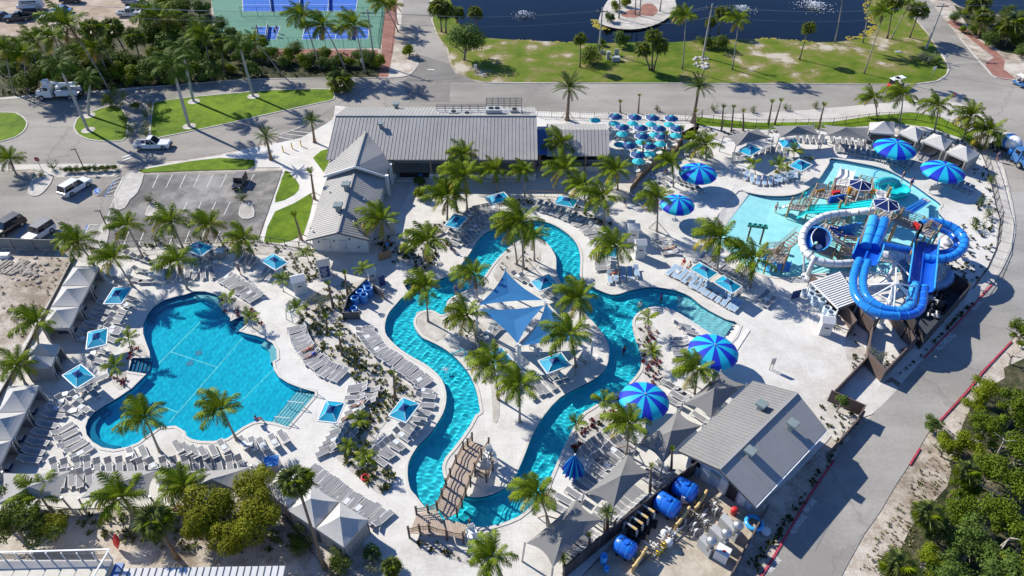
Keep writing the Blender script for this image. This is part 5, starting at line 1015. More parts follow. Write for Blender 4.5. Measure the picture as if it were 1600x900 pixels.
cabana([(1404,207),(1424,196),(1445,205),(1434,221)], 'cabana behind the first upper striped umbrella', (1,1,0,0), 2.5, 1.1, G_T)
cabana([(1441,220),(1459,208),(1489,220),(1476,235)], 'third cabana of the splash pool row, tied curtains open', (1,1,0,0), 2.5, 1.1, G_T)
cabana([(1478,237),(1500,225),(1532,240),(1512,252)], 'last cabana of the splash pool row with a drawn side curtain', (1,1,1,0), 2.5, 1.1, G_T)

# ------------------------------------------------------------------ grey shade sails and blue sails
def sail(px, cen, label, group='grey tension shade sails', ze=2.9, zc=4.1, material=None, pull=0.13):
    c = [G(u, v, ze) for u, v in px]; C0 = G(cen[0], cen[1], zc); root = empty('shade_sail', (C0.x, C0.y, 0), 0, label, 'shade sail', group)
    off = Vector((C0.x, C0.y, 0)); loc = [p - off for p in c]; C1 = C0 - off; m = MB(); N = 8; T = 5
    for i in range(4):
        a, b = loc[i], loc[(i + 1) % 4]; vs = []
        for r in range(T + 1):
            t = r / T
            for s_ in range(N + 1):
                s = s_ / N; e = a.lerp(b, s); e = e.lerp(C1, pull * 4 * s * (1 - s)); e.z = ze + 0.12 * 4 * s * (1 - s)
                p = e.lerp(C1, t); p.z -= 0.10 * math.sin(math.pi * t); vs.append(p)
        m.add(vs, [(r * (N + 1) + s_, r * (N + 1) + s_ + 1, (r + 1) * (N + 1) + s_ + 1, (r + 1) * (N + 1) + s_) for r in range(T) for s_ in range(N)])
    o = m.build('fabric', material or M_tarp, root); fix_up(o.data)
    for p in loc:
        d = Vector((p.x, p.y, 0)).normalized(); t = MB(); t.tube([(p.x + d.x * .35, p.y + d.y * .35, 0), (p.x + d.x * .1, p.y + d.y * .1, ze + .15)], 0.09, 8); t.build('post', M_steel, root)
    return root
sail([(983,706),(1015,738),(958,794),(914,771)], (970,743), 'grey sail in the middle beside the folded striped umbrella')
sail([(901,780),(942,812),(864,887),(822,849)], (885,815), 'lowest grey sail with a frond shadow at its peak')
sail([(1059,641),(1097,665),(1036,724),(996,696)], (1049,673), 'grey sail nearest the lowest open striped umbrella')
sail([(1126,580),(1165,601),(1111,654),(1068,631)], (1116,608), 'grey sail tucked against the pump house roof')
PALE = mat('pale shade fabric', (0.36, 0.35, 0.335), .8, .05, .5, trans=.06, spec=.1); GB = 'grey tension shade sails at the bottom walk'
sail([(5,739),(112,735),(95,778),(-10,790)], (45,760), 'grey sail nearest the frame corner at the bottom', GB, material=PALE); sail([(147,735),(251,732),(233,776),(125,779)], (190,752), 'middle grey sail of the bottom three', GB, material=PALE); sail([(288,736),(391,729),(372,766),(268,772)], (330,748), 'grey sail of the bottom three nearest the olive trees', GB, material=PALE)
GT = 'grey tension shade sails above the splash pool'
sail([(1132,213),(1184,201),(1207,215),(1150,229)], (1170,206), 'grey sail above the first aqua umbrella pair', GT); sail([(1206,197),(1272,195),(1282,211),(1218,215)], (1246,197), 'wide grey sail between its two neighbours above the splash pool', GT); sail([(1286,195),(1356,200),(1363,220),(1290,212)], (1322,199), 'long grey sail beside the palest cabana', GT)
def tri_sail(pts, label):
    P3 = [G(u, v, z) for u, v, z in pts]; cen = sum(P3, Vector()) / 3; off = Vector((cen.x, cen.y, 0)); root = empty('blue_sail', off, 0, label, 'shade sail', 'triangular blue sails on the island'); L = [p - off for p in P3]; C1 = sum(L, Vector()) / 3; C1.z += -0.25
    m = MB(); N = 10; T = 6
    for i in range(3):
        a, b = L[i], L[(i + 1) % 3]; vs = []
        for r in range(T + 1):
            for s_ in range(N + 1):
                s = s_ / N; e = a.lerp(b, s).lerp(C1, 0.15 * 4 * s * (1 - s)); p = e.lerp(C1, r / T); vs.append(p)
        m.add(vs, [(r * (N + 1) + s_, r * (N + 1) + s_ + 1, (r + 1) * (N + 1) + s_ + 1, (r + 1) * (N + 1) + s_) for r in range(T) for s_ in range(N)])
    o = m.build('fabric', M_bluesail, root, True); fix_up(o.data)
    for p in L:
        d = Vector((p.x, p.y, 0)).normalized() * .3; t = MB(); t.tube([(p.x + d.x, p.y + d.y, 0), (p.x + d.x, p.y + d.y, p.z + .3)], 0.13, 10); t.lathe((p.x + d.x, p.y + d.y, 0), [(.3, 0), (.3, .35), (.14, .4)], 10); t.build('post', M_white, root)
        t = MB(); t.bar(p, (p.x + d.x, p.y + d.y, p.z), 0.03); t.build('cable', M_steel, root)
tri_sail([(790,423,4.2),(848,469,3.4),(747,477,3.8)], 'upper blue triangular sail with frond shadows'); tri_sail([(748,483,3.8),(851,477,4.0),(809,537,3.4)], 'middle blue triangular sail pointing down to the white post'); tri_sail([(853,475,4.0),(922,533,2.9),(816,540,3.4)], 'lower blue triangular sail partly behind palms')

# ------------------------------------------------------------------ umbrellas
def striped_umbrella(u, v, rp, label, z=3.0, n=14, ph=0.0):
    c = G(u, v, z); depth = (c - Vector((0, 0, CAM_H))).dot(_f); R_ = rp * depth / FPX; root = empty('striped_umbrella', (c.x, c.y, 0), ph, label, 'umbrella', 'big striped umbrellas')
    prof = [(0.03, 0.62), (0.25, 0.56), (0.5, 0.42), (0.72, 0.22), (0.9, -0.02), (1.0, -0.26), (0.985, -0.42), (0.93, -0.55)]; K = 4
    for col, mt in ((0, M_royal), (1, M_cyan)):
        m = MB(); vs = []
        for r, h in prof:
            for j in range(K + 1):
                a = (j / K - .5) * 2 * math.pi / n; sag = 1 - 0.02 * math.cos(math.pi * (j / K - .5)); vs.append((r * R_ * math.cos(a) * sag, r * R_ * math.sin(a) * sag, z + h * 1.25))
        m.add(vs, [(i * (K + 1) + j, i * (K + 1) + j + 1, (i + 1) * (K + 1) + j + 1, (i + 1) * (K + 1) + j) for i in range(len(prof) - 1) for j in range(K)]); me = m.mesh('panel', mt, True); fix_up(me)
        for g in range(col, n, 2): link('panel', me, root, (0, 0, 0), (0, 0, 2 * math.pi * g / n))
    t = MB(); t.tube([(0, 0, 0), (0, 0, z + .85)], 0.09, 8); t.build('pole', M_white, root); t = MB(); t.lathe((0, 0, 0), [(.45, 0), (.45, .12), (.1, .16)], 12); t.build('base', M_steel, root); t = MB(); t.lathe((0, 0, z + .72), [(.12, 0), (.12, .1), (0, .16)], 8); t.build('finial', M_navy, root)
striped_umbrella(1091,268,30,'striped umbrella over the beach entry of the splash pool',3.1,14,.1); striped_umbrella(1059,317,27,'smallest open striped umbrella, behind a palm',3.0,14,.2); striped_umbrella(1399,229.5,32,'striped umbrella in front of the middle cabanas',2.9,14,.15); striped_umbrella(1474.5,265,32.5,'striped umbrella before the last cabana with the drawn curtain',2.9,14,.25); striped_umbrella(1115.5,546,39,'striped umbrella at the end of the lazy river beach',3.0,14,.1); striped_umbrella(1007,623,39.5,'lowest open striped umbrella, overlapping the lazy river',3.0,14,.2)
p = G(895, 745); root = empty('folded_umbrella', p, 0, 'folded striped umbrella beside the lower river bank', 'umbrella')
m0, m1 = MB(), MB()
for k in range(14):
    a, b = k * math.pi / 7, (k + 1) * math.pi / 7; mm = (a + b) / 2; t = (m0, m1)[k % 2]; pr = [(0.05, 3.6), (0.55, 2.4), (1.0, 1.2), (1.05, 0.95)]; vs = []
    for i, (r, z) in enumerate(pr):
        for q, f in ((a, .72), (mm, 1.08), (b, .72)): vs.append((r * f * math.cos(q), r * f * math.sin(q), z - (.18 if q == mm and i == 3 else 0)))
    t.add(vs, [(3 * i + j, 3 * i + j + 1, 3 * i + j + 4, 3 * i + j + 3) for i in range(3) for j in range(2)])
m0.build('panel', M_royal, root); m1.build('panel', M_cyan, root); t = MB(); t.tube([(0, 0, 0), (0, 0, 3.7)], .08, 8); t.build('pole', M_white, root)
def aqua_umbrella(px, label, z=2.25):
    c = [G(u, v, z) for u, v in px]; cen = sum(c, Vector()) / 4; a0 = (c[1] - c[0] + c[2] - c[3]); b0 = (c[3] - c[0] + c[2] - c[1]); rz = math.atan2(a0.y, a0.x); la, lb = a0.length / 2, b0.length / 2
    root = empty('aqua_umbrella', (cen.x, cen.y, 0), rz, label, 'umbrella', 'rectangular aqua umbrellas'); hx, hy = la / 2, lb / 2; K = [(-hx, -hy), (hx, -hy), (hx, hy), (-hx, hy)]; f = 0.34; zt = z + .55
    m = MB()
    for i in range(4):
        a, b = K[i], K[(i + 1) % 4]; N = 4; vs = []
        for r in range(4):
            t = r / 3 * (1 - f)
            for s_ in range(N + 1): s = s_ / N; x, y = lerp(a[0], b[0], s), lerp(a[1], b[1], s); vs.append((x * (1 - t), y * (1 - t), z + t * .62 + .02 - .05 * math.sin(math.pi * s) * (1 - t)))
        m.add(vs, [(r * (N + 1) + s_, r * (N + 1) + s_ + 1, (r + 1) * (N + 1) + s_ + 1, (r + 1) * (N + 1) + s_) for r in range(3) for s_ in range(N)])
    o = m.build('canopy', M_aqua, root); fix_up(o.data)
    m = MB(); vs = [(x * f * 1.04, y * f * 1.04, z + .44) for x, y in K] + [(x * .04, y * .04, z + .72) for x, y in K]; m.add(vs, [(i, (i + 1) % 4, 4 + (i + 1) % 4, 4 + i) for i in range(4)] + [(4, 5, 6, 7)]); o = m.build('vent_cap', M_navy, root); fix_up(o.data)
    m = MB()
    for i in range(4): a, b = K[i], K[(i + 1) % 4]; m.bar((a[0], a[1], z), (b[0], b[1], z), .1, .14)
    m.build('trim', M_white, root); m = MB()
    for x, y in K: m.bar((x, y, z + .03), (x * f, y * f, z + .41), .035)
    m.build('rib', M_white, root); m = MB(); m.tube([(0, 0, 0), (0, 0, z + .5)], .05, 8); m.build('pole', M_white, root); m = MB(); m.box((0, 0, .06), (.7, .7, .12)); m.build('base', M_steel, root)
AQ = [([(290,391),(308,376),(335,386.4),(314,400)],'aqua umbrella by the parking fence palms'),([(408,408),(428,395.6),(449.6,411),(430,422.4)],'aqua umbrella below the long lawn'),([(162,475),(178,449),(206,450),(190,475)],'aqua umbrella beside the top cabanas'),([(135,545),(138,518),(169,513.6),(166,540)],'aqua umbrella between third cabana and leisure pool'),([(99,586),(128,568.6),(147.6,590),(118,608)],'aqua umbrella by the blank walled cabana'),([(496,657),(510,625.6),(539,630),(526,662)],'aqua umbrella beside the leisure pool steps'),([(606.4,650),(630,621),(655.6,632),(635,661)],'aqua umbrella between planted bed and river bend'),([(693.6,353),(710,334.4),(730,340),(716,358)],'aqua umbrella by the bench near the wing'),([(757.6,308),(788,300.4),(797,312),(768,320.4)],'aqua umbrella before the porch end'),([(866,318),(874,305),(903,312.4),(896,325.6)],'aqua umbrella above the curved lounger row'),([(932,398),(938,381),(967,387),(963,403)],'aqua umbrella half hidden by a palm'),([(828.4,440),(857,429),(872.4,444),(843,455.6)],'aqua umbrella beside the upper blue sail'),([(841,563),(876,551.6),(892,570),(855,585)],'aqua umbrella below the lower blue sail'),([(757,556),(784,540),(801,566),(775,575)],'aqua umbrella hidden behind the island palms'),([(1078,420),(1094,409.6),(1121,427),(1106,438)],'left one of the two adjoining aqua umbrellas by the chair row'),([(1115,440.4),(1131,430.4),(1159,448),(1144,459.6)],'right one of the two adjoining aqua umbrellas by the chair row'),([(1153,235),(1172,225),(1190,233.6),(1171,245)],'aqua umbrella below the first upper grey sail'),([(1216.4,219),(1245,217.6),(1251,230),(1222,231)],'aqua umbrella at the edge of the wide grey sail'),([(1233,258),(1250,248),(1268,258),(1251,269)],'aqua umbrella on the splash pool promontory')]
for q, t_ in AQ: aqua_umbrella(q, t_)
# dining terrace: navy umbrellas with pale rim, teal umbrellas, tables
def dining(u5, v5, navy):
    u, v = 940 + u5 / 5, 170 + v5 / 5; z = 2.3; c = G(u, v, z); r = 1.28 if navy else 1.0; n = 8
    root = empty('dining_umbrella', (c.x, c.y, 0), .2, ('navy dining umbrella with pale rim and aqua top on the terrace' if navy else 'teal dining umbrella on the terrace'), 'umbrella', 'navy dining umbrellas' if navy else 'teal dining umbrellas')
    m = MB(); P8 = [(math.cos(2 * math.pi * k / n), math.sin(2 * math.pi * k / n)) for k in range(n)]
    r_in = 0.3 if navy else 0.02
    for k in range(n): a, b = P8[k], P8[(k + 1) % n]; m.face((a[0] * r, a[1] * r, z), (b[0] * r, b[1] * r, z), (b[0] * r * r_in, b[1] * r * r_in, z + .5), (a[0] * r * r_in, a[1] * r * r_in, z + .5))
    o = m.build('canopy', M_navy if navy else M_teal, root); fix_up(o.data)
    if navy:
        m = MB()
        for k in range(n): a, b = P8[k], P8[(k + 1) % n]; m.face((a[0] * r * 1.03, a[1] * r * 1.03, z - .03), (b[0] * r * 1.03, b[1] * r * 1.03, z - .03), (b[0] * r * .95, b[1] * r * .95, z + .05), (a[0] * r * .95, a[1] * r * .95, z + .05))
        o = m.build('rim', mat('pale canvas rim', (0.62, 0.66, 0.70), 0.7, 0.08), root); fix_up(o.data); m = MB(); m.lathe((0, 0, z + .47), [(.42, 0), (.2, .12), (0, .2)], 8); m.build('vent_cap', M_teal, root)
    m = MB(); m.tube([(0, 0, 0), (0, 0, z + .5)], .04, 6); m.build('pole', M_white, root)
    tb = empty('dining_table', (c.x, c.y, 0), 0, 'white round table under a ' + ('navy' if navy else 'teal') + ' terrace umbrella', 'table', 'dining tables under ' + ('navy' if navy else 'teal') + ' umbrellas')
    m = MB(); m.lathe((0, 0, .72), [(.55, 0), (.55, .04)], 12); m.build('tabletop', M_white, tb); m = MB(); m.tube([(.12, 0, 0), (.12, 0, .72)], .05, 6); m.build('pedestal', M_steel, tb)
    for k in range(2):
        a = 0.5 + k * 3.3 + u; x, y = c.x + math.cos(a) * 1.0, c.y + math.sin(a) * 1.0; ch = empty('dining_chair', (x, y, 0), a + math.pi / 2, 'white dining chair at a terrace table', 'chair', 'white dining chairs on the terrace')
        m = MB(); m.box((0, 0, .44), (.46, .46, .06)); m.build('seat', M_white, ch); m = MB(); m.box((0, -.22, .7), (.46, .05, .45)); m.build('backrest', M_white, ch); m = MB()
        for sx in (-.2, .2):
            for sy in (-.2, .2): m.bar((sx, sy, 0), (sx, sy, .44), .04)
        m.build('legs', M_white, ch)
for a, b in ((108,62),(258,68),(397,72),(543,76),(160,145),(305,150),(448,155),(588,155),(315,215),(465,218),(212,288),(368,292),(283,360)): dining(a, b, True)
for a, b in ((98,115),(243,115),(385,122),(528,125),(160,198),(415,205),(580,210),(310,262),(460,275),(372,352),(140,280),(285,412),(-50,90)): dining(a, b, False)

# ------------------------------------------------------------------ fences and walls
def panel_wall(px, label, h=1.9, material=M_brown, step=2.4, cat='wall', name='panel_fence', group=None, post=True, z=0.0, th=.07):
    pts = [G(u, v) for u, v in px]; root = empty(name, pts[0], 0, label, cat, group); seq = []
    for a, b in zip(pts, pts[1:]):
        k = max(1, round((b - a).length / step))
        seq += [a.lerp(b, i / k) for i in range(k)]
    seq.append(pts[-1])
    for a, b in zip(seq, seq[1:]):
        d = (b - a).normalized() * .04; m = MB(); p, q = a + d, b - d; p.z = q.z = z + h / 2 + .04; m.bar(p, q, th, h); m.build('panel', material, root, world=True)
        m = MB(); p, q = a.copy(), b.copy(); p.z = q.z = z + h + .06; m.bar(p, q, th + .06, .06); m.build('cap_rail', material, root, world=True)
    if post:
        for p in seq: m = MB(); m.bar(p, p + Vector((0, 0, h + .12 + z)), .13); m.build('post', M_trim if material in (M_brown, M_dkbrown, M_mesh) else M_wood, root, world=True)
    return root
panel_wall([(1316,458),(1340,508),(1358,522),(1365,516)], 'brown panel wall between kiosk court and slide footing', 2.0)
panel_wall([(1262,448),(1312,492),(1330,520),(1322,527)], 'brown panel wall along the striped canopy and tube rack', 2.0)
panel_wall([(1358,522),(1350,570),(1300,622)], 'brown panel wall along the open deck down to the drive gate', 1.3)
panel_wall([(1350,570),(1375,597),(1424,545),(1408,530)], 'brown panel wall enclosing the silvery shrub', 1.9)
panel_wall([(1408,530),(1382,492),(1412,510)], 'brown panel wall below the bottom of the blue loop', 1.9)
panel_wall([(1293,627),(1344,650),(1336,664)], 'brown panel wall beside the pump house corner shrub', 1.7)
panel_wall([(1412,512),(1436,546),(1506,466),(1480,448)], 'dark panel wall round the pump pit by the lane', 2.2, M_dkbrown)
panel_wall([(1110,722),(1040,775),(960,838),(880,905)], 'dark brown wall between the lounger walk and the pump yard', 2.1, M_dkbrown, 2.2)
panel_wall([(1345,655),(1292,716)], 'low brown wall behind the pump house', 1.2)
panel_wall([(1196,800),(1140,905)], 'thin dark rail wall between pump yard and lane verge', 1.1, M_brown)
panel_wall([(984,304),(1002,280),(1034,250),(1054,243),(1064,225)], 'tan screen fence between the dining terrace and loungers', 1.3, M_tan, 1.2, 'fence')
panel_wall([(-30,388),(0,388),(24,389),(58,390),(92,391)], 'grey wind screen fence below the parked cars', 1.7, M_mesh, 2.6, 'fence')
panel_wall([(117,405),(94,450),(60,515),(30,570),(0,622),(-20,660)], 'thin dark fence along the sandy lot behind the cabanas', .45, M_trim, 2.5, 'fence')
panel_wall([(538,500),(563,499)], 'grey board at the end of the tube rack', 1.2, M_trim, 3); panel_wall([(538,500),(545,474),(575,446)], 'grey board behind the blue tubes', 1.1, M_trim, 2); panel_wall([(585,456),(600,468)], 'grey board beside the folded stack', 1.2, M_trim, 3)
def picket_fence(px, label, h=1.3, step=2.4, gap=0.4, material=M_black, name='metal_fence', cat='fence', smooth_sub=1):
    pts = ground_pts(px, smooth_sub, closed=False) if smooth_sub > 1 else [G(u, v) for u, v in px]; root = empty(name, pts[0], 0, label, cat); o = pts[0]; pk = MB()
    seq = []
    for a, b in zip(pts, pts[1:]):
        k = max(1, round((b - a).length / step)); seq += [a.lerp(b, i / k) for i in range(k)]
    seq.append(pts[-1])
    for a, b in zip(seq, seq[1:]):
        m = MB()
        for z in (.15, h - .05): m.bar(a + Vector((0, 0, z)), b + Vector((0, 0, z)), .045)
        m.build('rail', material, root, world=True); n = int((b - a).length / gap)
        for k in range(1, n): p = a.lerp(b, k / n) - o; pk.bar(p + Vector((0, 0, .1)), p + Vector((0, 0, h)), .022)
    for p in seq: m = MB(); m.bar(p, p + Vector((0, 0, h + .1)), .075); m.build('post', material, root, world=True)
    pk.build('picket', material, root, kind='stuff')
picket_fence([(840,183),(950,187),(1090,190),(1096,183)], 'black metal fence behind the dining terrace', 1.3)
picket_fence([(1096,190),(1180,199),(1300,197),(1370,188),(1430,188),(1478,199),(1510,218),(1532,240),(1545,275),(1555,320),(1562,345)], 'black metal fence curving round the upper pool corner', 1.5, smooth_sub=2)
picket_fence([(1562,345),(1556,390),(1540,425),(1520,452)], 'black metal fence between slide tower and lane', 1.5)
picket_fence([(94,391),(190,388),(300,381),(403,379),(490,392)], 'black metal fence along the lower edge of the parking', 1.2)
picket_fence([(742,332),(800,326),(830,307),(872,309),(880,312)], 'wooden post and rail fence before the porch', 1.1, 2.0, .5, M_wood)
picket_fence([(40,796),(130,806),(300,806),(420,800),(450,815),(505,885),(520,905)], 'dark fence below the bottom sails and tents', 1.1, 2.4, .6)
def louvre_roof():
    # slatted white canopy beside the slide
    q = [G(u, v, 2.6) for u, v in ((1267,440),(1312,424),(1342,470),(1310,482))]; o = sum(q, Vector()) / 4; root = empty('slatted_canopy', (o.x, o.y, 0), 0, 'white slatted canopy beside the slide footing', 'canopy')
    for k in range(15):
        t = (k + .5) / 15; m = MB(); m.bar(q[0].lerp(q[3], t), q[1].lerp(q[2], t), .2, .05); m.build('slat', M_white, root, world=True)
    for a, b in ((0, 3), (1, 2)): m = MB(); m.bar(q[a] - Vector((0, 0, .1)), q[b] - Vector((0, 0, .1)), .12, .16); m.build('beam', M_white, root, world=True)
    for p in q: m = MB(); m.bar((p.x, p.y, 0), p - Vector((0, 0, .15)), .14); m.build('post', M_white, root, world=True)
    m = MB(); c = [p - Vector((0, 0, .28)) for p in q]; m.face(*c); m.build('shade_sheet', mat('canopy shade', (0.10, 0.10, 0.11), 0.8, 0.1), root, world=True)  # dark sheet below the slats, painted as the shade in their gaps
louvre_roof()
# ------------------------------------------------------------------ sun loungers
LM = {}
def lounger_meshes():
    f = MB()
    for s_ in (-.31, .31):
        f.bar((-.35, s_, .34), (1.25, s_, .34), .05, .05); f.bar((-.35, s_, .34), (-.95, s_, .66), .05, .05)
        f.bar((1.15, s_, .32), (1.22, s_, 0), .07); f.bar((-.4, s_, .32), (-.5, s_, 0), .07)
    f.bar((1.25, -.34, .34), (1.25, .34, .34), .05); f.bar((-.95, -.34, .66), (-.95, .34, .66), .05)
    LM['frame'] = f.mesh('frame', M_white)
    for key, mt in (('g', M_sling), ('b', M_slingb)):
        s = MB(); s.add([(-.35, -.29, .37), (1.22, -.29, .37), (1.22, .29, .37), (-.35, .29, .37)], [(0, 1, 2, 3)]); LM['sling' + key] = s.mesh('sling', mt)
        b = MB(); b.add([(-.35, -.29, .375), (-.35, .29, .375), (-.93, .29, .68), (-.93, -.29, .68)], [(0, 1, 2, 3)]); LM['back' + key] = b.mesh('backrest', mt)
    t = MB(); t.add([(-.3, -.24, .40), (.35, -.24, .40), (.35, .24, .40), (-.3, .24, .40)], [(0, 1, 2, 3)]); LM['towel'] = t.mesh('towel', mat('folded towel', (0.62, 0.65, 0.68), 0.9, 0.1, 3))
lounger_meshes()
LN = []
LR = random.Random(5)
def row(pts, n, feet, label, key='g', jitter=.04, skip=()):
    # n loungers evenly along a line of the plan; `feet` is a survey vector towards the foot end
    P = ground_pts(pts, 4, closed=False) if len(pts) > 2 else [G(*p) for p in pts]
    L = [0]
    for a, b in zip(P, P[1:]): L.append(L[-1] + (b - a).length)
    for k in range(n):
        if k in skip: continue
        d = L[-1] * (k / (n - 1) if n > 1 else 0.5); i = max(j for j in range(len(L) - 1) if L[j] <= d + 1e-6); t = (d - L[i]) / max(1e-6, L[i + 1] - L[i]); p = P[i].lerp(P[i + 1], t)
        if feet == 'L' or feet == 'R':          # square to the line
            e = (P[i + 1] - P[i]).normalized(); nrm = Vector((-e.y, e.x, 0)) * (1 if feet == 'L' else -1)
        else:
            c = pts[0]; nrm = (G(c[0] + feet[0], c[1] + feet[1]) - G(*c)).normalized()
        az = math.atan2(nrm.y, nrm.x) + LR.gauss(0, jitter * 1.6)
        q = p + Vector((LR.uniform(-.06, .06), LR.gauss(0, .1), 0)); LN.append((q, az, label, key))
        if LR.random() < .16:
            t_ = link('towel', LM['towel'], None, (q.x, q.y, Z_DECK + .005), (0, 0, az)); tag(t_, ('pale towel on a ' if len(label.split()) < 13 else 'towel on ') + label, 'towel', 'towels left on loungers')
row([(569,516),(575,532),(590,550),(612,568),(640,585),(662,603)], 16, 'L', 'grey lounger in the long curved row beside the lazy river')
row([(661,614),(664,628),(659,642),(650,656)], 5, (20,3), 'grey lounger in the short bend of the row by the lazy river')
row([(641,668),(632,679),(623,688),(612,698),(600,708),(590,720)], 8, (18,12), 'grey lounger in the diagonal row below the bed side aqua umbrella')
row([(466,514),(471,532),(482,550),(496,567),(512,580),(534,590)], 15, 'R', 'grey lounger in the curved row between the leisure pool and the planted bed')
row([(562,606),(557,623)], 3, (-14,1), 'grey lounger beside the sunbather block, pool side'); row([(581,611),(574,631)], 3, (-14,1), 'grey lounger beside the sunbather block, bed side'); row([(562,636),(548,662)], 4, (-14,6), 'grey lounger of the four by the pool steps umbrella'); row([(534,676),(512,706)], 5, (-14,6), 'grey lounger in the stack at the lower tip of the planted bed'); row([(546,684),(534,700)], 3, (-14,6), 'grey lounger second rank at the lower tip of the planted bed')
row([(482,742),(510,762),(540,784),(597,816)], 15, (15,-14), 'grey lounger in the straight row in front of the twin tents')
row([(87,732),(240,730),(377,728)], 18, (0,12), 'lounger with grey back in the long row above the bottom sails'); row([(100,750),(142,749)], 4, (0,12), 'lounger between the first and second bottom sails'); row([(254,750),(278,748)], 3, (0,12), 'lounger between the second and third bottom sails')
row([(207,715),(226,713)], 2, (-6,-14), 'white lounger of the pair below the leisure pool'); row([(281,703),(300,711),(316,712),(334,711),(352,703)], 6, (-8,-14), 'white lounger in the loose arc under the leisure pool rim'); row([(383,696),(404,701),(424,697),(445,689)], 5, (-8,-14), 'white lounger in the arc with long shadows by the leisure pool'); row([(99,676),(104,690),(114,702),(128,712)], 5, (14,-8), 'white lounger in the short arc left of the leisure pool')
row([(188,490),(180,507),(172,531)], 6, (14,3), 'grey backed lounger in the row left of the leisure pool'); row([(200,468),(199,480)], 2, (14,6), 'lounger below the topmost side aqua umbrella'); row([(219,425),(212,440)], 2, (14,3), 'lounger of the small group by the palm foot'); row([(232,441),(234,446)], 1, (-14,0), 'single lounger facing the small palm group'); row([(176,434),(180,441)], 1, (14,3), 'single lounger behind the top cabana palm')
row([(159,551),(152,566)], 2, (14,6), 'lounger above the middle pool steps'); row([(152,598),(134,612)], 2, (12,-6), 'lounger under the blank wall cabana umbrella'); row([(146,616),(100,630)], 3, (10,10), 'lounger in the shaded cluster by the curtain wall'); row([(128,640),(114,646)], 2, (12,6), 'lounger at the table left of the leisure pool')
row([(166,478),(148,508),(130,534)], 6, (15,3), 'shaded lounger on the upper cabana terrace'); row([(92,640),(72,672),(46,722)], 7, (15,2), 'shaded lounger on the lower cabana terrace')
row([(294,428),(332,429)], 4, (0,14), 'grey lounger facing down below the fence umbrella'); row([(262,434),(284,432)], 3, (2,14), 'lounger under the palm at the head of the pool'); row([(306,405),(332,403)], 4, (0,12), 'lounger beneath the fence umbrella'); row([(356,436),(398,464)], 8, (-14,8), 'lounger in the diagonal row above the leisure pool steps'); row([(374,404),(396,413)], 4, (-10,12), 'lounger by the last fence palm'); row([(384,450),(402,468)], 4, (-14,8), 'lounger in the second diagonal rank above the pool'); row([(414,428),(424,432)], 2, (-8,12), 'lounger below the lawn side umbrella'); row([(204,402),(238,411)], 4, (12,4), 'lounger between the fence palms')
row([(772,327),(752,331),(736,339),(724,352)], 10, (12,12), 'grey lounger in the outer rank of the river bend rows'); row([(772,343),(756,349),(740,358),(724,378)], 9, (13,10), 'grey lounger in the inner rank of the river bend rows'); row([(712,366),(704,382)], 3, (14,6), 'grey lounger by the beach bags near the wing')
row([(842,324),(868,332),(892,342),(914,354),(930,370),(940,385)], 15, 'R', 'lounger in the arc round the river arch')
row([(944,402),(943,423)], 5, (-14,1), 'grey lounger stacked below the half hidden aqua umbrella'); row([(952,436),(994,427)], 5, (0,12), 'pale chair lounger round the palm bed by the kiosk', 'b')
row([(1050,424),(1100,452),(1152,482)], 13, (-10,10), 'pale blue lounger in the straight row facing the river beach', 'b'); row([(1096,405),(1130,425),(1168,446)], 9, (12,-10), 'grey lounger in the rank behind the adjoining aqua umbrellas'); row([(1080,436),(1150,467)], 7, (-10,10), 'grey lounger between the adjoining umbrellas and the pale row')
row([(1034,376),(1046,397)], 4, (-14,2), 'lounger in the four by the white kiosk'); row([(1193,464),(1203,474)], 2, (-12,10), 'lounger in the pair by the waterslide court')
row([(988,314),(1006,297),(1028,272)], 10, (11,8), 'grey lounger in the first rank beside the tan screen'); row([(1002,322),(1022,300),(1046,274)], 8, (11,8), 'grey lounger in the second rank beside the tan screen'); row([(1056,284),(1090,296)], 5, (11,8), 'grey lounger under the highest striped umbrella'); row([(1068,240),(1098,240)], 4, (8,10), 'lounger beside the terrace corner palm'); row([(1146,249),(1164,246)], 4, (4,13), 'grey lounger in the block beside the first upper grey sail')
row([(1166,277),(1186,285),(1206,284),(1226,280),(1242,274)], 10, (-2,12), 'pale lounger in the arc on the splash pool promontory', 'b'); row([(1180,243),(1226,237)], 6, (-3,12), 'shaded lounger under the first upper grey sail'); row([(1226,217),(1284,220)], 7, (2,12), 'lounger under the wide grey sail'); row([(1298,219),(1354,226)], 7, (2,12), 'lounger under the long grey sail'); row([(1306,234),(1340,240),(1368,247),(1396,256)], 12, (-2,12), 'lounger in the arc along the splash pool upper rim'); row([(1406,254),(1424,261)], 3, (-6,12), 'lounger in the shade of the first upper striped umbrella'); row([(1436,246),(1446,250)], 2, (-6,12), 'lounger before the open cabanas'); row([(1484,285),(1516,300)], 5, (-8,12), 'lounger in the shade of the second upper striped umbrella')
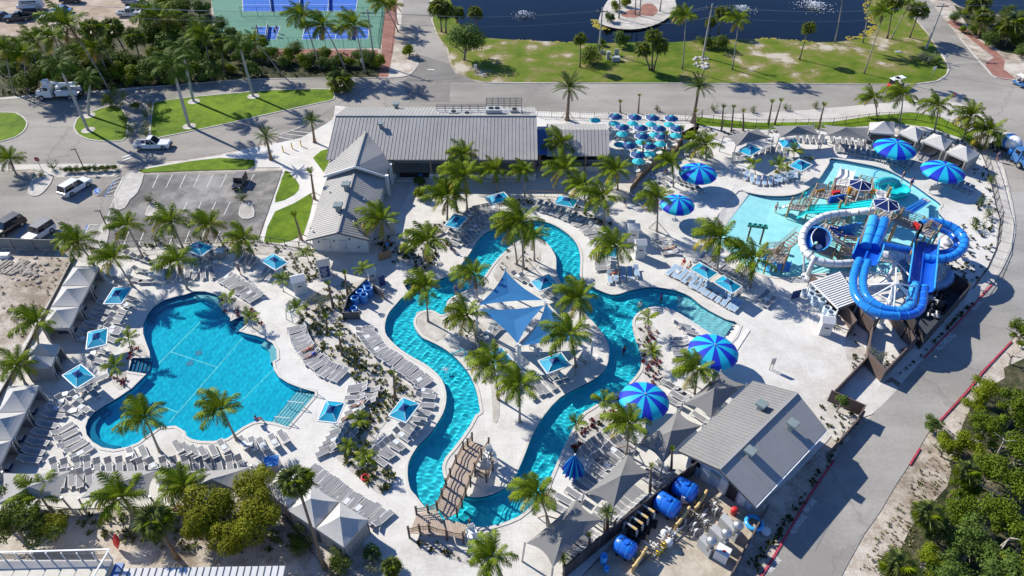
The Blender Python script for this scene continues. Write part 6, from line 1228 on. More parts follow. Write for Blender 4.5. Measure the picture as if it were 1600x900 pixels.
row([(874,798),(892,782),(912,765)], 4, (-12,-8), 'grey lounger by the lowest sail on the river side'); row([(925,754),(942,738),(958,722)], 4, (-12,-8), 'grey lounger between the folded umbrella and the middle sail'); row([(918,714),(952,684)], 5, (12,10), 'grey lounger in the rank nearest the folded umbrella'); row([(936,726),(974,696)], 6, (12,10), 'grey lounger in the second rank near the folded umbrella'); row([(1047,605),(1066,617)], 3, (-12,-8), 'grey lounger beside the lowest open striped umbrella'); row([(1052,630),(1062,624)], 2, (-12,-8), 'grey lounger under the lowest open striped umbrella'); row([(1094,656),(1100,660)], 1, (-12,-8), 'single lounger below the sail by the pump house'); row([(888,862),(922,834)], 6, (-12,-9), 'grey lounger along the dark wall under the lowest sail'); row([(940,818),(1000,772)], 9, (-12,-9), 'grey lounger along the dark wall under the middle sail'); row([(1016,756),(1040,736)], 4, (-12,-9), 'grey lounger along the dark wall near the pump house'); row([(986,690),(1000,676)], 3, (-12,-8), 'grey lounger at the edge of the sail by the striped umbrella')
row([(808,433),(820,438)], 2, (12,8), 'lounger above the upper blue sail'); row([(852,457),(860,466)], 2, (12,8), 'lounger below the island aqua umbrella'); row([(762,524),(778,518)], 2, (-10,10), 'lounger left of the middle blue sail'); row([(826,614),(848,603),(876,590)], 6, (10,10), 'lounger on the river edge of the island'); row([(1061,534),(1067,556)], 4, (-14,1), 'grey lounger stacked beside the river beach umbrella'); row([(1064,512),(1074,521)], 2, (12,4), 'lounger pair on the sand tip of the river')
LN.sort(key=lambda t: (t[0] - Vector((0, 0, CAM_H))).length); FAR = {}
for i, (q, az, label, key) in enumerate(LN):
    if i < 296:
        root = empty('sun_lounger', (q.x, q.y, Z_DECK), az, label, 'sun lounger', 'sun loungers'); link('frame', LM['frame'], root); link('sling', LM['sling' + key], root); link('backrest', LM['back' + key], root)
    else:                                    # the farthest ones, past three hundred, joined
        M = Matrix.Translation((q.x, q.y, Z_DECK)) @ Matrix.Rotation(az, 4, 'Z')
        for j, nm in enumerate(('frame', 'sling' + key, 'back' + key)):
            t = FAR.setdefault('all', MB()); t.mi = (0, 1, 1)[j] if key == 'g' or j == 0 else 2; t.add([M @ v.co for v in LM[nm].vertices], [tuple(p.vertices) for p in LM[nm].polygons])
if FAR: FAR['all'].build('distant_loungers', [M_white, M_sling, M_slingb], kind='stuff')
# ------------------------------------------------------------------ people (bodies are single skins)
SKIN = [mat('tanned skin', (0.42, 0.22, 0.14), 0.6, 0.08), mat('fair skin', (0.55, 0.34, 0.25), 0.6, 0.08)]
CLO = [mat('red cloth', (0.5, 0.03, 0.05), 0.8, 0.1), mat('blue cloth', (0.04, 0.09, 0.40), 0.8, 0.1), mat('white cloth', (0.68, 0.67, 0.65), 0.8, 0.1), mat('dark cloth', (0.03, 0.03, 0.04), 0.8, 0.1), mat('safety yellow cloth', (0.55, 0.65, 0.05), 0.8, 0.1)]
HAIR = [mat('dark hair', (0.03, 0.02, 0.015), 0.7, 0.1), mat('light hair', (0.30, 0.2, 0.09), 0.7, 0.1)]
def body_mesh(pose):
    # joints: pelvis, chest, neck, head, hands and feet; the skin is one surface
    J = {'stand': dict(pel=(0, 0, .95), chest=(0, .02, 1.32), neck=(0, .02, 1.5), head=(0, -.02, 1.66), elb=(.27, .05, 1.12), hand=(.30, -.1, .88), knee=(.11, -.06, .50), foot=(.12, 0, .06), toe=(.13, -.18, .04), sh=(.19, .02, 1.42)),
         'lie': dict(pel=(0, 0, .50), chest=(0, .38, .60), neck=(0, .54, .72), head=(0, .68, .82), elb=(.30, .25, .50), hand=(.27, -.02, .50), knee=(.12, -.44, .56), foot=(.12, -.86, .48), toe=(.13, -.90, .60), sh=(.19, .48, .66)),
         'sit': dict(pel=(0, 0, .52), chest=(0, .10, .88), neck=(0, .12, 1.06), head=(0, .08, 1.22), elb=(.28, .02, .72), hand=(.18, -.25, .66), knee=(.13, -.45, .54), foot=(.13, -.50, .08), toe=(.14, -.66, .05), sh=(.19, .11, .98))}[pose]
    import bmesh
    V = []; E = []; RR = []
    def v(p, r, par=None):
        V.append(p); RR.append(r); i = len(V) - 1
        if par is not None: E.append((par, i))
        return i
    pel = v(J['pel'], .145); ch = v(J['chest'], .155, pel); nk = v(J['neck'], .06, ch); hd = v(J['head'], .105, nk); d = (Vector(J['head']) - Vector(J['neck'])).normalized() * .1; v(tuple(Vector(J['head']) + d), .07, hd)
    for s_ in (-1, 1):
        mx = lambda p: (p[0] * s_, p[1], p[2])
        a = v(mx(J['sh']), .065, ch); b = v(mx(J['elb']), .045, a); c = v(mx(J['hand']), .035, b); h = Vector(mx(J['hand'])); e = (h - Vector(mx(J['elb']))).normalized(); v(tuple(h + e * .12), .03, c)
        k = v(mx(J['knee']), .065, pel); f = v(mx(J['foot']), .045, k); v(mx(J['toe']), .035, f)
    me = bpy.data.meshes.new('body'); me.from_pydata(V, E, []); o = bpy.data.objects.new('tmp', me); COL.objects.link(o); sk = o.modifiers.new('s', 'SKIN'); sub = o.modifiers.new('u', 'SUBSURF'); sub.levels = 1
    for i, r in enumerate(RR): me.skin_vertices[0].data[i].radius = (r, r)
    me.skin_vertices[0].data[0].use_root = True
    dg = bpy.context.evaluated_depsgraph_get(); out = bpy.data.meshes.new_from_object(o.evaluated_get(dg)); bpy.data.objects.remove(o); return out, J
BODY = {}
def body_of(pose, skin):
    if (pose, skin) not in BODY:
        me, J = body_mesh(pose) if (pose, 0) not in BODY else (BODY[(pose, 0)][0].copy(), BODY[(pose, 0)][1])
        me.materials.clear(); me.materials.append(SKIN[skin])
        for p in me.polygons: p.material_index = 0; p.use_smooth = True
        BODY[(pose, skin)] = (me, J)
    return BODY[(pose, skin)]
def person(u, v, pose, az, label, cloth, skin=0, z=Z_DECK, hair=0):
    p = G(u, v); me, J = body_of(pose, skin); root = empty('person', (p.x, p.y, z), az, label, 'person'); link('body', me, root)
    m = MB(); pel, ch = Vector(J['pel']), Vector(J['chest'])
    m.tube([pel - (ch - pel) * .25, pel + (ch - pel) * .25], [.185, .18], 10); sh = m.build('shorts', CLO[cloth], root)
    if pose != 'lie' or cloth in (1, 3): m = MB(); m.tube([pel + (ch - pel) * .25, ch, ch + (ch - pel) * .3], [.18, .2, .17], 10); m.build('shirt', CLO[(cloth + 2) % 4 if pose == 'stand' else cloth], root)
    m = MB(); h = Vector(J['head']); up_ = (h - Vector(J['neck'])).normalized(); h = h + up_ * .06 + Vector((0, .03, 0)); m.lathe(h, [(.11, -.05), (.118, 0), (.09, .07), (0, .1)], 8); m.build('hair', HAIR[hair], root)
    return root
def flat_to(u, v, fu, fv):
    d = G(u + fu, v + fv) - G(u, v); return math.atan2(d.y, d.x) + math.pi / 2
person(484,550,'lie',flat_to(484,550,-14,6),'sunbather in red on the curved row by the leisure pool',0,0,.0); person(489,559,'lie',flat_to(489,559,-14,6),'sunbather in blue next to the one in red',1,1,.0); person(562,637,'lie',flat_to(562,637,-14,4),'sunbather on a white towel beside the pool steps umbrella',2,0,.0); person(546,656,'lie',flat_to(546,656,-14,6),'person in dark clothes lying by the small bed palm',3,1,.0)
person(713,461,'stand',.6,'person standing at the river edge on the peninsula path',3,0); person(1067,416,'sit',flat_to(1067,416,-8,10),'person sitting back on a pale lounger, in red',0,1); person(1076,422,'sit',flat_to(1076,422,-8,10),'person with a white hat sitting beside the one in red',2,0)
person(1000,478,'stand',.2,'swimmer wading in the lazy river near the tip',4,1,-.95); person(1033,466,'stand',1.2,'swimmer in the shaded part of the lazy river spur',3,0,-.95); person(975,548,'stand',.5,'swimmer on a ring in the narrow of the river',1,0,-.95)
person(376,430,'stand',2.0,'person walking by the shaded loungers above the leisure pool',1,0); person(404,662,'sit',2.4,'person sitting on the pool rim with a bag',1,0); person(700,388,'sit',flat_to(700,388,12,6),'person in red shirt on a lounger near the wing',0,1); person(706,394,'sit',flat_to(706,394,12,6),'person in blue next to the red shirt',1,0)
person(960,431,'lie',flat_to(960,431,-12,3),'person lying by the palm bed below the hidden umbrella',0,0,.0); person(1146,774,'stand',-.6,'worker in a yellow vest at the pump house door',4,0); person(1047,392,'lie',flat_to(1047,392,-14,2),'person with a white cap in the kiosk loungers',2,1,.0); person(975,322,'sit',.5,'person with a blue bag on the sand path',1,1); person(1212,328,'stand',.3,'child wading in the splash pool',0,1,-.45); person(1403,336,'stand',.3,'person in dark clothes on the tower boardwalk',3,0,4.7); person(1386,335,'stand',.9,'person in blue queueing under the tower roof',1,1,5.7)
person(1556,252,'stand',.3,'person standing outside the fence by the concrete truck',3,0,.03)

# ------------------------------------------------------------------ bridge over the lazy river
def at3(u, v, z): return G(u, v, z)
BR = empty('footbridge', G(705, 770), 0, 'arched timber footbridge with stepped deck over the lazy river', 'bridge')
# deck centre line from the lower landing to the top platform (survey readings with heights)
cl = [(672,808,.9),(690,792,1.2),(706,752,1.9),(722,722,1.95),(734,700,1.6)]
A = [G(655,800,.75), G(682,790,1.0), G(699,757,1.6), G(708,736,1.75), G(717,712,1.7), G(727,694,1.5)]
Bq = [G(704,816,.75), G(716,800,1.0), G(726,774,1.6), G(733,752,1.75), G(742,726,1.7), G(751,702,1.5)]
def quadplanks(a0, b0, a1, b1, n, nm='plank'):
    for k in range(n):
        t0, t1 = k / n + .02 / n, (k + 1) / n - .1 / n; m = MB(); p = [a0.lerp(a1, t0), b0.lerp(b1, t0), b0.lerp(b1, t1), a0.lerp(a1, t1)]; d = Vector((0, 0, -.07)); m.add(p + [q + d for q in p], [(0, 1, 2, 3), (7, 6, 5, 4), (0, 4, 5, 1), (1, 5, 6, 2), (2, 6, 7, 3), (3, 7, 4, 0)]); o = m.build(nm, M_plank, BR, world=True); fix_up(o.data)
for i in range(1, 5): quadplanks(A[i], Bq[i], A[i + 1], Bq[i + 1], 9)
quadplanks(G(651,803,.7), G(640,833,.7), G(683,794,.9), G(700,837,.74), 14); quadplanks(A[5], Bq[5], G(734,688,1.4), G(756,696,1.4), 4)
landing = [G(652,803,.72), G(682,792,.9), G(705,815,.8), G(646,829,.72)]
def rail_run(px, h=1.0, steps=None):
    pts = [G(*p) for p in px]
    for p in pts: m = MB(); m.bar((p.x, p.y, 0.05 if p.z < 1 else p.z - .6), (p.x, p.y, p.z + h + .12), .16); m.build('post', M_post, BR, world=True); m = MB(); m.box((p.x, p.y, p.z + h + .15), (.22, .22, .08)); m.build('post_cap', M_post, BR, world=True)
    for a, b in zip(pts, pts[1:]):
        for k, t in enumerate((.35, .62, .9)):
            m = MB(); c = (a + b) / 2; sag = .10 if k == 2 else .04
            m.tube([a + Vector((0, 0, h * t)), c + Vector((0, 0, h * t - sag)), b + Vector((0, 0, h * t))], .045, 5); m.build('rope_rail', M_post if k == 2 else M_wood, BR, world=True)
rail_run([(651,803,.72),(669,800,.85),(683,795,1.0),(691,776,1.35),(697,760,1.6),(704,744,1.72),(713,723,1.75),(724,702,1.55),(731,697,1.5),(738,688,1.4)])
rail_run([(639,834,.72),(656,831,.72),(671,830,.75),(698,838,.78),(724,843,.78),(734,823,.8)]); rail_run([(714,803,1.0),(722,788,1.3),(728,772,1.6),(735,755,1.72),(742,735,1.75),(752,713,1.6),(764,696,1.4)])
quadplanks(G(694,808,.76), G(701,837,.74), G(734,822,.74), G(724,842,.74), 9); quadplanks(G(683,793,.92), G(696,812,.8), A[1], Bq[1], 3); quadplanks(G(744,733,1.3), G(740,745,1.3), G(768,736,1.3), G(764,748,1.3), 7)
rail_run([(742,738,1.3),(760,748,1.3),(770,730,1.3),(767,716,1.3)], .8)
def lifeguard_chair(u, v, az, label):
    p = G(u, v); r_ = empty('guard_chair', (p.x, p.y, Z_DECK), az, label, 'chair', 'white lifeguard stands')
    for sx in (-.45, .45):
        for sy in (-.45, .45): m = MB(); m.bar((sx * 1.25, sy * 1.25, 0), (sx * .8, sy * .8, 1.9), .09); m.build('leg', M_white, r_)
    m = MB(); m.box((0, 0, 1.35), (1.0, 1.0, .08)); m.build('platform', M_white, r_); m = MB(); m.box((0, 0, 1.75), (.6, .55, .08)); m.build('seat', M_white, r_)
    for k in range(5): m = MB(); m.box((0.24 - .12 * k, .3, 2.1), (.09, .05, .7)); m.build('slat', M_white, r_)
    for k in range(4): m = MB(); m.bar((-.4, -.55, .3 + .28 * k), (.4, -.55, .3 + .28 * k), .06); m.build('rung', M_white, r_)
lifeguard_chair(766,722,.5,'white lifeguard stand at the upper end of the footbridge'); lifeguard_chair(738,846,.3,'white lifeguard stand at the lower landing of the footbridge'); lifeguard_chair(458,498,1.0,'white guard stand at the head of the planted bed')

# ------------------------------------------------------------------ small white boxes, kiosks, tubes, bins
def kiosk(u, v, az, label, w=1.5, d=1.3, h=2.2, sign=None, roof=.5):
    p = G(u, v); r_ = empty('kiosk', (p.x, p.y, Z_DECK), az, label, 'kiosk', 'white gabled storage kiosks'); m = MB(); m.box((0, 0, h / 2), (w, d, h)); m.build('wall', M_white, r_); m = MB(); W, D = w / 2 + .12, d / 2 + .12
    m.add([(-W, -D, h), (W, -D, h), (W, D, h), (-W, D, h), (-W, 0, h + roof), (W, 0, h + roof)], [(0, 1, 5, 4), (2, 3, 4, 5), (0, 4, 3), (1, 2, 5)]); o = m.build('roof', M_roofw if not sign else M_roof, r_); fix_up(o.data)
    m = MB(); m.box((0, -d / 2 - .01, h * .48), (w * .8, .04, h * .8)); dr = m.build('door', mat('pale door', (0.58, 0.58, 0.57), 0.5, 0.05), r_)
    if sign:
        m = MB(); m.box((0, -d / 2 - .05, h * .55), (w * .82, .05, h * .75)); m.build('sign_panel', mat('navy sign', (0.03, 0.05, 0.16), 0.5, 0.1), r_); m = MB()
        for k in range(6): m.box((-.12 + .05 * (k % 2), -d / 2 - .08, h * (.3 + .1 * k)), (w * (.45 + .1 * (k % 3) - .1), .01, .06))
        m.build('sign_line', M_white, r_)
    else: m = MB(); m.box((0, -d / 2 - .04, h * .62), (.5, .03, .16)); m.build('slot', M_black, r_)
kiosk(509,432,.35,'white kiosk with a dark printed board facing the pool deck',1.5,1.4,2.3,True); kiosk(470,455,.35,'white storage kiosk with a dark slot beside the bed',1.6,1.4,2.1); kiosk(987,378,.05,'taller white kiosk of the pair by the hidden umbrella',1.4,1.3,2.6); kiosk(998,401,.05,'lower white kiosk of the pair by the hidden umbrella',1.3,1.2,2.4); kiosk(1286,520,-.2,'white kiosk beside the brown wall at the slide entrance',1.3,1.2,2.1); kiosk(582,436,.3,'small white kiosk beside the folded blue stack',1.0,1.0,1.4); kiosk(984,362,.0,'small white kiosk with blue top by the palms',.9,.9,1.5)
def tube_stack(u, v, n, label, group, col):
    p = G(u, v); rr = random.Random(int(u))
    for k in range(n):
        r_ = empty('swim_ring', (p.x + rr.uniform(-.05, .05), p.y + rr.uniform(-.05, .05), Z_DECK + .14 + .25 * k), 0, label, 'swim ring', group); m = MB(); m.tube([(math.cos(a) * .43, math.sin(a) * .43, 0) for a in [i * math.pi / 7 for i in range(14)]], .13, 7, closed=True); m.build('ring', col, r_, True); m = MB(); m.box((.43, 0, .1), (.1, .2, .05)); m.build('handle', M_white, r_)
M_ring = mat('clear blue vinyl', (0.06, 0.22, 0.55), 0.15, 0.15, spec=0.6); M_ringc = mat('clear vinyl', (0.46, 0.56, 0.66), 0.12, 0.15, spec=0.6)
for u, v, n in ((546,492,2),(553,486,2),(556,474,4),(570,472,5),(566,458,4),(578,462,5),(574,452,4),(563,464,4)): tube_stack(u, v, n, 'blue swim ring in a stack on the rack by the planted bed', 'blue swim rings on the river rack', M_ring)
for u, v, n in ((1258,462,3),(1266,468,4),(1272,476,4),(1282,480,5),(1290,490,4),(1296,498,4),(1268,458,3),(1280,470,3)): tube_stack(u, v, n, 'clear swim ring in a stack beside the slatted canopy', 'clear swim rings by the slide', M_ringc)
def board(u, v, az, label, w=1.0, h=1.3, mt=None, leg=.0, cat='sign'):
    p = G(u, v); r_ = empty('sign_board', (p.x, p.y, Z_DECK), az, label, cat); m = MB(); m.box((0, 0, leg + h / 2), (w, .12, h)); b = m.build('panel', mt or mat('navy sign', (0.03, 0.05, 0.16), 0.5, 0.1), r_)
    if leg:
        for s_ in (-.35, .35): m = MB(); m.bar((s_ * w, 0, 0), (s_ * w, 0, leg + .1), .07); m.build('leg', M_steel, r_)
    return r_
board(598,446,.5,'folded navy stack with white spots beside the small kiosk',.8,1.5); board(1242,466,.3,'navy speckled board at the tube stacks by the slide',1.2,1.2); board(1204,578,.2,'small grey two panel sign on the open concrete',.5,.9,M_steel,.9); board(1458,302,.1,'grey two leaf panel on the sand by the splash pool',1.9,.9,M_roof,.5)
board(602,405,.5,'orange brown hoarding in the shadow of the wing',1.8,1.2,M_tan); board(632,395,.4,'orange board beside the wing hoarding',1.2,1.4,M_tan); board(614,368,.1,'grey slim panel behind the wing palm',.9,2.2,M_tent)
def bin_(u, v, label, mt, s_=(1.0, .8, 1.2), cat='bin'):
    p = G(u, v); r_ = empty('towel_bin', (p.x, p.y, Z_DECK), .2, label, cat); m = MB(); m.box((0, 0, s_[2] / 2), s_); m.build('box', M_steel, r_); m = MB(); m.box((0, 0, s_[2] + .06), (s_[0] + .1, s_[1] + .1, .12)); m.build('lid', mt, r_)
M_bluel = mat('blue lid', (0.05, 0.25, 0.62), 0.4, 0.1)
bin_(429,735,'towel bin with a blue lid beside the hidden tent',M_bluel,(1.3,1.1,1.4)); bin_(347,402,'towel bin with a pale blue lid by the fence palms',M_slingb,(1.0,.9,1.1)); bin_(791,600,'small blue topped bin on the island',M_bluel,(.6,.6,.8)); bin_(658,283,'blue bin before the porch steps',M_bluel,(.4,.4,1.0)); bin_(606,390,'small blue bin in the wing bed',M_bluel,(.4,.4,.8))
# bollards, lamps, poles, road signs
for u, v in ((443,238),(457,233),(471,229)):
    p = G(u, v); r_ = empty('bollard', (p.x, p.y, .06), 0, 'yellow bollard at the paved crossing by the drive', 'bollard', 'yellow bollards'); m = MB(); m.tube([(0, 0, 0), (0, 0, 1.1)], .1, 8); m.build('post', M_yellow, r_); m = MB(); m.lathe((0, 0, 1.1), [(.1, 0), (0, .08)], 8); m.build('cap', M_yellow, r_)
def lamp(u, v, top_v, label, arm=(0.6, 0)):
    p = G(u, v); h = height_at(p, top_v); r_ = empty('lamp_post', p, 0, label, 'lamp post', 'slim black lamp posts'); m = MB(); m.tube([(0, 0, 0), (0, 0, h)], [.09, .06], 8); m.build('pole', M_black, r_); m = MB(); m.box((-arm[0] / 2, -arm[1] / 2, h), (.7, .35, .12)); m.build('lamp_head', M_black, r_)
lamp(131,263,233,'black lamp post between drive and parking entrance'); lamp(166,352,329,'black lamp post by the lower parking divider')
def utility_pole(u, v, top_v, label, arm=True):
    p = G(u, v); h = height_at(p, top_v); r_ = empty('utility_pole', p, 0, label, 'utility pole', 'concrete utility poles'); m = MB(); m.tube([(0, 0, 0), (0, 0, h)], [.22, .13], 8); m.build('pole', M_trunk_r, r_)
    if arm: m = MB(); m.bar((-1.2, 0, h - .8), (1.2, 0, h - .8), .14); m.build('cross_arm', M_post, r_)
    for x in (-1.0, 0, 1.0) if arm else (0,): m = MB(); m.lathe((x, 0, h - .7), [(.07, 0), (.1, .1), (.05, .25), (0, .28)], 6); m.build('insulator', M_steel, r_)
    return p, h
PL = [utility_pole(585,98,14,'utility pole at the corner of the blue courts'), utility_pole(936,80,12,'utility pole at the lagoon edge left of the island'), utility_pole(1098,90,6,'utility pole standing in white rocks on the bank'), utility_pole(1447,76,4,'utility pole beside the agave by the upper road'), utility_pole(408,72,38,'utility pole in the bushes left of the courts')]
wires = MB()
def wire(p, hp, q, hq, dz, dx):
    a = p + Vector((dx, 0, hp - dz)); b = q + Vector((dx, 0, hq - dz)); wires.tube([a.lerp(b, k / 8) - Vector((0, 0, 1.1 * math.sin(math.pi * k / 8))) for k in range(9)], .025, 4, cap=False)
for (p, hp), (q, hq) in zip(PL, PL[1:4]):
    for dz, dx in ((.6, -1), (.6, 1), (2.6, 0)): wire(p, hp, q, hq, dz, dx)
p, hp = PL[0]
for dz, dx in ((.6, -1), (.6, 1), (2.6, 0)): wire(Vector((-120, 150, 0)), 11, p, hp, dz, dx); wire(PL[3][0], PL[3][1], Vector((170, 155, 0)), 11, dz, dx)
tag(wires.build('power_line', M_steel), 'power lines sagging across the lagoon between the utility poles', 'power line')
def road_sign(u, v, top_v, label, kind):
    p = G(u, v); h = max(2.0, height_at(p, top_v)); r_ = empty('road_sign', p, 0, label, 'road sign'); m = MB(); m.bar((0, 0, 0), (0, 0, h), .07); m.build('post', M_steel, r_)
    if kind == 'stop':
        m = MB(); m.lathe((0, 0, 0), [(.42, -.02), (.42, .02)], 8, Matrix.Translation((0, 0, h)) @ Matrix.Rotation(R(90), 4, 'X') @ Matrix.Rotation(R(22.5), 4, 'Z')); m.build('plate', M_redkerb, r_); text('STOP', r_, (0, -.04, h - .12), .26, M_white)
    else: m = MB(); m.box((0, 0, h - .35), (.55, .05, .75)); m.build('plate', M_white, r_)
def text(s, parent, loc, size, material, rot=(R(90), 0, 0), name='lettering', world=False):
    cu = bpy.data.curves.new(name, 'FONT'); cu.body = s; cu.size = size; cu.align_x = 'CENTER'; o = bpy.data.objects.new('t', cu); COL.objects.link(o); dg = bpy.context.evaluated_depsgraph_get(); me = bpy.data.meshes.new_from_object(o.evaluated_get(dg)); bpy.data.objects.remove(o); me.materials.clear(); me.materials.append(material)
    return link(name, me, parent, loc, rot)
road_sign(66,266,256,'stop sign at the parking entrance beside the bush','stop'); road_sign(1484,164,150,'red and white stop sign by the upper fence corner','stop'); road_sign(1475,99,87,'white sign post beside the agave','w'); road_sign(1456,119,108,'white sign at the tip of the bank','w'); road_sign(743,116,104,'white sign post in the tree shade by the road','w'); road_sign(568,112,92,'sign post at the corner of the courts strip','w')
for u, v, s_ in ((1403,81,(1.3,.9,.1)),(962,95,(1.6,1.0,.9)),(963,86,(.9,.2,1.3)),(941,84,(1.0,.3,.8)),(950,92,(.7,.7,1.6))):
    p = G(u, v); m = MB(); m.box((p.x, p.y, s_[2] / 2), s_); tag(m.build('utility_box', M_unit), {1403: 'flat white slab lying on the bank', 962: 'white utility box beside the sprawling bush', 963: 'white upright board behind the utility box', 941: 'low pale box under the lagoon side pole', 950: 'tall grey cabinet beside the sprawling bush'}[u], 'box')
rr = random.Random(4); rk = MB()
for k in range(26): c = G(1098 + rr.uniform(-14, 8), 95 + rr.uniform(-6, 14)); r = rr.uniform(.2, .6); rk.lathe((c.x, c.y, .02), [(r, 0), (r * .8, .2), (r * .3, .3), (0, .32)], 7)
rk.build('white_rocks', M_kerb, kind='stuff')
# lane lettering
def lane_text(s, u, v, du, dv, size):
    p = G(u, v); q = G(u + du, v + dv); a = math.atan2(q.y - p.y, q.x - p.x); o = text(s, None, (p.x, p.y, Z_ROAD + .03), size, M_white, (0, 0, a), 'road_lettering'); o.scale = (1, 1.8, 1); tag(o, kind='structure')
lane_text('NO PARKING', 1251, 822, 21, -28, .43); lane_text('FIRE LANE', 1269, 793, 15, -20, .40); lane_text('FIRE LANE', 1213, 886, 18, -23, .40); lane_text('NO PARKING', 1481, 537, 31, -27, .70); lane_text('FIRE LANE', 1528, 480, 12, -17, .52)
# ------------------------------------------------------------------ water slides and play tower
M_slb = mat('glossy blue flume', (0.02, 0.22, 0.66), 0.18, 0.10, 0.6, spec=0.5); M_slo = mat('royal blue flume', (0.01, 0.10, 0.54), 0.18, 0.08, 0.5, spec=0.5); M_sll = mat('light blue flume', (0.05, 0.36, 0.76), 0.2, 0.1, 0.5, spec=0.5)
M_slw = mat('white flume', (0.72, 0.72, 0.71), 0.35, 0.07, 0.6); M_teals = mat('turquoise slide', (0.01, 0.50, 0.52), 0.25, 0.07, 0.5, spec=0.5); M_post2 = mat('tan tower post', (0.40, 0.28, 0.13), 0.6, 0.12, 1.0); M_plat = mat('pale platform', (0.46, 0.42, 0.38), 0.75, 0.12, 1.2); M_railt = mat('taupe railing', (0.28, 0.22, 0.175), 0.6, 0.15); M_red = mat('red plastic', (0.55, 0.03, 0.03), 0.35, 0.08); M_org = mat('orange plastic', (0.62, 0.26, 0.02), 0.35, 0.08)
def path3(px, sub=5, closed=False):
    P = [G(*p) for p in px]; n = len(P); out = []
    for i in range(n if closed else n - 1):
        p0 = P[(i - 1) % n] if closed or i else P[0]; p1 = P[i]; p2 = P[(i + 1) % n]; p3 = P[(i + 2) % n] if closed or i + 2 < n else p2
        for k in range(sub):
            t = k / sub; out.append(0.5 * ((2 * p1) + (p2 - p0) * t + (2 * p0 - 5 * p1 + 4 * p2 - p3) * t * t + (3 * p1 - p0 - 3 * p2 + p3) * t ** 3))
    if not closed: out.append(P[-1])
    return out
def flume(root, px, r, material, half=None, seg=5, flange=None, name='flume_section', inner=None, sub=5):
    # closed tube, or open half pipe (half = opening arc), cut into bolted sections with flanges
    P = path3(px, sub); i = 0
    while i < len(P) - 1:
        j = min(i + seg, len(P) - 1); q = P[i:j + 1]; m = MB()
        if half: m.tube(q, r, 12, arc=(math.pi - half, 2 * math.pi + half)); m.tube(q, r * .93, 12, arc=(math.pi - half, 2 * math.pi + half))
        else: m.tube(q, r, 14, cap=False)
        o = m.build(name, [material], root, True, world=True); m = MB()
        d = (P[j] - P[j - 1]).normalized() * .05
        if half: m.tube([P[j] - d, P[j] + d], r * 1.07, 12, arc=(math.pi - half, 2 * math.pi + half))
        else: m.tube([P[j] - d, P[j] + d], r * 1.09, 14, cap=True if j == len(P) - 1 else False)
        m.build('flange', flange or material, root, world=True)
        if half:
            for a in (math.pi - half, half):
                m = MB(); e = []
                for k, p in enumerate(q):
                    dd = (P[min(i + k + 1, len(P) - 1)] - P[max(i + k - 1, 0)]).normalized(); x = dd.cross(Vector((0, 0, 1))).normalized(); y = x.cross(dd); e.append(p + x * math.cos(a) * r + y * math.sin(a) * r)
                m.tube(e, .07, 5); m.build('rim', flange or material, root, world=True)
        i = j
    return P
def trough(root, px, hw, wall, material, lip):
    # wide open run-out with a low rib between its two lanes
    P = path3(px, 3); m = MB(); prof = [(-hw, wall), (-hw * .96, .25), (-hw * .75, .02), (-.12, 0), (0, .22), (.12, 0), (hw * .75, .02), (hw * .96, .25), (hw, wall)]; n = len(prof); vs = []; E = [[], []]
    for i, p in enumerate(P):
        d = (P[min(i + 1, len(P) - 1)] - P[max(i - 1, 0)]).normalized(); x = Vector((d.y, -d.x, 0)).normalized(); vs += [p + x * a + Vector((0, 0, b - .3)) for a, b in prof]; E[0].append(vs[-n]); E[1].append(vs[-1])
    m.add(vs, [(n * i + j, n * i + j + 1, n * i + n + j + 1, n * i + n + j) for i in range(len(P) - 1) for j in range(n - 1)]); m.add([v + Vector((0, 0, -.07)) for v in vs], [(n * i + j, n * i + n + j, n * i + n + j + 1, n * i + j + 1) for i in range(len(P) - 1) for j in range(n - 1)]); m.build('open_run', material, root, True, world=True)
    for e in E: m = MB(); m.tube(e, .1, 6); m.build('rim', lip, root, world=True)
def steel(root, pairs, r=.09, name='brace', material=None):
    for a, b in pairs: m = MB(); m.tube([a, b], r, 8); m.build(name, material or M_white, root, world=True)
def footed_column(root, u, v, h, r=.32):
    p = G(u, v); m = MB(); m.tube([p, p + Vector((0, 0, h))], [r, r * .85], 14); m.build('column', M_white, root, True, world=True); m = MB(); m.lathe(p, [(r * 2.3, 0), (r * 2.3, .5), (r * 1.25, .75)], 16); m.build('footing', M_white, root, world=True); return p + Vector((0, 0, h))
S1 = empty('racing_slide', G(1385, 460), 0, 'twin blue racing flume looping round its white steel support', 'water slide')
twA = [(1365,341,6.6),(1361,357,6.3),(1357,371,6.0),(1353,384,5.7)]; twB = [(1382,344,6.6),(1377,360,6.3),(1371,374,6.0),(1366,386,5.7)]
flume(S1, twA, .62, M_sll, seg=5, flange=M_slb); flume(S1, twB, .62, M_slb, seg=5, flange=M_slo)
trough(S1, [(1360,382,5.55),(1356,394,5.35),(1350,408,5.1)], 1.5, .8, M_slo, M_sll)
flume(S1, [(1343,406,5.15),(1337,420,5.0),(1333,438,4.9),(1335,457,4.85),(1345,473,4.8),(1361,485,4.75),(1382,492,4.7),(1402,494,4.6)], .48, M_slb, seg=4, flange=M_sll)
flume(S1, [(1356,409,5.15),(1351,424,5.0),(1348,442,4.9),(1352,460,4.85),(1363,472,4.8),(1380,481,4.75),(1400,486,4.65)], .48, M_slb, seg=4, flange=M_sll)
flume(S1, [(1400,493,4.6),(1420,493,4.5),(1436,486,4.4),(1442,474,4.3),(1443,461,4.2),(1445,450,4.15)], .48, M_slo, seg=4, flange=M_sll); flume(S1, [(1398,486,4.6),(1411,486,4.5),(1421,478,4.4),(1425,465,4.3),(1428,452,4.2),(1430,446,4.15)], .58, M_sll, seg=4, flange=M_slb)
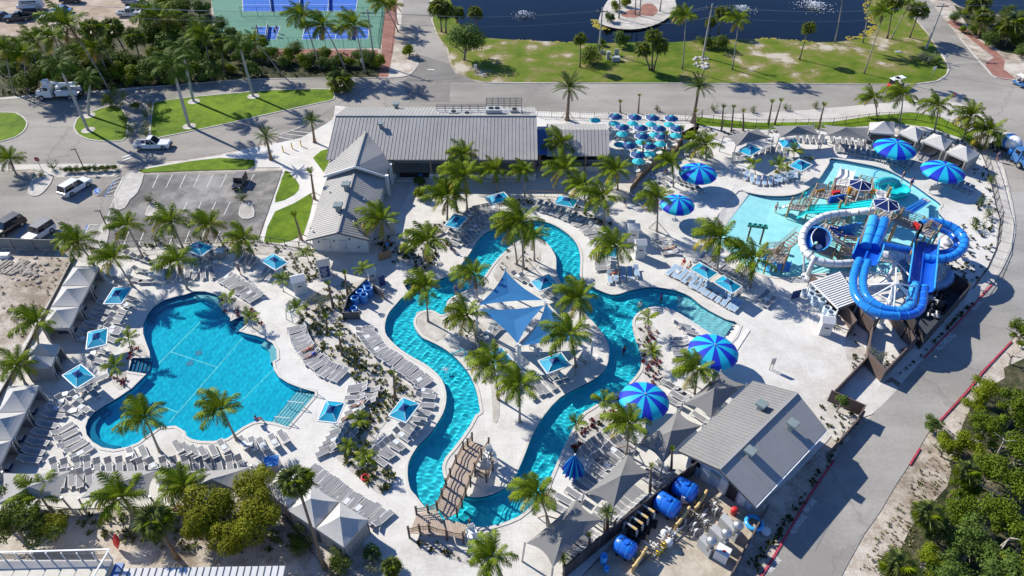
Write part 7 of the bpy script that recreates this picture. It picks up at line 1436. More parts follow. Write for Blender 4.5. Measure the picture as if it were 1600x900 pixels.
trough(S1, [(1437,452,4.0),(1439,435,3.95),(1442,412,3.9),(1444,392,3.9),(1447,376,3.9)], 1.42, .95, M_slo, M_sll)
tp = footed_column(S1, 1372, 512, 4.4); t2 = G(1400, 442, 6.4); steel(S1, [(tp - Vector((0, 0, .8)), t2)], .3, 'column')
ring = [G(1340,447,4.4), G(1352,470,4.3), G(1396,488,4.1), G(1440,484,4.0), G(1427,462,3.8), G(1446,452,3.8)]
steel(S1, [(t2, q) for q in ring] + [(G(1392, 470, 4.2), q) for q in ring[:4]] + [(G(1396, 489, 4.2), t2)], .1)
t3 = footed_column(S1, 1385, 442, 3.6, .26); steel(S1, [(t3, G(1348,440,4.2)), (t3, G(1430,440,3.6)), (t3, t2), (G(1372,420,2.5), G(1400,452,3.5)), (G(1365,405,3.6), G(1395,440,3.0)), (G(1358,425,4.0), G(1400,430,2.6)), (G(1365,450,3.0), G(1405,420,3.2))], .09)
p_ = footed_column(S1, 1477, 381, 2.6, .3)
S2 = empty('loop_slide', G(1480, 395), 0, 'closed blue flume swinging in a wide loop over the sandy bed', 'water slide')
flume(S2, [(1438,351,5.0),(1455,347,5.2),(1475,350,5.2),(1494,359,5.0),(1506,373,4.8),(1505,387,4.6),(1494,398,4.4),(1478,404,4.2),(1460,405,4.0),(1444,403,3.8)], .56, M_slb, seg=3, flange=M_slo)
flume(S2, [(1468,357,3.4),(1486,365,3.3),(1496,378,3.2),(1492,389,3.0),(1478,395,2.9),(1462,396,2.8),(1448,396,2.7),(1430,393,2.6),(1410,390,2.6),(1392,386,2.6),(1375,382,2.6)], .5, M_slo, seg=3, flange=M_slb)
steel(S2, [(G(1498,398), G(1498,380,4.2)), (G(1466,415), G(1466,402,3.4)), (G(1400,402), G(1400,387,2.2))], .16, 'column')
S3 = empty('white_flume', G(1290, 390), 0, 'open white flume curving from the tower round the play platforms', 'water slide')
flume(S3, [(1366,329,5.6),(1348,330,5.5),(1328,332,4.5),(1308,334,4.4),(1288,338,4.3),(1270,347,4.1),(1258,359,3.9),(1253,374,3.7),(1256,389,3.5),(1266,401,3.3),(1282,409,3.1),(1305,412,2.9),(1328,411,2.7),(1350,409,2.5)], .48, M_slw, seg=3, flange=M_steel)
flume(S3, [(1280,346,4.2),(1266,356,4.0),(1259,369,3.9),(1262,383,3.7)], .7, M_slb, half=.1, seg=5, flange=M_slw)
footed_column(S3, 1260, 436, 3.7, .34); steel(S3, [(G(1256,428), G(1256,375,4.0))], .14, 'column')
flume(S3, [(1377,402,2.8),(1393,405,2.7),(1408,412,2.6),(1416,425,2.4),(1418,440,2.2),(1412,455,2.0),(1398,463,1.8),(1380,466,1.6)], .48, M_slw, seg=3, flange=M_steel); flume(S3, [(1408,411,2.75),(1417,425,2.5),(1419,441,2.3),(1412,457,2.1)], .66, mat('slate flume', (0.10, 0.17, 0.27), 0.3, 0.1), seg=4, flange=M_steel)
flume(S3, [(1376,398,2.9),(1395,401,2.9),(1415,404,2.8),(1432,407,2.8)], .6, M_slw, seg=3, flange=M_steel); flume(S3, [(1438,449,1.3),(1456,448,1.3),(1472,445,1.4),(1482,437,1.6),(1484,427,1.8)], .62, mat('pale blue flume', (0.26, 0.38, 0.58), 0.3, 0.08), seg=3, flange=M_steel)
# funnel bowl
S4 = empty('slide_bowl', G(1277, 392), 0, 'blue lined bowl of the white flume seen from inside', 'water slide'); c = G(1276, 374, 3.2); M = Matrix.Translation(c) @ Matrix.Rotation(R(-38), 4, 'Z') @ Matrix.Rotation(R(32), 4, 'X')
m = MB(); m.lathe((0, 0, 0), [(.25, -1.15), (.9, -.95), (1.45, -.45), (1.7, .1)], 20, M, False); m.build('bowl', mat('bowl lining', (0.03, 0.065, 0.20), 0.3, 0.08), S4, True, world=True); m = MB(); m.lathe((0, 0, 0), [(1.68, .08), (1.82, .1), (1.82, .22), (1.68, .2)], 20, M, False); m.build('rim', M_sll, S4, world=True); steel(S4, [(Vector((c.x, c.y, 0)), c - Vector((0, 0, 1.0)))], .18, 'column')
m = MB(); m.lathe((.7, -.9, .0), [(.34, -.12), (.42, .02), (.3, .12), (0, .16)], 12, M); m.build('outlet', M_slw, S4, world=True)
# multi lane turquoise slide
S5 = empty('turquoise_slide', G(1300, 335), 0, 'straight turquoise multi lane slide running down to the left', 'water slide')
a, b, c_, d = G(1366,312,4.6), G(1366,324,4.4), G(1266,321,1.7), G(1261,334,1.5)
m = MB(); N = 10; vs = []
for k in range(N + 1):
    t = k / N; z = -.25 * math.sin(math.pi * t); vs += [a.lerp(c_, t) + Vector((0, 0, z)), b.lerp(d, t) + Vector((0, 0, z))]
m.add(vs, [(2 * k, 2 * k + 1, 2 * k + 3, 2 * k + 2) for k in range(N)]); o = m.build('slide_bed', M_teals, S5, world=True); fix_up(o.data)
for p, q in ((a, c_), (b, d), (a.lerp(b, .33), c_.lerp(d, .33)), (a.lerp(b, .67), c_.lerp(d, .67))):
    m = MB(); m.tube([p.lerp(q, k / N) + Vector((0, 0, -.25 * math.sin(math.pi * k / N) + .1)) for k in range(N + 1)], .06 if p in (a, b) else .035, 6); m.build('lane_wall', M_teals, S5, world=True)
m = MB(); e, f = c_ + Vector((-1.3, .0, -1.1)), d + Vector((-1.3, 0, -.9)); m.face(c_, d, f, e); o = m.build('runout', M_teals, S5, world=True); fix_up(o.data); steel(S5, [(Vector((p.x, p.y, 0)), p) for p in (a.lerp(c_, .3), b.lerp(d, .3), a.lerp(c_, .7), b.lerp(d, .7))], .1, 'post', M_post2)
S6 = empty('family_slide', G(1310, 285), 0, 'wide white slide dropping away into the far side of the splash pool', 'water slide')
a, b, c_, d = G(1300,293,2.8), G(1327,297,2.8), G(1336,268,.25), G(1313,263,.25); m = MB(); vs = []
for k in range(9):
    t = k / 8; z = Vector((0, 0, .25 * math.sin(2 * math.pi * t))); vs += [a.lerp(d, t) + z, b.lerp(c_, t) + z]
m.add(vs, [(2 * k, 2 * k + 1, 2 * k + 3, 2 * k + 2) for k in range(8)]); o = m.build('slide_bed', M_white, S6, world=True); fix_up(o.data)
for p, q in ((a, d), (b, c_)): m = MB(); m.bar(p + Vector((0, 0, .25)), q + Vector((0, 0, .3)), .14, .28); m.build('side_wall', M_slw, S6, world=True)
m = MB(); mid = a.lerp(b, .5), d.lerp(c_, .5); m.bar(mid[0] + Vector((0, 0, .06)), mid[1] + Vector((0, 0, .08)), .12, .12); m.build('lane_wall', M_white, S6, world=True)
S7 = empty('turquoise_tub', G(1396, 298), 0, 'round turquoise landing tub in the splash pool', 'water slide'); p = G(1397, 297, .3); m = MB(); m.lathe((0, 0, 0), [(2.2, -.5), (2.35, .35), (2.15, .35), (2.0, -.1), (.0, -.15)], 24, Matrix.Translation(p) @ Matrix.Scale(.8, 4, Vector((0, 1, 0)))); m.build('tub', M_teals, S7, True, world=True); flume(S7, [(1372,302,3.4),(1368,292,3.0),(1376,284,2.6),(1390,282,2.1),(1400,286,1.6),(1404,293,1.1)], .55, M_teals, seg=4)
S8 = empty('blue_slide', G(1432, 322), 0, 'short blue slide with two lanes at the far end of the splash pool', 'water slide')
a, b, c_, d = G(1414,329,2.4), G(1426,335,2.2), G(1452,317,.35), G(1442,312,.35); m = MB(); m.face(a, b, c_, d); o = m.build('slide_bed', M_sll, S8, world=True); fix_up(o.data)
for p, q in ((a, d), (b, c_), (a.lerp(b, .5), d.lerp(c_, .5))): m = MB(); m.bar(p + Vector((0, 0, .18)), q + Vector((0, 0, .22)), .14, .2); m.build('side_wall', M_slb, S8, world=True)
m = MB(); m.box(G(1447, 314, .3), (1.2, .9, .12), .6); m.build('end_pad', M_plat, S8, world=True)
# play tower: platforms, posts, rails, roofs, stairs
T = empty('play_tower', G(1385, 345), 0, 'multi level play tower with tan posts and two blue hexagon roofs', 'play structure')
def platform(q, z, rails=True, th=.22, legs=True, deck=None, skip=()):
    c = [G(u, v, z) for u, v in q]; m = MB(); m.prism([(p.x, p.y) for p in c], z - th, z); o = m.build('platform', deck or M_plat, T, world=True); fix_up(o.data)
    for i, p in enumerate(c):
        if legs: m = MB(); m.bar((p.x, p.y, -.3), (p.x, p.y, z + 1.1), .17); m.build('post', M_post2, T, world=True)
        if rails and i not in skip:
            b = c[(i + 1) % len(c)]; m = MB()
            for h in (.3, .55, .8, 1.05): m.bar(p + Vector((0, 0, h)), b + Vector((0, 0, h)), .06)
            n = max(2, int((b - p).length / .8))
            for k in range(1, n): e = p.lerp(b, k / n); m.bar(e, e + Vector((0, 0, 1.05)), .05)
            m.build('railing', M_railt, T, world=True)
def hexroof(u, v, z, r, rz):
    c = G(u, v, z); 
    for k in range(6):
        a0, a1 = rz + k * math.pi / 3, rz + (k + 1) * math.pi / 3; m = MB(); p, q = c + Vector((r * math.cos(a0), r * math.sin(a0), -.75)), c + Vector((r * math.cos(a1), r * math.sin(a1), -.75)); m.face(c, p, q); o = m.build('roof_panel', mat('navy roof panel', (0.008, 0.022, 0.11), 0.8, 0.1, spec=.1), T, world=True); fix_up(o.data)
        m = MB(); m.bar(c + Vector((0, 0, .03)), p + Vector((0, 0, .03)), .08, .06); m.bar(p, q, .07); m.build('roof_rib', M_slw, T, world=True)
        if k % 2 == 0: m = MB(); m.bar((p.x * .94 + c.x * .06, p.y * .94 + c.y * .06, z - 3.2), (p.x * .94 + c.x * .06, p.y * .94 + c.y * .06, z - .75), .12); m.build('roof_post', M_slw, T, world=True)
    m = MB(); m.lathe(c, [(.2, -.02), (.2, .1), (0, .2)], 8); m.build('finial', M_slw, T, world=True)
platform([(1366,338),(1392,345),(1408,335),(1384,327)], 5.6, skip=(0,)); hexroof(1388,312,8.4,1.75,.3)
platform([(1405,337),(1400,346),(1437,362),(1452,356),(1440,348)], 4.9); platform([(1437,362),(1455,372),(1466,362),(1452,354)], 4.9, True, .22, True, None, (0, 1))
platform([(1338,296),(1362,303),(1360,287),(1342,283)], 3.0); hexroof(1347,282,5.6,1.7,.1)
platform([(1300,300),(1338,306),(1340,292),(1302,288)], 2.8); platform([(1270,306),(1300,312),(1302,298),(1274,296)], 2.1); platform([(1318,326),(1362,322),(1360,306),(1322,308)], 2.5)
platform([(1232,326),(1262,330),(1264,321),(1236,318)], 1.3); platform([(1282,366),(1312,372),(1316,354),(1290,348)], 1.9); platform([(1312,396),(1340,400),(1342,380),(1318,378)], 1.7); platform([(1272,392),(1300,402),(1306,388),(1284,380)], 1.4)
platform([(1186,402),(1214,398),(1222,388),(1196,388)], 1.3); platform([(1198,410),(1226,410),(1232,396),(1212,396)], 1.6)
def stairs(a, b, w, n=9, material=None):
    p, q = G(*a), G(*b); d = (q - p); s_ = Vector((-d.y, d.x, 0)).normalized() * w / 2
    for k in range(n):
        t = k / (n - 1); c = p.lerp(q, t); m = MB(); e = Vector((d.x, d.y, 0)).normalized() * .17; m.add([c - s_ - e, c + s_ - e, c + s_ + e, c - s_ + e, c - s_ - e - Vector((0, 0, .08)), c + s_ - e - Vector((0, 0, .08)), c + s_ + e - Vector((0, 0, .08)), c - s_ + e - Vector((0, 0, .08))], [(0, 1, 2, 3), (7, 6, 5, 4), (0, 4, 5, 1), (1, 5, 6, 2), (2, 6, 7, 3), (3, 7, 4, 0)]); o = m.build('step', material or M_plat, T, world=True); fix_up(o.data)
    for sg in (-1, 1): m = MB(); m.bar(p + s_ * sg + Vector((0, 0, .9)), q + s_ * sg + Vector((0, 0, .9)), .07); m.bar(p + s_ * sg + Vector((0, 0, .45)), q + s_ * sg + Vector((0, 0, .45)), .05); m.bar(p + s_ * sg, q + s_ * sg, .08, .2); m.build('railing', M_railt, T, world=True)
stairs((1212,398,1.4), (1250,366,2.4), 1.3); stairs((1302,392,1.5), (1330,416,.2), 1.2, 9, M_steel); stairs((1303,372,3.4), (1326,386,1.8), 1.3, 10, M_steel); stairs((1262,326,1.4), (1276,303,2.1), 1.2, 7)
stairs((1428,356,4.8), (1398,346,5.6), 1.1, 7); stairs((1300,310,2.1), (1318,320,2.5), 1.2, 5)
steel(T, [(G(1413,420), G(1413,420) + Vector((0, 0, 4.9))), (G(1346,372), G(1346,372) + Vector((0, 0, 5.6))), (G(1338,396), G(1338,396) + Vector((0, 0, 4.4))), (G(1328,330), G(1328,330) + Vector((0, 0, 3.8))), (G(1368,352), G(1368,352) + Vector((0, 0, 6.4))), (G(1302,350), G(1302,350) + Vector((0, 0, 4.0)))], .2, 'post', M_post2)
steel(T, [(G(1336,390,1.6), G(1356,346,5.2)), (G(1330,348,1.6), G(1400,372,2.5)), (G(1310,344,1.4), G(1390,380,2.2))], .07, 'brace', M_steel)
for u, v, z, s_, mt in ((1306,301,3.2,(1.2,.5,.5),M_red),(1350,296,4.2,(1.3,.4,.4),M_red),(1327,298,3.6,(.4,.4,1.1),M_org),(1366,299,3.8,(1.2,.4,.3),M_org),(1282,298,3.2,(1.4,.1,.5),M_org),(1432,353,6.0,(.2,1.0,.8),M_red),(1344,374,2.3,(1.0,.4,.4),M_yellow),(1307,313,2.6,(2.6,.2,1.6),M_slo),(1326,358,2.4,(3.6,.3,1.4),M_slb)):
    m = MB(); m.box(G(u, v, z), s_, .3); m.build('play_panel', mt, T, world=True)
m = MB(); c = G(1380, 303, 4.6); m.lathe(c, [(.55, -1.4), (1.0, .0), (.9, .0), (.45, -1.1)], 16); m.build('tipping_bucket', M_slw, T, True, world=True); m = MB(); m.bar(c + Vector((-1.1, 0, 0)), c + Vector((1.1, 0, 0)), .1); m.bar(c + Vector((.3, 0, .2)), c + Vector((.3, 0, 1.5)), .12); m.build('bucket_arm', M_steel, T, world=True)
def small_slide(a, b, w, label, mt):
    p, q = G(*a), G(*b); d = q - p; s_ = Vector((-d.y, d.x, 0)).normalized() * w / 2; r_ = empty('small_slide', G(b[0], b[1]), 0, label, 'water slide'); m = MB(); m.add([p - s_, p + s_, q + s_, q - s_], [(0, 1, 2, 3)]); o = m.build('slide_bed', mt, r_, world=True); fix_up(o.data)
    for sg in (-1, 1): m = MB(); m.bar(p + s_ * sg + Vector((0, 0, .15)), q + s_ * sg + Vector((0, 0, .15)), .12, .35); m.build('side_wall', mt, r_, world=True)
small_slide((1206,404,1.7), (1196,420,.1), 1.8, 'small blue slide below the stair landing in the splash pool', M_sll); small_slide((1226,408,1.5), (1222,424,.1), 1.6, 'second small blue slide beside the stair landing', M_slb); small_slide((1232,322,1.3), (1222,326,.1), 1.1, 'low white slide at the toe of the turquoise slide', M_white); small_slide((1302,362,3.0), (1342,374,.6), 1.6, 'dark blue slide running under the tower', M_slo)
# water features
def spout(u, v, top_v, label, mt, bucket=True, du=0):
    p = G(u, v, -.4); h = height_at(Vector((p.x, p.y, 0)), top_v); r_ = empty('water_feature', p, 0, label, 'water feature'); m = MB(); m.tube([(0, 0, 0), (0, 0, h * .8), (.05 + du * .3, 0, h), (.2 + du, 0, h + .15)], .1, 8); m.build('pole', mt, r_)
    if bucket: m = MB(); m.lathe((.3 + du, 0, h), [(.2, -.3), (.34, .1), (.3, .1), (.15, -.25)], 10); m.build('bucket', M_teals, r_)
for u, v, t, lb, mt in ((1247,324,298,'tan pole with a turquoise bucket nearest the low white slide',M_post2),(1253,322,306,'tan pole with a turquoise bucket behind the first',M_post2),(1292,296,282,'tan bucket pole beside the white slide',M_post2)): spout(u, v, t, lb, mt)
spout(1365,276,264,'blue bent spout near the far pool rim',M_sll,False,.3); spout(712,574,560,'turquoise arching spray bar over the lazy river',M_teals,False,-1.6) if False else None
p = G(727.5, 562); r_ = empty('water_feature', p, 0, 'turquoise arching spray bar over the lazy river', 'water feature'); m = MB(); m.tube([(0, 0, 0), (0, 0, 1.5), (-.15, .0, 1.7), (-1.6, -.55, 1.5)], .06, 8); m.build('pole', M_teals, r_)
A0 = empty('bucket_arch', G(1180, 372), 0, 'brown arch with green buckets in the splash pool', 'water feature')
for u, v in ((1168,374),(1188,378)): p = G(u, v); m = MB(); m.bar((p.x, p.y, -.4), (p.x, p.y, 2.3), .2); m.build('post', M_post, A0, world=True)
a, b = G(1168,374) + Vector((-.5, 0, 2.35)), G(1188,378) + Vector((.5, 0, 2.35)); m = MB(); m.bar(a, b, .22); m.build('beam', M_post, A0, world=True)
for k in range(4): m = MB(); m.lathe(a.lerp(b, (k + .5) / 4) + Vector((0, 0, .25)), [(.22, -.25), (.34, .12), (.28, .12), (.1, -.2)], 10); m.build('bucket', mat('green bucket', (0.03, 0.28, 0.24), 0.4, 0.1), A0, world=True)
# ------------------------------------------------------------------ pump yard
PT = mat('primrose pipe', (0.62, 0.44, 0.19), 0.45, 0.08); M_tank = mat('blue filter tank', (0.015, 0.14, 0.62), 0.3, 0.06, 0.6, spec=.5); M_tankl = mat('pale tank shell', (0.05, 0.33, 0.78), 0.3, 0.06, 0.6)
def tank(a, b, r, label):
    p, q = G(*a, r + .3), G(*b, r + .3); c = (p + q) / 2; root = empty('filter_tank', (c.x, c.y, Z_BED + .03), 0, label, 'tank', 'blue pool filter tanks'); d = (q - p).normalized(); L = (q - p).length
    m = MB(); t = [-L / 2 - .32, -L / 2 - .2, -L / 2, L / 2, L / 2 + .2, L / 2 + .32]; m.tube([c + d * k for k in t], [r * .45, r * .8, r, r, r * .8, r * .45], 18); m.build('shell', M_tank, root, True, world=True)
    for k in (-.28, .28): m = MB(); m.tube([c + d * (L * k - .05), c + d * (L * k + .05)], r * 1.02, 18); m.build('weld_band', M_slb, root, world=True)
    m = MB(); m.tube([c + Vector((0, 0, r * .95)), c + Vector((0, 0, r * 1.12))], .26, 10); m.build('hatch', M_tank, root, world=True); m = MB(); m.bar(c - d * .6 + Vector((0, 0, r * 1.02)), c + d * .6 + Vector((0, 0, r * 1.02)), .05); m.build('handle', M_black, root, world=True)
    n = Vector((-d.y, d.x, 0))
    for k in (-.3, .3): m = MB(); m.box((c.x + d.x * L * k, c.y + d.y * L * k, .35), (.25, r * 1.5, .5), math.atan2(d.y, d.x)); m.build('saddle', M_black, root, world=True)
    e = q + d * .75
    for zz, w in ((.9, 1.15), (.5, .9)):
        m = MB(); m.tube([e - n * w + Vector((0, 0, -r * 1.1)), e - n * w + Vector((0, 0, zz - r)), e - n * w * .9 + d * .1 + Vector((0, 0, zz - r + .12)), e + n * w * .9 + d * .1 + Vector((0, 0, zz - r + .12)), e + n * w + Vector((0, 0, -r * 1.1))], .13, 8); m.build('pipe', PT, root, world=True)
    for k in (-.5, .5): m = MB(); m.tube([e + n * k + Vector((0, 0, .2 - r)), q + n * k * .6], .11, 8); m.tube([e + n * k + Vector((0, 0, -r - .2)), e + n * k + Vector((0, 0, .9 - r))], .12, 8); m.build('pipe', PT, root, world=True)
    m = MB(); m.box(e + n * .7 + Vector((0, 0, -.5)), (.25, .25, .3)); m.build('valve', M_red, root, world=True)
tank((1057,757), (1084,772), .95, 'blue filter tank nearest the pump house door'); tank((1029,780), (1056,797), .95, 'blue filter tank in the middle with a tan pipe frame'); tank((966,848), (988,862), .85, 'blue filter tank at the lower end of the yard')
def heater(q, label):
    z = 1.5; c = [G(u, v, z) for u, v in q]; o = sum(c, Vector()) / 4; root = empty('pool_heater', (o.x, o.y, Z_BED + .03), 0, label, 'heater', 'grey pool heaters'); m = MB(); m.prism([(p.x, p.y) for p in c], .1, z); ob = m.build('casing', mat('heater casing', (0.42, 0.43, 0.435), 0.5, 0.06), root, world=True); fix_up(ob.data)
    e = c[2].lerp(c[3], .3) + (c[2] - c[1]).normalized() * -.3; m = MB(); m.tube([e - Vector((0, 0, .6)), e + Vector((0, 0, .7))], .22, 10); m.build('flue', M_steel, root, True, world=True); m = MB(); m.lathe(e + Vector((0, 0, .95)), [(.1, -.36), (.42, -.22), (.5, .02), (.4, .26), (.14, .4), (0, .42)], 14); m.build('cowl', M_steel, root, True, world=True)
    s_ = c[0].lerp(c[1], .5); d = (c[0] - c[3]).normalized()
    for k in range(5): m = MB(); f = s_ + d * (.5 + .25 * k) + (c[1] - c[0]) * ((k % 3 - 1) * .4); m.tube([Vector((f.x, f.y, .1)), Vector((f.x, f.y, 1.0 + .15 * (k % 2))), f + (c[0] - c[1]).normalized() * .5 + Vector((0, 0, -.5)), f + d * .4 + Vector((0, 0, -.9))], .06, 6); m.build('pipe', M_slw if k % 2 else M_trim, root, world=True)
    m = MB(); m.box((o.x, o.y, .06), (4.6, 2.0, .08), math.atan2((c[2] - c[1]).y, (c[2] - c[1]).x)); m.build('pad', M_side, root, world=True)
heater([(1132,800),(1125,808),(1152,836),(1158,829)], 'grey pool heater nearest the pump house'); heater([(1117,818),(1109,825),(1134,848),(1141,840)], 'grey pool heater between the other two'); heater([(1100,833),(1092,841),(1111,860),(1117,853)], 'grey pool heater beside the white control box')
p = G(1126, 872); r_ = empty('control_box', (p.x, p.y, Z_BED + .03), R(-35), 'white control box with a red mark beside the heaters', 'box'); m = MB(); m.box((0, 0, .65), (1.2, 1.0, 1.3)); m.build('casing', M_white, r_); m = MB(); m.box((.1, -.1, 1.31), (.25, .25, .03)); m.build('mark', M_red, r_)
for i, (u, v, t_) in enumerate(((983,838,'nearest the lower tank'),(992,829,'second from the lower tank'),(1000,820,'third from the lower tank'),(1010,811,'nearest the middle tank'))):
    p = G(u, v); r_ = empty('pool_pump', (p.x, p.y, Z_BED + .03), R(-40), 'black pool pump with a pale riser pipe, ' + t_, 'pump', 'black pool pumps'); m = MB(); m.tube([(.2, 0, .35), (1.1, 0, .35)], .22, 10); m.build('motor', M_black, r_); m = MB(); m.lathe((0, 0, 0), [(.3, 0), (.32, .6), (.2, .75)], 12); m.build('strainer', M_rubber, r_); m = MB(); m.tube([(-.7, 0, .1), (-.7, 0, 1.5), (-.55, 0, 1.65), (.5, 0, 1.65), (.65, 0, 1.5), (.65, 0, .7)], .11, 8); m.build('riser_pipe', M_unit, r_); m = MB(); m.tube([(.1, 0, 1.65), (.6, 0, 1.65)], .13, 8); m.build('pipe_joint', PT, r_)
    for k in range(3): m = MB(); m.box((.3 + .4 * k, -.35, .25), (.25, .2, .5)); m.build('valve', M_rubber, r_)
r_ = empty('chemical_rack', G(1034, 850), 0, 'white pipe and tank rack with yellow feeders in the yard', 'rack'); rr = random.Random(8)
for k in range(9): p = G(1018 + 3.4 * k, 868 - 4.0 * k); m = MB(); m.tube([p + Vector((0, 0, .1)), p + Vector((0, 0, 1.2 + .2 * (k % 2)))], .07, 6); m.tube([p + Vector((-.4, .3, .9)), p + Vector((.5, -.3, .9))], .06, 6); m.build('pipe', M_slw if k % 3 else M_trim, r_, world=True)
for k in range(4): p = G(1027 + 4.5 * k, 868 - 5.2 * k); m = MB(); m.lathe(p, [(.2, .2), (.24, .6), (.15, .85), (0, .9)], 10); m.build('feeder', M_yellow, r_, True, world=True)
for u, v in ((1036,840),(1044,853)): p = G(u, v); m = MB(); m.lathe(p, [(.32, 0), (.35, .9), (.2, 1.1), (0, 1.15)], 12); m.build('white_tank', M_slw, r_, True, world=True)
for u, v, h, rr_, lb in ((942,880,1.2,.32,'tall blue drum at the lower corner of the yard'),(947,892,.5,.25,'small blue tub beside the tall drum')): p = G(u, v); m = MB(); m.lathe((0, 0, 0), [(rr_, 0), (rr_ * 1.04, h * .5), (rr_, h), (rr_ * .8, h), (rr_ * .8, h * .9), (0, h * .88)], 14); o = m.build('drum', M_tankl, None, True); o.location = (p.x, p.y, Z_BED + .03); tag(o, lb, 'drum')
p = G(1177, 820); r_ = empty('pool_float', (p.x, p.y, Z_BED + .03), 0, 'round blue float leaning in the yard corner by the rail', 'float'); m = MB(); m.tube([(math.cos(k * .45) * .7, math.sin(k * .45) * .7, .2) for k in range(14)], .22, 8, closed=True); m.build('ring', M_sll, r_, True); m = MB(); m.lathe((.9, -.8, 0), [(.45, 0), (.45, .2), (0, .24)], 12); m.build('disc', M_white, r_)
p = G(1161, 812); m = MB(); m.lathe((0, 0, 0), [(.3, 0), (.32, .7), (.25, .8), (0, .82)], 12); o = m.build('drum', M_red, None, True); o.location = (p.x - .8, p.y + .6, Z_BED + .03); tag(o, 'red drum by the pump house wall', 'drum')
p = G(1042, 800); m = MB(); m.box((0, 0, .8), (.7, .4, 1.0)); o = m.build('cabinet', M_white); p = G(1067, 788); o.location = (p.x, p.y, Z_BED + .03); tag(o, 'white cabinet between the two upper tanks', 'box')
r_ = empty('pipe_run', G(1075, 830), 0, 'loose run of grey and tan pipes across the yard pavers', 'pipes'); rr = random.Random(12)
for k in range(26):
    p = G(1000 + 4.6 * k, 872 - 3.3 * k + rr.uniform(-10, 14)); a = rr.choice((R(43), R(-47))); d = Vector((math.cos(a), math.sin(a), 0)) * rr.uniform(.5, 1.3); m = MB(); z = Vector((0, 0, rr.uniform(.15, .5))); m.tube([p + z - d, p + z + d] if k % 3 else [p + z - d, p + z, p + z + Vector((0, 0, .9))], .07, 6); m.build('pipe', (M_unit, PT, M_trim, M_slw)[k % 4], r_, world=True)
# pit by the lane with dark pump gear
r_ = empty('pump_pit', G(1470, 490), 0, 'cluster of black pumps and pipes in the walled pit under the loop', 'pump'); rr = random.Random(2)
for k in range(34):
    p = G(1442 + rr.uniform(0, 34), 500 - rr.uniform(0, 40)); s_ = rr.uniform(.15, .32); m = MB()
    if k % 2: m.tube([p, p + Vector((0, 0, rr.uniform(.6, 1.6)))], s_ * .5, 6)
    else: m.tube([p + Vector((0, 0, .5)), p + Vector((rr.uniform(-1, 1), rr.uniform(-1, 1), .6))], s_ * .6, 6)
    m.build('pipe', (M_black, M_trim, M_slw, M_rubber)[k % 4], r_, world=True)
sheet_px('plant_yard', [(1412,512),(1436,546),(1506,466),(1480,448)], Z_BED + .05, mat('pit floor', (0.05, 0.06, 0.075), 0.8, 0.2))
# ------------------------------------------------------------------ vehicles
def paint(name, c): return mat(name, c, 0.22, 0.03, 0.4, spec=0.6)
P_white, P_black, P_silver, P_dark, P_bl = paint('white car paint', (0.72, 0.72, 0.71)), paint('black car paint', (0.012, 0.012, 0.014)), paint('silver car paint', (0.42, 0.43, 0.44)), paint('charcoal car paint', (0.035, 0.037, 0.042)), paint('blue car paint', (0.06, 0.18, 0.42))
M_lamp = mat('headlamp lens', (0.6, 0.6, 0.58), 0.1, 0.03, spec=0.6); M_tail = mat('tail lamp', (0.4, 0.01, 0.01), 0.2, 0.05)
def loft(sections, material, name, parent):
    # sections: (x, half width low, half width high, z low, z high) from front to back
    m = MB(); vs = []
    for x, wl_, wh, zl, zh in sections: vs += [(x, -wl_, zl), (x, -wl_ * 1.0, lerp(zl, zh, .55)), (x, -wh, zh), (x, wh, zh), (x, wl_ * 1.0, lerp(zl, zh, .55)), (x, wl_, zl)]
    n = len(sections); m.add(vs, [(6 * i + j, 6 * i + (j + 1) % 6, 6 * i + 6 + (j + 1) % 6, 6 * i + 6 + j) for i in range(n - 1) for j in range(6)] + [tuple(range(5, -1, -1)), tuple(6 * (n - 1) + j for j in range(6))])
    o = m.build(name, material, parent); fix_up(o.data); return o
def wheels(root, xs, w, r=.36):
    for x in xs:
        for s_ in (-1, 1):
            m = MB(); m.tube([(x, s_ * (w - .12), r), (x, s_ * (w + .1), r)], r, 16); t = m.build('wheel', M_rubber, root); m = MB(); m.tube([(x, s_ * (w + .09), r), (x, s_ * (w + .115), r)], r * .6, 12); m.build('rim', M_steel, t)
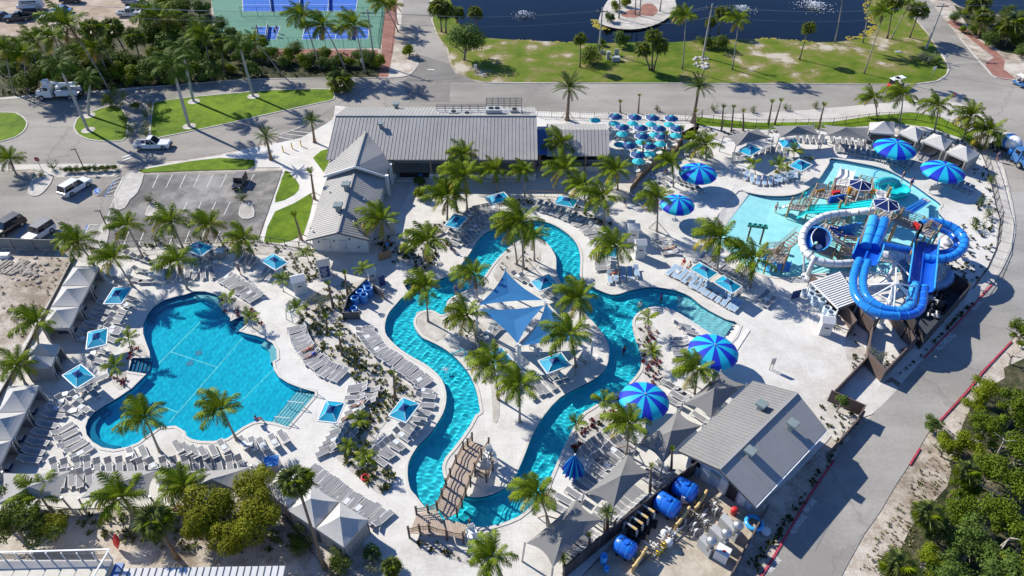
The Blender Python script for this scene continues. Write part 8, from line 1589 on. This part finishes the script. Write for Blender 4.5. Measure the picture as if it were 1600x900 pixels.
def car(u, v, az, kind, pm, label, z=Z_ROAD + .05, top=None, scale=1.0):
    p = G(u, v); L, W, H = {'pickup': (5.8, .98, 1.85), 'suv': (4.9, .97, 1.8), 'hatch': (4.6, .92, 1.6), 'jeep': (4.4, .94, 1.85), 'sedan': (4.8, .92, 1.45), 'van': (5.8, 1.0, 2.4)}[kind]
    nm = {'pickup': 'pickup_truck', 'suv': 'suv', 'hatch': 'hatchback', 'jeep': 'off_road_car', 'sedan': 'parked_car', 'van': 'van'}[kind]; root = empty(nm, (p.x, p.y, z), az, label, {'pickup': 'pickup truck', 'van': 'van'}.get(kind, 'car')); root.scale = (scale,) * 3; h = L / 2; b0 = .32; belt = H * (.56 if kind != 'van' else .52)
    hood = {'pickup': .33, 'suv': .27, 'hatch': .24, 'jeep': .34, 'sedan': .29, 'van': .12}[kind]; x1 = h - L * hood; bl = belt * (1.0)
    if kind == 'pickup':
        loft([(h, W * .86, W * .8, b0, bl * .85), (h - .15, W * .97, W * .9, b0, bl * .97), (x1, W, W * .94, b0, bl), (-.75, W, W * .95, b0, bl)], pm, 'body', root)
        m = MB(); xb = -h
        for s_ in (-1, 1): m.box(((xb - .75) / 2, s_ * (W - .06), (b0 + bl) / 2), (-.75 - xb, .12, bl - b0))
        m.box((xb + .05, 0, (b0 + bl) / 2), (.1, W * 2 - .02, bl - b0)); m.box(((xb - .75) / 2, 0, b0 + .12), (-.75 - xb, W * 1.8, .1)); m.build('cargo_bed', pm, root); c0, c1, cr = x1 - .02, -.75, (.75, .15)
    else:
        loft([(h, W * .86, W * .8, b0, bl * .82), (h - .18, W * .97, W * .9, b0, bl * .95), (x1, W, W * .93, b0, bl), (-h + .25, W, W * .94, b0, bl), (-h, W * .92, W * .85, b0 + .1, bl * .95)], pm, 'body', root); c0, c1, cr = x1 - .02, -h + .1, ((.55, .3) if kind != 'jeep' else (.25, .08))
        if kind == 'sedan': c1, cr = -h + .75, (.7, .7)
        if kind == 'van': cr = (.6, .1)
    wt = W * (.80 if kind != 'jeep' else .88)
    loft([(c0, W * .90, W * .90, bl - .02, bl + .02), (c0 - cr[0], W * .90, wt, bl - .02, H), (c1 + cr[1], W * .90, wt, bl - .02, H), (c1, W * .88, W * .86, bl - .02, bl + .02)], M_glass if kind != 'van' else pm, 'window' if kind != 'van' else 'cabin', root)
    loft([(c0 - cr[0] - .05, wt * .96, wt * .92, H - .03, H + .03), (c1 + cr[1] + .05, wt * .96, wt * .92, H - .03, H + .03)], top or pm, 'roof', root)
    for t in ((.0, .45, 1.0) if kind != 'pickup' else (.0, .5, 1.0)):          # pillars
        x = lerp(c0 - cr[0], c1 + cr[1], t); xb_ = lerp(c0, c1, t)
        for s_ in (-1, 1): m = MB(); m.bar((xb_, s_ * W * .905, bl), (x, s_ * wt * 1.01, H), .12, .06); m.build('pillar', top or pm, root)
    if kind == 'van':
        for s_ in (-1, 1): m = MB(); m.box(((c0 + c1) / 2, s_ * W * .87, (bl + H) / 2 + .05), ((c0 - c1) * .7, .06, (H - bl) * .5)); m.build('window', M_glass, root)
        m = MB(); m.bar((c0 - .05, 0, bl + .05), (c0 - cr[0] + .0, 0, H - .08), W * 1.5, .05); m.build('windscreen', M_glass, root)
    for s_ in (-1, 1):
        m = MB(); m.box((h - .06, s_ * W * .66, bl * .78), (.14, .34, .16)); m.build('headlight', M_lamp, root); m = MB(); m.box((-h + .03, s_ * W * .78, bl * .8), (.1, .2, .3)); m.build('tail_light', M_tail, root); m = MB(); m.box((c0 - .25, s_ * (W + .1), bl + .08), (.14, .2, .14)); m.build('mirror', pm, root)
        m = MB(); m.box((c0 - 1.0, s_ * (W - .005), bl * .9), (.2, .03, .04)); m.build('door_handle', M_black, root)
    m = MB(); m.box((h - .02, 0, bl * .6), (.08, W * 1.1, .22)); m.build('grille', M_black, root); m = MB(); m.box((h, 0, .42), (.14, W * 1.75, .18)); m.build('bumper', M_trim if kind in ('jeep', 'pickup') else pm, root)
    if kind == 'jeep': m = MB(); m.lathe((0, 0, 0), [(.38, -.12), (.38, .12), (.2, .13)], 14, Matrix.Translation((-h - .1, 0, 1.0)) @ Matrix.Rotation(R(90), 4, 'Y')); m.build('spare_wheel', M_rubber, root)
    wheels(root, (h - .95, -h + .95), W - .08, .4 if kind in ('pickup', 'jeep', 'suv') else .34); return root
car(241,231,R(2),'pickup',P_white,'white pickup with a blue toned bed driving on the loop drive')
car(120,298,R(66),'suv',P_white,'white hatch backed car parked beside the blue disabled bay',top=P_white); car(15,361,R(246),'suv',P_black,'black SUV cut by the frame beside the wind screen'); car(64,370,R(248),'jeep',P_white,'white off road car with a grey soft top by the wind screen',top=MATS['grey sling fabric'])
car(376,290,R(268),'jeep',P_dark,'small dark off road cart with a canvas roof in the far corner bay',top=M_tarp,scale=.8)
car(50,15,R(184),'van',P_white,'white van at the top corner of the dirt lot'); car(30,32,R(190),'pickup',P_dark,'dark blue pickup in front of the white van'); car(47,24,R(190),'suv',P_black,'black car between van and dark pickup'); car(82,30,R(190),'sedan',P_white,'white car next to the dark pickup in the dirt lot'); car(97,20,R(186),'sedan',P_bl,'blue grey car behind the white car in the dirt lot'); car(112,4,R(184),'suv',P_dark,'dark car at the top edge of the dirt lot'); car(205,25,R(2),'pickup',P_white,'white pickup parked beside the tall palm in the dirt lot'); car(208,6,R(4),'jeep',P_silver,'pale car at the top edge above the parked pickup'); car(232,18,R(5),'sedan',P_silver,'silver car half hidden by the palm in the dirt lot')
def truck(u, v, az, label, kind):
    p = G(u, v); root = empty('utility_truck' if kind == 'u' else 'concrete_truck', (p.x, p.y, Z_ROAD + .03), az, label, 'truck'); W = 1.2
    loft([(3.9, .8, .75, .6, 1.5), (3.7, 1.0, .9, .6, 1.75), (2.5, 1.1, .95, .6, 1.9)], P_white if kind == 'u' else P_bl, 'hood', root); loft([(2.5, W, W * .95, .6, 1.9), (2.2, W, W * .85, .6, 2.7), (1.1, W, W * .85, .6, 2.75), (1.0, W, W * .9, .6, 2.6)], P_white if kind == 'u' else P_bl, 'cab', root)
    m = MB(); m.bar((2.54, 0, 1.85), (2.24, 0, 2.62), 1.9, .06); m.build('windscreen', M_glass, root)
    for s_ in (-1, 1): m = MB(); m.box((1.7, s_ * W * .96, 2.2), (.8, .1, .6)); m.build('window', M_glass, root); m = MB(); m.box((3.75, s_ * .8, 1.2), (.2, .3, .25)); m.build('headlight', M_lamp, root); m = MB(); m.box((2.4, s_ * 1.45, 2.1), (.1, .2, .4)); m.build('mirror', M_black, root)
    m = MB(); m.box((3.92, 0, 1.1), (.1, 1.0, .6)); m.build('grille', M_black, root); m = MB(); m.box((3.95, 0, .65), (.2, 2.2, .25)); m.build('bumper', M_steel, root); m = MB(); m.box((-1.5, 0, .75), (5.2, 1.0, .3)); m.build('chassis', M_black, root)
    if kind == 'u':
        for s_ in (-1, 1):
            for k in range(3): m = MB(); m.box((-.4 - 1.3 * k, s_ * .95, 1.35), (1.22, .5, 1.0)); m.build('tool_locker', P_white, root)
        m = MB(); m.box((-1.6, 0, 1.05), (4.2, 1.4, .2)); m.build('flatbed', M_steel, root); m = MB(); m.box((-.2, 0, 1.7), (.9, .9, 1.2)); m.build('boom_turret', P_white, root); m = MB(); m.bar((-.2, 0, 2.4), (-3.8, 0, 2.9), .5, .45); m.bar((-3.8, .3, 2.7), (1.4, .3, 3.1), .35); m.build('boom', P_white, root); m = MB(); m.box((1.6, .3, 3.2), (.9, .9, .9)); m.build('bucket', M_slw, root); m = MB(); m.box((3.4, 0, 1.85), (.5, .8, .12)); m.build('hood_badge', M_black, root)
    else:
        m = MB(); M = Matrix.Translation((-1.6, 0, 2.3)) @ Matrix.Rotation(R(-98), 4, 'Y'); m.lathe((0, 0, 0), [(.5, -2.3), (1.0, -1.5), (1.2, -.3), (1.15, .6), (.75, 1.7), (.45, 2.3)], 18, M); m.build('drum', M_slw, root, True); m = MB(); m.lathe((0, 0, 0), [(1.19, -.5), (1.23, -.3), (1.22, .0), (1.17, .15)], 18, M); m.build('drum_band', M_slb, root, True)
        m = MB(); m.add([(-4.2, -.5, 3.2), (-4.2, .5, 3.2), (-4.9, .25, 2.4), (-4.9, -.25, 2.4)], [(0, 1, 2, 3)]); m.bar((-4.6, 0, 2.3), (-5.2, 0, 1.0), .4, .1); m.build('chute', M_steel, root)
        for s_ in (-1, 1): m = MB(); m.box((.4, s_ * 1.0, 1.5), (.6, .4, .8)); m.build('water_tank', M_slb, root)
    wheels(root, (3.0, -2.2, -3.3), 1.15, .5); return root
truck(97,153,R(182),'white utility bucket truck under the tall royal palm','u'); truck(1578,247,R(-78),'concrete mixer truck with blue cab and white drum on the fenced lane','c')
def golf_cart(u, v, az, pm, label):
    p = G(u, v); root = empty('golf_cart', (p.x, p.y, Z_ROAD + .03), az, label, 'golf cart'); loft([(1.2, .5, .45, .3, .75), (.6, .62, .55, .3, .95), (.5, .62, .58, .3, .55), (-1.2, .62, .6, .3, .6)], pm, 'body', root); m = MB(); m.box((-.25, 0, .72), (.5, 1.1, .15)); m.box((-.55, 0, 1.0), (.12, 1.1, .5)); m.build('seat', M_tent, root); m = MB(); m.box((-.1, 0, 1.9), (2.0, 1.25, .09)); m.build('roof', M_white, root)
    for x in (.7, -.95):
        for s_ in (-.55, .55): m = MB(); m.bar((x, s_, .6), (x * .95, s_, 1.88), .05); m.build('roof_post', M_black, root)
    m = MB(); m.bar((.72, 0, .95), (.68, 0, 1.8), 1.05, .03); m.build('windscreen', M_glass, root)
    for s_ in (-1, 1): m = MB(); m.box((1.18, s_ * .35, .6), (.06, .16, .1)); m.build('headlight', M_lamp, root)
    wheels(root, (.8, -.8), .55, .25)
golf_cart(1400,136,R(200),P_black,'dark roofed golf cart on the road above the white cabana'); golf_cart(1394,138,R(200),mat('red cart paint', (0.5, 0.03, 0.04), 0.3, 0.05),'red golf cart beside the dark roofed one'); golf_cart(1592,134,R(-72),P_bl,'pale blue golf cart at the frame edge by the red path')
r_ = None
for i, (u, v, az, lb) in enumerate(((2,30,R(190),'dark car cut by the frame edge in the dirt lot'),)): car(u, v, az, 'sedan', P_dark, lb)
# construction clutter in the side lot, red bits in the sand
for i, (u, v, w, lb) in enumerate(((26,418,3.2,'stack of grey planks lying in the side lot'),(4,416,2.4,'second stack of grey planks at the frame edge'))):
    p = G(u, v); root = empty('plank_stack', (p.x, p.y, .02), R(72), lb, 'planks')
    for k in range(5): m = MB(); m.box((0, -.6 + .3 * k, .06 + .09 * (k % 2)), (w, .26, .07)); m.build('plank', M_trunk, root)
p = G(9, 402); m = MB(); m.box((p.x, p.y, .3), (1.3, .7, .6)); tag(m.build('crate', M_white), 'white crate behind the wind screen', 'crate')
rr = random.Random(9); m = MB()
for k in range(110): c = G(42 + rr.gauss(0, 16), 424 + rr.gauss(0, 8)); r = rr.uniform(.06, .4); m.lathe((c.x, c.y, 0), [(r, 0), (r * .9, r * .5), (0, r * .7)], 6)
m.build('rubble', M_trunk, kind='stuff')
for u, v, lb in ((185,858,'red kayak standing in the shaded sand'),(278,797,'red round float by the bottom fence'),(571,748,'red and white lifebuoy at the foot of the long bed')):
    p = G(u, v); m = MB()
    if 'kayak' in lb: m.tube([(0, 0, .1), (.1, .1, .8), (.2, .2, 1.5), (.3, .3, 2.0)], [.08, .28, .26, .05], 10); n_ = 'kayak'
    else: m.tube([(math.cos(k * .45) * .34, math.sin(k * .45) * .34, .15) for k in range(14)], .11, 8, closed=True); n_ = 'lifebuoy'
    o = m.build(n_, M_red, None, True); o.location = (p.x, p.y, .05); tag(o, lb, n_)
# tables by the loungers
for u, v in ((98,632),(118,646),(104,620),(148,556),(176,446),(238,432),(338,414),(1196,472),(206,716),(392,700),(1038,384),(988,440),(748,470),(930,560),(906,571),(760,532),(842,566)):
    p = G(u, v); t = empty('side_table', (p.x, p.y, Z_DECK), .3, 'low white side table among the loungers', 'table', 'low white side tables'); m = MB(); m.box((0, 0, .45), (.6, .6, .05)); m.build('tabletop', M_white, t); m = MB()
    for sx in (-.25, .25):
        for sy in (-.25, .25): m.bar((sx, sy, 0), (sx, sy, .44), .05)
    m.build('legs', M_white, t)
for u, v, lb in ((917,556,'upper white chair in the shade of the lower blue sail'),(917,564,'lower white chair in the shade of the lower blue sail'),(834,544,'upper white chair behind the island aqua umbrella'),(842,556,'lower white chair behind the island aqua umbrella')):
    p = G(u, v); c = empty('adirondack_chair', (p.x, p.y, Z_DECK), 1.2, lb, 'chair', 'white slatted chairs'); 
    for k in range(5): m = MB(); m.box((-.24 + .12 * k, .05, .36), (.1, .6, .04)); m.build('seat_slat', M_white, c); m = MB(); m.bar((-.24 + .12 * k, .3, .36), (-.26 + .13 * k, .55, 1.0), .1, .03); m.build('back_slat', M_white, c)
    for s_ in (-.33, .33): m = MB(); m.box((s_, .1, .58), (.12, .75, .04)); m.build('armrest', M_white, c); m = MB(); m.bar((s_, -.2, 0), (s_, -.2, .58), .07); m.bar((s_, .4, 0), (s_, .4, .58), .07); m.build('leg', M_white, c)
for u, v, lb in ((683,368,'slatted bench on the walk beside the river bend palms'),):
    p = G(u, v); c = empty('bench', (p.x, p.y, Z_DECK), .75, lb, 'bench')
    for k in range(4): m = MB(); m.box((0, -.2 + .15 * k, .44), (2.2, .12, .05)); m.build('slat', M_trunk, c)
    for s_ in (-.9, .9): m = MB(); m.box((s_, 0, .22), (.1, .5, .42)); m.build('leg', M_trim, c)
def handrail(pts, label):
    P = [G(*p) for p in pts]; r_ = empty('pool_handrail', P[0], 0, label, 'handrail', 'white handrails at the pool steps'); m = MB(); a, b = P[0], P[-1]
    m.tube([a + Vector((0, 0, -.2)), a + Vector((0, 0, .9)), b + Vector((0, 0, .75)), b + Vector((0, 0, -.8))], .045, 6); m.build('rail', M_white, r_, world=True)
handrail([(497,617),(470,611)], 'upper white handrail on the wide pool steps'); handrail([(476,638),(452,634)], 'middle white handrail on the wide pool steps'); handrail([(456,662),(432,658)], 'lower white handrail on the wide pool steps')
# fountains in the lagoon and the spray in the river
def fountain(u, v, rad, label, n, seed):
    p = G(u, v, -.33); rr = random.Random(seed); m = MB()
    for k in range(n):
        a = rr.uniform(0, 6.28); r = rad * abs(rr.gauss(0, .5)); h = max(.05, rr.uniform(.1, 1.0) * (1.2 - r / rad)); c = Vector((p.x + r * math.cos(a), p.y + r * math.sin(a), p.z + h)); s_ = rr.uniform(.05, .14); m.lathe(c, [(0.001, -s_), (s_, 0), (0.001, s_)], 5)
    o = m.build('fountain_spray', mat('white water', (0.75, 0.78, 0.8), 0.4, 0.05)); tag(o, label, 'fountain')
fountain(1272,10,4.2,'large fountain spray near the lagoon corner',420,1); fountain(819,24,2.6,'fountain spray at the far left of the lagoon',200,2); fountain(1160,16,3.4,'fountain spray behind the tall windswept palm',240,3)
p = G(697, 578, -.1); m = MB(); rr = random.Random(1)
for k in range(60): a = rr.uniform(0, 6.28); r = abs(rr.gauss(0, .28)); s_ = rr.uniform(.03, .08); m.lathe((p.x + r * math.cos(a), p.y + r * math.sin(a), p.z + rr.uniform(0, .15)), [(0.001, -s_), (s_, 0), (0.001, s_)], 5)
tag(m.build('splash', MATS['white water']), 'white splash where the spray bar hits the lazy river', 'splash')
# court nets, fences and lamp
for a, b in (((419,41),(416,63)),((503,41),(499,62)),((551,41),(549,62)),((421,-8),(424,18)),((468,-8),(470,18)),((514,-8),(514,17))):
    p, q = G(*a), G(*b); r_ = empty('court_net', p, 0, 'low dark net across a blue court', 'net', 'court nets'); m = MB(); m.bar(p + Vector((0, 0, .5)), q + Vector((0, 0, .5)), .03, .75); m.build('net', M_mesh, r_, world=True); m = MB(); m.bar(p + Vector((0, 0, .92)), q + Vector((0, 0, .92)), .06); m.build('tape', M_white, r_, world=True)
picket_fence([(602,8),(598,40),(593,76),(510,77),(425,78),(345,72)], 'tall green mesh fence round the sports courts', 2.6, 4.0, .9, mat('green fence', (0.03, 0.09, 0.07), 0.6, 0.1)); picket_fence([(378,26),(480,26),(598,27)], 'tall mesh fence between the upper and lower courts', 2.2, 4.0, 1.2, MATS['green fence'])
for u, v, c_, sk, lb in ((434,52,2,0,'player in white on the lower blue court'),(431,57,1,1,'player in blue at the corner of the lower court')): person(u, v, 'stand', .8, lb, c_, sk, .05)
